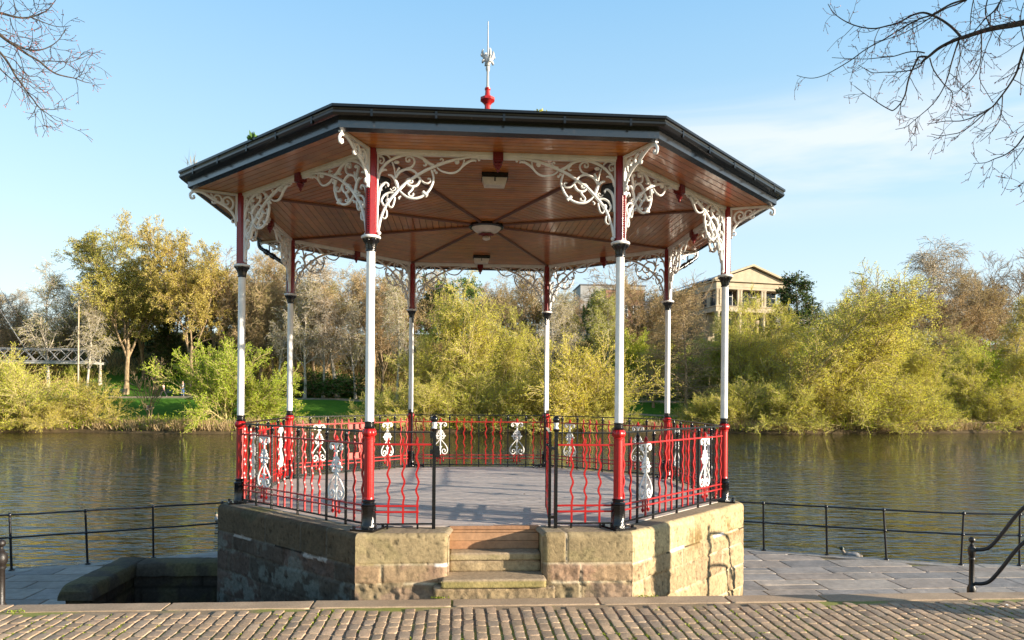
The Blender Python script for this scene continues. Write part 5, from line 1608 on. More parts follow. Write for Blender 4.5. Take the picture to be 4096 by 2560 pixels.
    ('thinbirch', 3, -13.11, 78.26, 13.29, 0.9, 2.2, 'crooked thin birch right of the twin trunked birch', None),
    ('bare', 2, -6.41, 89.32, 16.69, 0.9, 2.9, 'bare tree left of the big centre willow', None),
    ('bare', 1, 7.48, 92.81, 16.46, 0.9, 0.4, 'bare tree right of the big centre willow', None),
    ('bare', 3, 11.26, 96.34, 17.04, 0.9, 2.4, 'tall bare tree behind the rear right column', None),
    ('thinbirch', 1, 14.54, 88.0, 15.76, 0.95, 1.1, 'thin birch left of the bushy olive birch', None),
    ('bare', 1, -26.45, 79.96, 15.39, 0.8, 3.0, 'bare brown tree behind the outer left column', None),
    ('bare', 3, 30.6, 91.26, 16.2, 0.9, 1.0, 'bare tree left of the classical building', None),
    ('willowtree', 1, 37.84, 79.09, 13.18, 0.75, 1.2, 'willow in front of the lower storey of the classical building', None),
    ('willowtree', 1, 32.27, 76.93, 11.98, 0.7, 2.0, 'slim willow below the left end of the classical building', None),
    ('willowtree', 2, 40.48, 76.87, 13.83, 0.7, 0.9, 'willow in front of the pointed dark conifer', None),
    ('bare', 1, 64.01, 96.51, 18.55, 0.9, 2.6, 'bare tree left of the tall bare birch', None),
    ('bare', 2, 65.12, 91.72, 17.26, 0.9, 0.8, 'low bare tree below the tall bare birch', None),
    ('bare', 3, 84.44, 96.64, 19.11, 0.9, 1.6, 'bare tree between the two skyline trees on the right', None),
    ('bare', 2, -58.53, 86.73, 11.22, 0.9, 0.3, 'bare tree behind the lattice bridge', None),
    ('bare', 1, -53.2, 90.68, 12.88, 0.9, 2.2, 'bare tree behind the white house', None),
    ('thinbirch', 1, -46.3, 84.19, 15.83, 0.9, 2.9, 'thin birch left of the tallest golden tree', None),
    ('bare', 3, -33.11, 87.3, 16.91, 0.9, 0.5, 'bare tree right of the tall golden trees', None),
    ('bare', 2, 59.78, 98.14, 13.53, 1.2, 0, 'brown bare tree behind the leaning willow', None),
    ('bare', 3, 4.42, 100.62, 14.8, 1.2, 1.0, 'bare brown tree behind the big centre willow', None),
    ('broad', 2, 16.02, 102.01, 7.52, 1.2, 1.0, 'golden tree on the slope behind the olive birches', None),
    ('evergreen', 2, 32.53, 101.89, 4.19, 1.0, 1.0, 'dark evergreen on the slope behind the larches', None),
    ('broad', 1, 70.87, 105.37, 13.17, 1.0, 2.0, 'golden tree on the slope behind the right hand willows', None),
    ('greenbush', 2, 46.51, 84.49, 9.35, 1.5, 0, 'green bush on the slope below the pointed conifer', None),
    ('greenbush', 1, 73.9, 84.81, 9.29, 1.3, 1.2, 'green bush on the slope at the right edge', None),
    ('greenbush', 2, 34.45, 82.72, 9.01, 1.3, 2.2, 'green bush on the slope below the classical portico', None),
]
LIMBS_RIGHT = [
    ([(5.273, -4.54, 4.849), (4.994, -4.427, 4.872), (4.804, -4.32, 4.882), (4.751, -4.224, 4.905), (4.709, -4.128, 4.934), (4.664, -4.032, 4.956), (4.629, -3.937, 4.971), (4.578, -3.841, 4.978), (4.59, -3.749, 5.011), (4.534, -3.652, 5.003), (4.502, -3.558, 4.994), (4.482, -3.463, 4.97), (4.487, -3.371, 4.972), (4.512, -3.281, 4.973)], 0.031, 0.0113),
    ([(4.576, -3.787, 5.012), (4.589, -3.731, 5.074), (4.56, -3.673, 5.169), (4.504, -3.612, 5.265), (4.446, -3.551, 5.342), (4.387, -3.491, 5.399), (4.327, -3.43, 5.408), (4.28, -3.37, 5.396), (4.231, -3.31, 5.376), (4.153, -3.248, 5.377), (4.059, -3.184, 5.377), (3.977, -3.122, 5.412), (3.893, -3.059, 5.469), (3.822, -2.997, 5.542), (3.763, -2.937, 5.629), (3.734, -2.878, 5.718), (3.718, -2.821, 5.823)], 0.0132, 0.0036),
    ([(4.615, -4.09, 5.297), (4.455, -3.984, 5.26), (4.405, -3.886, 5.272), (4.365, -3.789, 5.265), (4.335, -3.692, 5.262), (4.289, -3.594, 5.278), (4.214, -3.494, 5.259), (4.135, -3.394, 5.224), (4.08, -3.296, 5.201), (4.023, -3.197, 5.19), (3.963, -3.098, 5.164), (3.9, -2.999, 5.122), (3.834, -2.9, 5.092), (3.781, -2.802, 5.075), (3.739, -2.704, 5.072), (3.666, -2.604, 5.083), (3.604, -2.505, 5.133), (3.563, -2.408, 5.198)], 0.0101, 0.0031),
    ([(4.776, -3.701, 5.472), (4.7, -3.595, 5.453), (4.646, -3.491, 5.46), (4.575, -3.386, 5.437), (4.529, -3.282, 5.412), (4.48, -3.178, 5.399), (4.414, -3.073, 5.385), (4.329, -2.966, 5.384), (4.285, -2.863, 5.396)], 0.008, 0.0033),
    ([(4.51, -3.381, 4.997), (4.463, -3.319, 5.024), (4.459, -3.26, 4.981), (4.44, -3.2, 4.879), (4.449, -3.142, 4.805), (4.465, -3.085, 4.729), (4.451, -3.025, 4.651), (4.414, -2.964, 4.601), (4.405, -2.905, 4.625), (4.335, -2.841, 4.707), (4.279, -2.779, 4.791), (4.222, -2.716, 4.875), (4.132, -2.651, 4.991)], 0.0112, 0.0034),
    ([(4.519, -3.281, 4.959), (4.494, -3.208, 4.95), (4.454, -3.133, 4.96), (4.354, -3.054, 4.978), (4.28, -2.977, 5.009), (4.204, -2.9, 5.034), (4.155, -2.824, 5.11), (4.12, -2.75, 5.188)], 0.0071, 0.003),
    ([(4.481, -3.379, 5.038), (4.476, -3.278, 5.1), (4.425, -3.174, 5.141), (4.343, -3.068, 5.145), (4.258, -2.961, 5.177), (4.168, -2.854, 5.209), (4.075, -2.747, 5.256), (3.871, -2.631, 5.316)], 0.007, 0.0031),
    ([(4.563, -3.786, 4.979), (4.572, -3.736, 4.924), (4.555, -3.685, 4.774), (4.563, -3.635, 4.689), (4.558, -3.585, 4.603), (4.524, -3.532, 4.502), (4.476, -3.478, 4.426), (4.413, -3.424, 4.362), (4.362, -3.37, 4.312), (4.324, -3.317, 4.274), (4.243, -3.261, 4.267)], 0.0079, 0.0028),
    ([(4.939, -4.415, 4.948), (4.875, -4.341, 4.838), (4.849, -4.27, 4.664), (4.864, -4.202, 4.573), (4.882, -4.133, 4.492), (4.86, -4.062, 4.396), (4.837, -3.991, 4.323), (4.813, -3.92, 4.26), (4.773, -3.848, 4.229), (4.718, -3.774, 4.21), (4.648, -3.699, 4.203), (4.548, -3.623, 4.228), (4.473, -3.548, 4.234), (4.45, -3.477, 4.253)], 0.0121, 0.003),
    ([(4.824, -3.905, 4.267), (4.757, -3.85, 4.195), (4.689, -3.795, 4.121), (4.619, -3.74, 4.073), (4.561, -3.685, 4.071), (4.488, -3.63, 4.075), (4.426, -3.575, 4.11)], 0.0065, 0.0027),
    ([(4.851, -4.008, 4.342), (4.876, -3.969, 4.23), (4.888, -3.93, 4.142), (4.854, -3.888, 4.053), (4.819, -3.845, 4.002), (4.783, -3.802, 3.963)], 0.0051, 0.0026),
    ([(4.84, -4.609, 4.112), (4.782, -4.504, 3.916), (4.746, -4.401, 3.798), (4.75, -4.301, 3.736), (4.729, -4.199, 3.696), (4.705, -4.097, 3.691), (4.69, -3.996, 3.686), (4.647, -3.892, 3.712)], 0.0094, 0.0026),
    ([(4.782, -4.504, 3.916), (4.795, -4.371, 3.737), (4.815, -4.239, 3.66), (4.857, -4.108, 3.629)], 0.0048, 0.0025),
    ([(4.763, -4.502, 3.44), (4.718, -4.466, 3.366), (4.685, -4.43, 3.34), (4.736, -4.4, 3.278)], 0.0036, 0.0024),
    ([(4.515, -4.083, 5.284), (4.538, -4.018, 5.245), (4.561, -3.953, 5.128), (4.603, -3.889, 5.02)], 0.0063, 0.0031),
    ([(4.567, -4.187, 5.228), (4.59, -4.133, 5.184), (4.613, -4.079, 5.088), (4.699, -4.03, 4.991), (4.76, -3.979, 4.956), (4.751, -3.922, 4.854), (4.741, -3.866, 4.711), (4.769, -3.812, 4.579), (4.864, -3.763, 4.498), (4.986, -3.717, 4.389)], 0.0062, 0.0029),
    ([(4.664, -4.295, 5.196), (4.669, -4.209, 5.146), (4.671, -4.123, 5.093), (4.66, -4.036, 5.075), (4.646, -3.949, 5.03), (4.631, -3.862, 4.983), (4.626, -3.776, 4.947), (4.648, -3.692, 4.855)], 0.0086, 0.0032),
    ([(4.714, -3.897, 5.008), (4.764, -3.834, 4.885), (4.8, -3.77, 4.758), (4.783, -3.702, 4.655), (4.751, -3.633, 4.604), (4.73, -3.564, 4.565), (4.695, -3.495, 4.551)], 0.0065, 0.0028),
    ([(4.563, -3.786, 4.979), (4.606, -3.749, 4.84), (4.602, -3.708, 4.698), (4.637, -3.671, 4.582), (4.692, -3.635, 4.56), (4.802, -3.603, 4.51)], 0.0053, 0.0027),
    ([(4.538, -3.383, 4.983), (4.554, -3.424, 4.839), (4.639, -3.47, 4.67), (4.695, -3.515, 4.57), (4.654, -3.552, 4.43), (4.574, -3.586, 4.291)], 0.007, 0.0027),
    ([(4.739, -4.4, 4.68), (4.737, -4.367, 4.819), (4.762, -4.335, 4.958), (4.815, -4.306, 5.075)], 0.0048, 0.0037),
]
LIMBS_LEFT = [
    ([(-5.075, -3.371, 5.042), (-4.964, -3.29, 5.072), (-4.906, -3.205, 5.101), (-4.905, -3.116, 5.134), (-4.872, -3.03, 5.157), (-4.837, -2.943, 5.194), (-4.81, -2.856, 5.252), (-4.781, -2.769, 5.33), (-4.751, -2.682, 5.42), (-4.719, -2.595, 5.574)], 0.0152, 0.0042),
    ([(-4.79, -2.891, 5.229), (-4.756, -2.813, 5.236), (-4.72, -2.736, 5.247), (-4.682, -2.658, 5.263), (-4.643, -2.581, 5.299), (-4.608, -2.503, 5.354)], 0.0061, 0.0026),
    ([(-4.937, -3.582, 4.907), (-4.832, -3.497, 4.836), (-4.779, -3.408, 4.79), (-4.781, -3.316, 4.789), (-4.782, -3.223, 4.796), (-4.761, -3.132, 4.787), (-4.738, -3.041, 4.778), (-4.673, -2.954, 4.752), (-4.645, -2.863, 4.723), (-4.606, -2.773, 4.709), (-4.543, -2.686, 4.72), (-4.509, -2.595, 4.745), (-4.462, -2.506, 4.749), (-4.435, -2.416, 4.776)], 0.0184, 0.0033),
    ([(-4.792, -3.192, 4.811), (-4.742, -3.133, 4.803), (-4.681, -3.074, 4.804), (-4.619, -3.016, 4.845), (-4.576, -2.957, 4.906), (-4.551, -2.896, 4.977), (-4.536, -2.835, 5.06), (-4.53, -2.772, 5.164), (-4.524, -2.71, 5.228)], 0.0078, 0.0027),
    ([(-4.685, -2.899, 4.782), (-4.618, -2.843, 4.811), (-4.549, -2.788, 4.834), (-4.499, -2.732, 4.857), (-4.449, -2.676, 4.912), (-4.412, -2.618, 4.967)], 0.0061, 0.0025),
    ([(-4.911, -3.484, 4.793), (-4.766, -3.427, 4.611), (-4.752, -3.362, 4.576), (-4.746, -3.295, 4.531), (-4.739, -3.229, 4.474), (-4.721, -3.163, 4.426), (-4.692, -3.099, 4.356), (-4.682, -3.033, 4.324), (-4.682, -2.966, 4.291), (-4.67, -2.9, 4.278), (-4.637, -2.835, 4.253), (-4.613, -2.77, 4.228), (-4.578, -2.706, 4.233)], 0.0121, 0.0027),
    ([(-4.691, -2.898, 4.288), (-4.689, -2.865, 4.219), (-4.688, -2.832, 4.16), (-4.691, -2.798, 4.142)], 0.0041, 0.0025),
    ([(-4.68, -2.899, 4.288), (-4.617, -2.837, 4.31), (-4.563, -2.774, 4.348), (-4.538, -2.709, 4.39)], 0.0041, 0.0025),
    ([(-4.882, -3.385, 4.597), (-4.838, -3.308, 4.511), (-4.832, -3.229, 4.49), (-4.814, -3.15, 4.467), (-4.774, -3.073, 4.423), (-4.753, -2.994, 4.378)], 0.0076, 0.003),
    ([(-4.72, -3.197, 4.45), (-4.688, -3.124, 4.454), (-4.663, -3.051, 4.427), (-4.638, -2.977, 4.409), (-4.641, -2.902, 4.4)], 0.0039, 0.0024),
    ([(-4.732, -2.895, 4.323), (-4.761, -2.893, 4.257), (-4.817, -2.889, 4.175)], 0.0041, 0.0024),
    ([(-4.847, -3.388, 4.882), (-4.822, -3.31, 4.886), (-4.777, -3.233, 4.888), (-4.729, -3.156, 4.9), (-4.699, -3.078, 4.926), (-4.648, -3.002, 4.951)], 0.0047, 0.0024),
    ([(-4.823, -3.189, 5.065), (-4.845, -3.121, 5.021), (-4.847, -3.054, 4.986), (-4.848, -2.987, 4.929)], 0.0049, 0.0024),
    ([(-4.5, -2.612, 4.739), (-4.459, -2.514, 4.837), (-4.441, -2.415, 4.899)], 0.0032, 0.0024),
    ([(-4.458, -2.615, 4.75), (-4.459, -2.514, 4.891), (-4.486, -2.412, 5.013)], 0.0032, 0.0024),
    ([(-4.752, -3.194, 4.753), (-4.743, -3.145, 4.679), (-4.749, -3.094, 4.613), (-4.754, -3.044, 4.566), (-4.744, -2.995, 4.518)], 0.0039, 0.0022),
    ([(-4.601, -3.206, 5.301), (-4.64, -3.103, 5.238), (-4.68, -2.999, 5.242)], 0.0049, 0.0024),
    ([(-4.796, -3.191, 5.28), (-4.775, -3.193, 5.163), (-4.765, -3.194, 5.094)], 0.0039, 0.0023),
    ([(-4.873, -3.186, 4.688), (-4.813, -3.123, 4.676), (-4.774, -3.059, 4.598), (-4.735, -2.995, 4.579), (-4.704, -2.931, 4.609), (-4.672, -2.866, 4.578), (-4.654, -2.801, 4.594)], 0.0049, 0.0025),
]
for q, (kind, seed, x, y, h, wide, rz, label, grp) in enumerate(TREES):
    plant(kind, seed, x, y, h, label, grp, wide, rz)

# the wood along the crest of the far hill
WOOD = [('bare', 'bare brown tree in the wood on the crest of the far hill'), ('broad', 'golden leaved tree in the wood on the crest of the far hill'), ('evergreen', 'dark evergreen tree in the wood on the crest of the far hill'),
        ('birch', 'olive leaved birch in the wood on the crest of the far hill'), ('barebirch', 'bare birch in the wood on the crest of the far hill')]
r = np.random.default_rng(41)
x = -98.0
while x < 125:
    k, lab = WOOD[int(r.choice(5, p=[.36, .18, .16, .2, .1]))]
    y = float(shore(x)) + r.uniform(40, 58)
    if not (23 < x < 72) or y > 0 and r.random() < .0:
        plant(k, int(r.integers(1, 3)), x, y, r.uniform(7.5, 11.5), lab, lab.split(' in the')[0] + 's of the hill crest wood', 1.15, r.uniform(0, 6))
    x += r.uniform(3.2, 6.5)
# saplings and low trees half way up the slope
x = -90.0
while x < 110:
    k, lab = (('bare', 'low bare brown tree half way up the far slope'), ('birch', 'low olive birch half way up the far slope'), ('greenbush', 'fresh green bush half way up the far slope'), ('evergreen', 'low dark evergreen half way up the far slope'))[int(r.choice(4, p=[.4, .25, .15, .2]))]
    y = float(shore(x)) + r.uniform(25, 37)
    if not (-47 < x < -33 and y < float(shore(x)) + 29):
        plant(k, int(r.integers(1, 3)), x, y, r.uniform(4.5, 8) * (.55 if k == 'greenbush' else 1), lab, lab.split(' half')[0] + 's on the far slope', 1.2, r.uniform(0, 6))
    x += r.uniform(3.5, 6.5)

# reeds, dead grass and brambles along the water line
r = np.random.default_rng(77)
n = 9000
xx = r.uniform(-75, 80, n); ss = np.abs(r.normal(.2, 1.1, n)) + .2
dens = fbm(xx * .22, ss * 0 + 1, seed=151, oct=3)
left = (xx > -36) & (xx < -20)
keep = (dens > .5) | left | (r.random(n) < .12)
xx, ss = xx[keep], ss[keep]
yy = shore(xx) + ss; zz = terrain(xx, yy) - .05
m_ = len(xx)
P = np.repeat(np.stack([xx, yy, zz], -1), 5, 0) + r.normal(0, .12, (m_ * 5, 3)) * np.array((1, 1, .1))
dr = np.stack([r.normal(0, .35, m_ * 5), r.normal(-.1, .35, m_ * 5), np.ones(m_ * 5)], -1)
V, F = quads_from(P, dr, r.normal(0, 1, (m_ * 5, 3)), r.uniform(.35, 1.05, m_ * 5), r.uniform(.03, .07, m_ * 5))
tag(link('reeds', mesh_np('reeds', V, F, M['lf_reed'], attrs={'rnd': (np.repeat(r.random(m_ * 5), 4), 'POINT')})), kind='stuff')
n = 5200
xx = r.uniform(-75, 80, n); ss = np.abs(r.normal(1.5, 1.6, n)) + .3
keep = fbm(xx * .3 + 4, ss * .4, seed=153, oct=3) > .44
xx, ss = xx[keep], ss[keep]; yy = shore(xx) + ss; zz = terrain(xx, yy); m_ = len(xx)
P = np.repeat(np.stack([xx, yy, zz], -1), 9, 0) + r.normal(0, .22, (m_ * 9, 3)) + np.array((0, 0, .2))
V, F = quads_from(P, r.normal(0, 1, (m_ * 9, 3)) + UP * .5, r.normal(0, 1, (m_ * 9, 3)), r.uniform(.10, .26, m_ * 9), r.uniform(.06, .13, m_ * 9))
tag(link('brambles', mesh_np('brambles', V, F, M['lf_green'], attrs={'rnd': (np.repeat(r.random(m_ * 9) * .7, 4), 'POINT')})), kind='stuff')
# undergrowth on the slope
n = 9000
xx = r.uniform(-95, 115, n); ss = r.uniform(19, 48, n)
keep = (fbm(xx * .14, ss * .14, seed=155, oct=3) > .44) & ~((xx > -48) & (xx < -34) & (ss < 27))
xx, ss = xx[keep], ss[keep]; yy = shore(xx) + ss; zz = terrain(xx, yy); m_ = len(xx)
P = np.repeat(np.stack([xx, yy, zz], -1), 12, 0) + r.normal(0, .42, (m_ * 12, 3)) + np.array((0, 0, .5))
V, F = quads_from(P, r.normal(0, 1, (m_ * 12, 3)) + UP * .6, r.normal(0, 1, (m_ * 12, 3)), r.uniform(.14, .4, m_ * 12), r.uniform(.08, .18, m_ * 12))
tag(link('undergrowth', mesh_np('undergrowth', V, F, M['lf_olive'], attrs={'rnd': (np.repeat(np.clip(r.random(m_) + 0, 0, 1), 48), 'POINT')})), kind='stuff')

n = 12000
xx = r.uniform(-95, 115, n); ss = r.uniform(18.5, 50, n)
keep = ~((xx > -48) & (xx < -32) & (ss < 28)) & (fbm(xx * .1 + 9, ss * .1, seed=157, oct=3) > .40)
xx, ss = xx[keep], ss[keep]; yy = shore(xx) + ss; zz = terrain(xx, yy); m_ = len(xx)
P = np.repeat(np.stack([xx, yy, zz], -1), 9, 0) + r.normal(0, .35, (m_ * 9, 3)) * np.array((1, 1, .3)) + np.array((0, 0, .1))
V, F = quads_from(P, r.normal(0, .45, (m_ * 9, 3)) + UP, r.normal(0, 1, (m_ * 9, 3)), r.uniform(.5, 1.7, m_ * 9), r.uniform(.03, .07, m_ * 9))
tag(link('dry_scrub', mesh_np('dry_scrub', V, F, M['lf_brown'], attrs={'rnd': (np.repeat(r.random(m_ * 9), 4), 'POINT')})), kind='stuff')

# fallen branches on the right shore
e = empty('fallen_branch', (57, float(shore(57)) + 1.5, float(terrain(57, shore(57) + 1.5))), 'pale fallen branches lying along the right hand shore under the willows', 'branch')
r = np.random.default_rng(5)
for k in range(7):
    m = MB(); a = r.normal(0, .35) + (math.pi if r.random() < .5 else 0); L = r.uniform(3, 6); p = [(r.normal(0, 2.2), r.normal(0, .5), .15)]
    for q in range(6): p.append((p[-1][0] + math.cos(a) * L / 6, p[-1][1] + math.sin(a) * .3 * L / 6 + r.normal(0, .06), max(.05, p[-1][2] + r.normal(.06, .12))))
    m.tube(p, [.09 - .011 * q for q in range(7)], 6); m.build('limb', M['bk_pale'], e, keep=False)

# ================================================================== PEOPLE
def skin(name, verts, edges, radii, mat, parent, sub=1, root=0):
    me = bpy.data.meshes.new(name); me.from_pydata(verts, edges, []); me.update()
    o = link(name, me, parent, keep=False)
    o.modifiers.new('skin', 'SKIN'); 
    sv = me.skin_vertices[0].data if me.skin_vertices else None
    for v, q in zip(sv, radii): v.radius = (q, q) if not isinstance(q, tuple) else q
    sv[root].use_root = True
    s = o.modifiers.new('sub', 'SUBSURF'); s.levels = sub; s.render_levels = sub
    me.materials.append(mat)
    return o
skinm = plain('skin', (.50, .30, .22), .6)
def person(loc, rz, H, label, shirt, sleeve, legs, hair, stride, armf, long_hair):
    """walking figure facing local +x; H = height"""
    k = H / 1.75
    e = empty('person', loc, label, 'person', 'couple strolling on the far bank', rz=rz)
    V = [(0, 0, .95), (0, 0, 1.12), (.01, 0, 1.32), (.015, 0, 1.46), (.03, 0, 1.56), (.05, 0, 1.66), (.045, 0, 1.735)]
    E = [(0, 1), (1, 2), (2, 3), (3, 4), (4, 5), (5, 6)]
    Rr = [(.13, .10), (.12, .085), (.15, .10), (.075, .07), (.052, .05), (.085, .075), (.055, .05)]
    def chain(start, pts):
        p = start
        for c, q in pts:
            V.append(c); Rr.append(q); E.append((p, len(V) - 1)); p = len(V) - 1
        return p
    for s in (-1, 1):
        f = stride * s
        chain(0, [((.02, s * .09, .88), .085), ((f * .22 + .05, s * .09, .48), .058), ((f * .42 - .03, s * .09, .09), .038), ((f * .42 + .10, s * .09, .035), .032), ((f * .42 + .16, s * .09, .025), .022)])
        a = -armf * s
        w = chain(3, [((.0, s * .17, 1.42), .062), ((a * .16 - .02, s * .22, 1.14), .042), ((a * .34 + .04, s * .22, .92), .029), ((a * .40 + .05, s * .22, .85), .026)])
        for j in range(4):
            b = (a * .42 + .02 + .022 * j, s * (.215 - .0 * j), .80 - .012 * (1.5 - abs(j - 1.5)))
            chain(w, [(b, .009), ((b[0] + .008, b[1] - s * .012, b[2] - .035), .007)])
        chain(w, [((a * .40 + .085, s * .205, .83), .010), ((a * .40 + .10, s * .20, .80), .008)])
    V = [(x * k, y * k, z * k) for x, y, z in V]
    skin('body', V, E, [tuple(t * k for t in q) if isinstance(q, tuple) else q * k for q in Rr], skinm, e)
    # clothing follows the same skeleton a little wider
    sv, se, sr = [], [], []
    idx = [0, 1, 2, 3]
    sv = [V[i] for i in idx]; se = [(0, 1), (1, 2), (2, 3)]; sr = [(.15 * k, .12 * k), (.135 * k, .10 * k), (.165 * k, .115 * k), (.085 * k, .08 * k)]
    skin('shirt', sv, se, sr, shirt, e)
    av, ae, ar = [], [], []
    leg_n = 5; per = 5 + 4 + 8 + 2
    for s_i, s in enumerate((-1, 1)):
        b = 7 + s_i * per
        arm = [V[3], V[b + 5], V[b + 6], V[b + 7]]
        skin('sleeve', arm[:3] if long_hair else arm, [(i, i + 1) for i in range(len(arm[:3] if long_hair else arm) - 1)], [.06 * k, .072 * k, .054 * k, .04 * k][:len(arm[:3] if long_hair else arm)], sleeve, e)
    tv = [V[0]]; te = []; tr = [(.14 * k, .112 * k)]
    for s_i in (0, 1):
        b = 7 + s_i * per; p = 0
        for q, rad in ((b, .10), (b + 1, .074), (b + 2, .052)):
            tv.append(V[q]); tr.append(rad * k); te.append((p, len(tv) - 1)); p = len(tv) - 1
    skin('trousers', tv, te, tr, legs, e)
    for s_i in (0, 1):
        b = 7 + s_i * per
        skin('shoe', [V[b + 2], V[b + 3], V[b + 4]], [(0, 1), (1, 2)], [.045 * k, .045 * k, .034 * k], M['white'] if not long_hair else plain('pale shoe', (.4, .38, .36)), e)
    hv = [(.035 * k, 0, 1.70 * k), (.02 * k, 0, 1.76 * k)]; hr_ = [(.098 * k, .09 * k), (.07 * k, .065 * k)]
    he = [(0, 1)]
    if long_hair:
        hv += [(-.04 * k, 0, 1.60 * k), (-.06 * k, 0, 1.42 * k)]; hr_ += [(.075 * k, .075 * k), (.05 * k, .05 * k)]; he += [(0, 2), (2, 3)]
    skin('hair', hv, he, hr_, hair, e)
    m = MB(); m.ball((.135 * k, 0, 1.64 * k), .018 * k, 8)
    for s in (-1, 1): m.ball((.05 * k, s * .078 * k, 1.65 * k), .02 * k, 8, sq=(.7, .5, 1.3))
    m.build('face', skinm, e, keep=False)
    return e
def striped():
    m, nt, b, _ = _mat('red and white striped jersey')
    w = N(nt, 'ShaderNodeTexWave', Scale=2.6); w.bands_direction = 'Z'
    nt.links.new(coords(nt), w.inputs['Vector'])
    nt.links.new(ramp(nt, w.outputs['Fac'], [(.49, (.62, .07, .08)), (.51, (.75, .70, .68))]), b.inputs['Base Color'])
    return m
stripe = striped()
zt = lambda x, y: float(terrain(x, y))
person((-35.25, 76.35, zt(-35.25, 76.35)), math.pi * .94, 1.60, 'woman in a red striped top and dark leggings striding along the far path', stripe, stripe, plain('dark leggings', (.02, .02, .025)), plain('dark hair', (.025, .015, .012)), .95, .8, True)
person((-32.95, 76.1, zt(-32.95, 76.1)), math.pi * .62, 1.80, 'man in a pale grey top and blue jeans standing on the far path', plain('pale grey top', (.62, .60, .62)), plain('navy sleeve', (.02, .02, .05)), plain('blue denim', (.06, .14, .34)), plain('brown hair', (.06, .035, .02)), .22, .25, False)

# ================================================================== PARK FURNITURE ON THE FAR BANK
iron = plain('dark green bench paint', (.012, .022, .022), .45)
def bench(x, y, label):
    e = empty('park_bench', (x, y, zt(x, y)), label, 'bench', 'dark benches along the far path', rz=math.pi + .08)
    m = MB()
    for k in range(5): m.box((0, -.16 + k * .085, .44), (1.9, .065, .03))
    m.build('seat', iron, e, keep=False)
    m = MB()
    for k in range(5): m.box((0, -.24 - .02 * k, .52 + k * .082), (1.9, .025, .066))
    m.build('backrest', iron, e, keep=False)
    for s in (-.85, 0, .85):
        m = MB(); m.box((s, .17, .21), (.05, .05, .42)); m.box((s, -.2, .21), (.05, .05, .42)); m.box((s, -.02, .405), (.05, .42, .04)); m.box((s, -.27, .66), (.05, .04, .5))
        m.build('leg', iron, e, keep=False)
    return e
bench(-41.3, 78.3, 'dark park bench in front of the forked golden tree')
bench(-34.75, 78.2, 'dark park bench between the two strolling people')
# speed limit sign: red ring with a 6
e = empty('speed_sign', (-31.95, 64.7, zt(-31.95, 64.7)), 'white river sign with red ring and number 6 on a post beside the bare sapling', 'sign')
m = MB(); m.tube([(0, 0, -.3), (0, 0, 1.35)], .04, 8); m.build('post', M['concrete'], e, keep=False)
m = MB(); m.box((0, -.05, 1.18), (.52, .03, .46)); bd = m.build('board', M['render'], e, keep=False)
m = MB()
ring = [(.15 * math.cos(t), -.072, 1.20 + .15 * math.sin(t)) for t in np.linspace(0, 2 * math.pi, 25)]
m.tube(ring, .022, 6); m.build('ring', M['red'], e, keep=False)
m = MB()
six = spline([(.055, 1.285), (.01, 1.30), (-.045, 1.26), (-.06, 1.19), (-.05, 1.13), (0, 1.105), (.05, 1.135), (.05, 1.185), (0, 1.205), (-.045, 1.18)], 4)
m.tube([(u, -.072, v) for u, v in six], .016, 6); m.build('numeral', M['rail'], e, keep=False)
m = MB(); m.box((0, -.07, .985), (.40, .01, .03)); m.build('text_line', M['rail'], e, keep=False)
e = empty('notice_board', (50.1, 79.6, zt(50.1, 79.6)), 'small white notice board standing among the leaning willow stems', 'sign')
m = MB(); m.box((0, 0, 1.55), (.8, .05, .95), m=0); m.build('board', M['render'], e, keep=False)
m = MB(); m.box((-.3, .03, .6), (.07, .07, 1.3)); m.build('post', M['concrete'], e, keep=False)
m = MB(); m.box((.3, .03, .6), (.07, .07, 1.3)); m.build('post', M['concrete'], e, keep=False)
e = empty('white_bench', (65.4, 83.6, zt(65.4, 83.6)), 'pale bench seen under the trees on the right hand lawn', 'bench')
m = MB(); m.box((0, 0, .45), (1.7, .45, .06)); m.build('seat', M['render'], e, keep=False)
m = MB(); m.box((0, .22, .78), (1.7, .05, .40)); m.build('backrest', M['render'], e, keep=False)
for s in (-.75, .75):
    m = MB(); m.box((s, 0, .21), (.07, .42, .42)); m.build('leg', M['render'], e, keep=False)
e = empty('lamp_post', (-44.5, 75.5, zt(-44.5, 75.5) - .1), 'tall pale post rising through the small forked birch', 'post')
m = MB(); m.tube([(0, 0, 0), (0, 0, 4), (0, 0, 11.2)], [.11, .09, .065], 10); m.build('pole', M['ashlar'], e, keep=False)
m = MB(); m.tube([(0, 0, 11.2), (.1, 0, 11.5), (.6, 0, 11.6)], .05, 8); m.box((.8, 0, 11.58), (.5, .2, .1)); m.build('lamp_head', M['concrete'], e, keep=False)

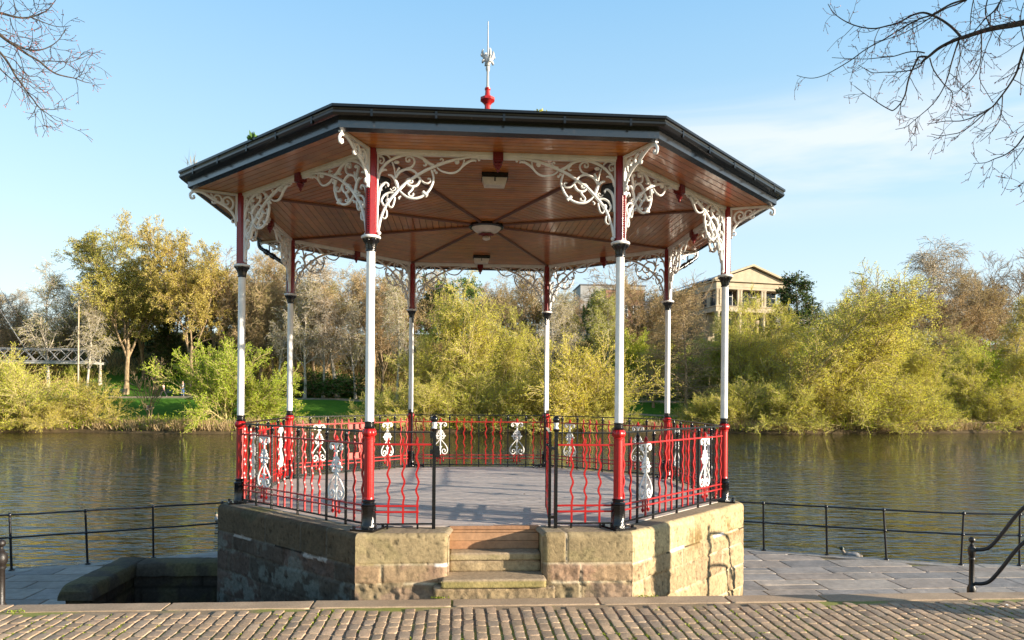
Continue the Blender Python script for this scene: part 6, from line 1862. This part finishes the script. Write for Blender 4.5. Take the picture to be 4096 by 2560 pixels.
# ================================================================== BUILDINGS AND BRIDGE
def classical():
    e = empty('classical_building', (51.4, 130, 12.0), 'pale stone classical building with pediment and pillared balconies on the right hill', 'building', rz=.17)
    W, Dp = 16.4, 26.0
    zb, zs, zt_, ze, za = 2.0, 7.9, 11.4, 12.9, 16.0     # ground storey, balcony slab, lintel, eave, apex (above 12.0)
    A = M['ashlar']
    m = MB()
    m.box((W / 2, Dp / 2 + 2.2, 5.6), (W - 1.2, Dp - 4, 15.0))
    m.build('inner_wall', M['ashlar'], e, keep=False, smooth=False)
    m = MB(); m.box((W / 2, Dp / 2, zs - .5), (W + .1, Dp, 1.0)); m.box((W / 2, Dp / 2, zs + .02), (W + .5, Dp + .4, .14)); m.box((W / 2, Dp / 2, zs - 1.0), (W + .3, Dp + .2, .16))
    m.build('balcony_floor', A, e, keep=False, smooth=False)
    m = MB(); m.box((W / 2, Dp / 2, (zt_ + ze) / 2), (W, Dp, ze - zt_)); m.box((W / 2, Dp / 2, zt_ + .55), (W + .12, Dp + .12, .08)); m.box((W / 2, Dp / 2, ze + .10), (W + 1.0, Dp + 1.0, .22))
    m.build('entablature', A, e, keep=False, smooth=False)
    m = MB(); V = [(-.1, .3, ze + .2), (W + .1, .3, ze + .2), (W / 2, .3, za), (-.1, .6, ze + .2), (W + .1, .6, ze + .2), (W / 2, .6, za)]
    m.add(V, [(0, 1, 2), (3, 5, 4), (0, 3, 4, 1), (1, 4, 5, 2), (2, 5, 3, 0)]); m.build('pediment', A, e, keep=False, smooth=False)
    m = MB()
    for s in (-1, 1):
        p0 = (W / 2 + s * (W / 2 + .6), ze + .22); p1 = (W / 2, za + .28)
        V = [(p0[0], -.4, p0[1]), (p1[0], -.4, p1[1]), (p1[0], -.4, p1[1] + .42), (p0[0], -.4, p0[1] + .42)]
        V += [(x, .9, z) for x, _, z in V]
        m.add(V, [(0, 1, 2, 3), (7, 6, 5, 4), (0, 4, 5, 1), (1, 5, 6, 2), (2, 6, 7, 3), (3, 7, 4, 0)])
    m.build('raking_cornice', A, e, keep=False, smooth=False)
    m = MB(); V = [(-.6, -.35, ze + .5), (W / 2, -.35, za + .6), (W + .6, -.35, ze + .5), (-.6, Dp + .4, ze + .5), (W / 2, Dp + .4, za + .6), (W + .6, Dp + .4, ze + .5)]
    m.add(V, [(0, 1, 4, 3), (1, 2, 5, 4)]); m.build('roof', M['lead'], e, keep=False, smooth=False)
    def pier(x, y, z0, z1, w):
        m = MB(); m.box((x, y, (z0 + z1) / 2), (w, w, z1 - z0)); m.box((x, y, z1 - .12), (w + .14, w + .14, .16)); m.box((x, y, z0 + .12), (w + .12, w + .12, .18))
        m.build('pier', A, e, keep=False, smooth=False)
    bays = [0.35, 1.05, 5.1, 5.75, 10.6, 11.25, W - 1.05, W - .35]
    for x in bays: pier(x, .35, zs + .1, zt_, .46)
    for y in (3.2, 3.9, 7.4, 8.1, 11.6, 12.3, 15.8, 20, 24): pier(.35, y, zs + .1, zt_, .46)
    for x in (.45, 5.4, 10.9, W - .45): 
        m = MB(); m.lathe([(.52, zb - 2), (.46, zs - 1.5), (.60, zs - 1.3), (.60, zs - 1.1)], 14, (x, .45, 0)); m.build('column', A, e, keep=False)
    for y in (5.2, 9.8, 14, 19): 
        m = MB(); m.lathe([(.52, zb - 2), (.46, zs - 1.5), (.60, zs - 1.3), (.60, zs - 1.1)], 14, (.45, y, 0)); m.build('column', A, e, keep=False)
    wx = [(1.4, 4.8), (6.1, 10.3), (11.6, W - 1.4)]
    for x0, x1 in wx:
        m = MB(); m.box(((x0 + x1) / 2, 2.12, zs + 1.75), (x1 - x0, .1, 3.3)); o = m.build('window', M['glass'], e, keep=False, smooth=False)
        m = MB()
        for k in range(4): m.box((x0 + (x1 - x0) * k / 3, 2.03, zs + 1.75), (.09, .06, 3.3))
        m.box(((x0 + x1) / 2, 2.03, zs + 2.3), (x1 - x0, .06, .08)); m.build('window_frame', M['render'], o, keep=False, smooth=False)
        m = MB(); m.box(((x0 + x1) / 2, .35, zs + 1.05), (x1 - x0 + .4, .05, .05)); m.box(((x0 + x1) / 2, .35, zs + .35), (x1 - x0 + .4, .04, .04))
        for k in range(12): m.box((x0 + (x1 - x0) * k / 11, .35, zs + .55), (.03, .03, 1.0))
        m.build('balustrade', M['rail'], e, keep=False, smooth=False)
        m = MB(); m.box(((x0 + x1) / 2, 2.12, 4.6), (x1 - x0, .1, 3.6)); m.build('window', M['glass'], e, keep=False, smooth=False)
    for y0, y1 in ((.9, 2.9), (4.2, 7.1), (8.4, 11.3), (12.6, 15.5), (16.2, 19.6)):
        m = MB(); m.box((.56, (y0 + y1) / 2, zs + 1.75), (.1, y1 - y0, 3.3)); m.build('window', M['glass'], e, keep=False, smooth=False)
        m = MB(); m.box((.30, (y0 + y1) / 2, zs + 1.05), (.05, y1 - y0 + .3, .05)); 
        for k in range(9): m.box((.30, y0 + (y1 - y0) * k / 8, zs + .55), (.03, .03, 1.0))
        m.build('balustrade', M['rail'], e, keep=False, smooth=False)
classical()
def block(name, label, x, y, z, w, d, h, mat, roofm, wins, rz=0.0, hip=0.0, over=.2, frame='render'):
    e = empty(name, (x, y, z), label, 'building', rz=rz)
    m = MB(); m.box((0, d / 2, h / 2 - 1), (w, d, h + 2)); m.build('wall', M[mat], e, keep=False, smooth=False)
    m = MB()
    if hip:
        a = w / 2 + over; V = [(-a, -over, h), (a, -over, h), (a, d + over, h), (-a, d + over, h), (-a + d * .45, d / 2, h + hip), (a - d * .45, d / 2, h + hip)]
        m.add(V, [(0, 1, 5, 4), (1, 2, 5), (2, 3, 4, 5), (3, 0, 4)])
    else: m.box((0, d / 2, h + .12), (w + over * 2, d + over * 2, .24))
    m.build('roof', M[roofm], e, keep=False, smooth=False)
    for wx_, wz, ww, wh in wins:
        m = MB(); m.box((wx_, -.01, wz), (ww, .08, wh)); o = m.build('window', M['glass'], e, keep=False, smooth=False)
        m = MB()
        for s in (-1, 0, 1): m.box((wx_ + s * ww / 2, -.06, wz), (.10, .06, wh + .1))
        for s in (-1, -.33, .33, 1): m.box((wx_, -.065, wz + s * wh / 2), (ww + .1, .06, .09))
        m.build('window_frame', M[frame], o, keep=False, smooth=False)
    return e
block('grey_building', 'modern grey clad building on the hill behind the brick block', 34.5, 150, 13.5, 15, 10, 13.2, 'concrete', 'lead', [(-3, 11.2, 2.2, 1.6), (3.6, 11.2, 2.2, 1.6)])
block('lead_roofed_block', 'low dark roofed block between the brick building and the classical building', 41.5, 134, 12.5, 9, 10, 8.0, 'lead', 'lead', [(-2, 5.6, 1.4, 1.8), (1.5, 5.6, 1.4, 1.8)], hip=2.0)
block('brick_building', 'red brick building with white sash windows glimpsed behind the dark bare tree', 32.3, 129, 12.0, 7.6, 10, 10.6, 'brick', 'concrete', [(-2.5, 6.3, 1.3, 2.3), (0, 6.3, 1.3, 2.3), (2.4, 6.3, 1.3, 2.3), (-2.5, 2.6, 1.3, 2.2), (2.4, 2.6, 1.3, 2.2)])
block('white_house', 'white rendered house with a grey hipped roof half hidden behind the forked birch', -60.8, 112, 7.6, 9.5, 8, 4.9, 'render', 'slate', [(-3, 3.2, 1.3, 1.4), (0, 3.2, 1.3, 1.4), (3.2, 3.2, 1.0, 1.6), (-3, 1.0, 1.3, 1.4)], hip=2.4, over=.5)
block('flat_roofed_building', 'flat roofed greenish building just showing above the leaning willow', 76, 135, 13.0, 20, 10, 5.6, 'concrete', 'lead', [(-6, 4.0, 2, 1.4), (0, 4.0, 2, 1.4), (6, 4.0, 2, 1.4)])
M['bridge'] = plain('grey white bridge paint', (.26, .255, .25), .6)
e = empty('lattice_bridge', (-54.5, 79, 4.2), 'pale lattice sided footbridge behind the bushes at the far left', 'bridge')
m = MB(); m.box((-14, 1.5, .7), (48, 3, .3)); m.build('bridge_deck', M['concrete'], e, keep=False)
for yy_ in (0, 3):
    m = MB(); m.box((-14, yy_, 2.35), (48, .12, .14)); m.box((-14, yy_, .85), (48, .12, .14))
    for k in range(34):
        x0 = -38 + k * 1.42
        m.tube([(x0, yy_, .85), (x0 + 1.42, yy_, 2.35)], .05, 4); m.tube([(x0 + 1.42, yy_, .85), (x0, yy_, 2.35)], .05, 4)
    m.build('lattice_parapet', M['bridge'], e, keep=False, smooth=False)
m = MB(); m.tube(spline([(-9, 0, 20), (-.2, 0, 5.9), (1.9, 0, 2.6), (3, 0, .9)], 5), .05, 6); m.tube(spline([(-9, 3, 20), (-.2, 3, 5.9), (1.9, 3, 2.6), (3, 3, .9)], 5), .05, 6)
m.build('suspension_cable', M['bridge'], e, keep=False)
for x_ in (-24, -8):
    m = MB(); m.box((x_, 1.5, -2.0), (1.0, 2.6, 5.2)); m.build('bridge_pier', M['concrete'], e, keep=False)

# ================================================================== BIRDS AND WEEDS
def duck(loc, rz, label, s=1.0):
    e = empty('duck', loc, label, 'duck', rz=rz); e.scale = (s, s, s)
    V = [(-.24, 0, .07), (-.12, 0, .05), (.04, 0, .05), (.16, 0, .08), (.20, 0, .16), (.22, 0, .215), (.255, 0, .225)]
    skin('body', V, [(i, i + 1) for i in range(6)], [(.02, .04), (.085, .075), (.10, .085), (.06, .06), (.036, .036), (.045, .042), (.034, .032)], plain('brown grey plumage', (.24, .19, .14), .7, .3, 20), e, 2, 2)
    m = MB(); m.ball((.225, 0, .215), .050, 12, sq=(1.1, .92, 1)); m.build('head', plain('dark green head', (.012, .03, .02), .4), e, keep=False)
    m = MB(); m.box((.30, 0, .205), (.075, .035, .014)); m.build('bill', plain('yellow bill', (.45, .33, .05), .5), e, keep=False)
    for q in (-1, 1):
        m = MB(); m.ball((-.03, q * .075, .085), .12, 10, sq=(1.3, .25, .5)); m.build('wing', plain('grey wing', (.34, .32, .30), .7, .3, 16), e, keep=False)
duck((-7.62, 11.6, WATER), 2.2, 'dark headed duck on the water beside the left corner of the stone plinth')
duck((9.12, 6.0, WATER + .02), 2.6, 'duck swimming close below the edge of the right hand walk')
def tuft(loc, label, n, h, mat, seed, w=.012, name='weed_tuft'):
    r = np.random.default_rng(seed)
    P = np.zeros((n, 3)) + r.normal(0, .03, (n, 3)) * np.array((1, 1, 0))
    V, F = quads_from(P, np.stack([r.normal(0, .55, n), r.normal(0, .55, n), np.ones(n)], -1), r.normal(0, 1, (n, 3)), h * r.uniform(.5, 1.2, n), w)
    o = link(name, mesh_np(name, V, F, mat, attrs={'rnd': (np.repeat(r.random(n), 4), 'POINT')})); o.location = loc
    tag(o, label, 'weed')
def gut(a, u): 
    t = a * D2R; A = 4.10 * math.cos(22.5 * D2R)
    return (A * math.cos(t) - u * math.sin(t), A * math.sin(t) + u * math.cos(t), 4.085)
tuft(gut(-135, -1.28), 'thin grass blades growing from the gutter at its far left corner', 16, .22, M['lf_reed'], 3)
tuft(gut(-135, .12), 'leafy green weed growing from the gutter on the left slope of the eave', 60, .085, M['lf_ivy'], 4, .035)
tuft(gut(-90, .38), 'small dry weed in the gutter along the front eave', 40, .04, M['lf_olive'], 5, .018)
o = link('litter', MB().box((0, 0, .004), (.055, .02, .004)).mesh('litter', M['render'], smooth=False)); o.location = (4.93, -4.02, GROUND + .016); o.rotation_euler = (.1, .1, .9)
tag(o, 'small white scrap of litter lying on the shaded setts at the right', 'litter')

# ================================================================== LIME TREES OVERHANGING THE PROMENADE
def lime(base, limbs, label, seed, hub, fill):
    r = np.random.default_rng(seed)
    e = empty('lime_tree', base, label, 'tree', 'bare lime trees overhanging the promenade')
    b = Vector(base)
    m = MB()
    pts = [b + Vector((0, 0, z)) for z in (-.05, .06, .16, .3, .5, .9, 1.6, 2.6, 4.0)] + [Vector(hub), Vector(hub) + Vector((.2, -.3, 2.5)), Vector(hub) + Vector((.1, -.5, 5.5))]
    rad = [.52, .42, .32, .24, .185, .165, .16, .155, .15, .14, .10, .04]
    m.tube(spline(pts, 3), list(np.interp(np.linspace(0, 1, 3 * (len(pts) - 1) + 1), np.linspace(0, 1, len(pts)), rad)), 14)
    m.build('trunk', M['bk_dark'], e)
    m = MB(); roots = []
    for pts, r0, r1 in limbs:
        P = spline(pts, 3)
        m.tube(P, list(np.linspace(r0, r1, len(P))), 7)
        roots.append((np.array(P), r0, r1))
    # the traced limbs run back to the trunk
    for q, (pts, r0, r1) in enumerate(limbs):
        if r0 > .02:
            p = Vector(pts[0]); h = Vector(hub)
            m.tube(spline([h, h.lerp(p, .35) + Vector((0, 0, .25)), h.lerp(p, .7) + Vector((0, 0, .15)), p], 4), [.09 - (.09 - r0) * k / 12 for k in range(13)], 8)
    # twigs with buds
    tp, td, tl, tr_ = [], [], [], []
    for P, r0, r1 in roots:
        seg = np.linalg.norm(np.diff(P, axis=0), axis=1); L = seg.sum(); cum = np.concatenate([[0], np.cumsum(seg)])
        n = int(L / .10) + 2
        for k in range(n):
            s = r.uniform(.05, 1) * L; i = min(np.searchsorted(cum, s) - 1, len(P) - 2); i = max(i, 0)
            f = (s - cum[i]) / seg[i]; p = P[i] + (P[i + 1] - P[i]) * f; d = unit(P[i + 1] - P[i])
            sd = unit(np.cross(d, r.normal(0, 1, 3))); a = r.uniform(30, 75) * D2R
            tp.append(p); td.append(d * math.cos(a) + sd * math.sin(a) + np.array((0, 0, -.12))); tl.append(r.uniform(.08, .27) * (1.25 if r0 > .012 else 1)); tr_.append(min(.0042, (r0 + (r1 - r0) * s / L) * .6))
    lv = [dict(seg=5, wander=.16, trop=-.10, tip=.5), dict(n=2, f0=.25, ang=42, sd=12, len=.11, fall=.3, seg=3, wander=.14, rr=.75, tip=.7)]
    g = grow(r, np.array(tp), np.array(td), np.array(tl), np.array(tr_), lv)
    if fill is not None:
        c, n = fill
        d = unit(r.normal(0, 1, (n, 3)) + np.array((0, 0, .25)))
        lv2 = [dict(seg=6, wander=.1, trop=-.05, tip=.3), dict(n=6, f0=.2, ang=45, len=1.3, fall=.4, seg=4, wander=.14, trop=-.1, rr=.5), dict(n=6, f0=.2, ang=45, len=.55, fall=.4, seg=3, wander=.15, trop=-.1, rr=.5)]
        for P, R, Dd in grow(r, np.repeat(np.array([c]), n, 0), d, r.uniform(2.0, 3.2, n), np.full(n, .05), lv2):
            v, f = tubes(P, np.maximum(R, .003), 4); m.add([tuple(t) for t in v], [tuple(int(t) for t in q) for q in f])
    for P, R, Dd in g:
        v, f = tubes(P, np.maximum(R, .0021), 4); m.add([tuple(t) for t in v], [tuple(int(t) for t in q) for q in f])
    m.build('branches', M['bk_dark'], e)
    P = np.concatenate([g[0][0][:, -1], g[1][0][:, -1], g[1][0][:, 1]]); Dd = np.concatenate([g[0][2][:, -1], g[1][2][:, -1], r.normal(0, 1, g[1][2][:, 1].shape)])
    q = len(P)
    nr = r.normal(0, 1, (q, 3))
    v1, f1 = quads_from(P - unit(Dd) * .004, Dd, nr, r.uniform(.014, .030, q), .009); v2, f2 = quads_from(P - unit(Dd) * .004, Dd, np.cross(Dd, nr), r.uniform(.014, .030, q), .009)
    o = link('buds', mesh_np('buds', np.concatenate([v1, v2]), np.concatenate([f1, f2 + len(v1)]), M['bud']), e)
lime((6.95, -5.12, GROUND), LIMBS_RIGHT, 'bare budding lime tree whose branches hang into the top right corner', 201, (6.9, -5.2, 5.6), ((8.6, -6.6, 8.6), 8))
lime((-8.6, -6.2, GROUND), LIMBS_LEFT, 'bare budding lime tree whose twigs reach into the top left corner', 202, (-8.5, -6.1, 5.4), ((-10.2, -7.4, 8.4), 8))

# ================================================================== SKY, SUN, CAMERA
w = bpy.data.worlds.new('World'); S.world = w; w.use_nodes = True
nt = w.node_tree; nt.nodes.clear()
out = nt.nodes.new('ShaderNodeOutputWorld'); bg = nt.nodes.new('ShaderNodeBackground'); sky = nt.nodes.new('ShaderNodeTexSky')
sky.sky_type = 'NISHITA'; sky.sun_disc = False
sx, sy = math.sin(SUN_AZ * D2R), -math.cos(SUN_AZ * D2R)
sky.sun_elevation = SUN_EL * D2R
sky.sun_rotation = math.atan2(sx, sy)
sky.air_density = 1.0; sky.dust_density = SKY_DUST; sky.ozone_density = 1.2
tcw = nt.nodes.new('ShaderNodeTexCoord')
mpw = nt.nodes.new('ShaderNodeMapping'); mpw.inputs['Scale'].default_value = (1.6, 1.6, 9.0); nt.links.new(tcw.outputs['Generated'], mpw.inputs[0])
cn = N(nt, 'ShaderNodeTexNoise', Scale=1.3, Detail=5, Roughness=.55, Distortion=.6); nt.links.new(mpw.outputs[0], cn.inputs['Vector'])
cf = ramp(nt, cn.outputs['Fac'], [(.34, 0.0), (.60, CLOUD)])
sep = nt.nodes.new('ShaderNodeSeparateXYZ'); nt.links.new(tcw.outputs['Generated'], sep.inputs[0])
def mr(sock, a, b_):
    n = N(nt, 'ShaderNodeMapRange'); n.interpolation_type = 'SMOOTHSTEP'
    n.inputs['From Min'].default_value = a; n.inputs['From Max'].default_value = b_
    nt.links.new(sock, n.inputs['Value']); return n.outputs[0]
def mul(a, b_):
    n = N(nt, 'ShaderNodeMath', operation='MULTIPLY'); nt.links.new(a, n.inputs[0]); nt.links.new(b_, n.inputs[1]); return n.outputs[0]
band_ = mul(mul(mr(sep.outputs['X'], .02, .30), mr(sep.outputs['Z'], .20, .28)), mr(sep.outputs['Z'], .40, .32))
cf = mul(cf, band_)
blue = ramp(nt, sep.outputs['Z'], [(0.0, (.68, .785, .855)), (.10, (.64, .77, .855)), (.30, (.44, .675, .835)), (.485, (.265, .535, .815)), (.62, (.18, .43, .73)), (1.0, (.03, .11, .30))])
bl3 = mixc(nt, 1.0, blue, (3.0, 3.0, 3.0), 'MULTIPLY')
base_sky = mixc(nt, .8, sky.outputs[0], bl3)
cl = mixc(nt, cf, base_sky, CLOUD_COL)
nt.links.new(cl, bg.inputs['Color']); nt.links.new(bg.outputs[0], out.inputs[0])
bg.inputs['Strength'].default_value = SKY_STR

sl = bpy.data.lights.new('sun', 'SUN'); sl.energy = SUN_STR; sl.angle = .5 * D2R; sl.color = SUN_COL
so = bpy.data.objects.new('sun', sl); COL.objects.link(so)
dv = Vector((sx * math.cos(SUN_EL * D2R), sy * math.cos(SUN_EL * D2R), math.sin(SUN_EL * D2R)))
so.rotation_euler = dv.to_track_quat('Z', 'Y').to_euler(); so.location = dv * 30

cd = bpy.data.cameras.new('camera'); co = bpy.data.objects.new('camera', cd); COL.objects.link(co)
cd.sensor_width = 36; cd.lens = 25.0; cd.shift_y = 301.6 / 4096; cd.clip_start = .05; cd.clip_end = 3000
yaw, roll = -.0741, -.0084
Rz = Matrix.Rotation(yaw, 3, 'Z'); Ry = Matrix.Rotation(roll, 3, 'Y')
Mw = Rz @ Ry
right, fwd, up = Mw.col[0], Mw.col[1], Mw.col[2]
rot = Matrix((right, up, -fwd)).transposed()
co.matrix_basis = Matrix.Translation((-.3818, -10.5382, 1.39)) @ rot.to_4x4()
S.camera = co
S.view_settings.view_transform = 'Standard'; S.view_settings.look = 'None'; S.view_settings.exposure = EXPO; S.view_settings.gamma = 1.0; S.view_settings.use_curve_mapping = False
S.render.engine = 'CYCLES'
S.cycles.use_denoising = True
S.cycles.max_bounces = 8; S.cycles.transparent_max_bounces = 8; S.cycles.caustics_reflective = False; S.cycles.caustics_refractive = False
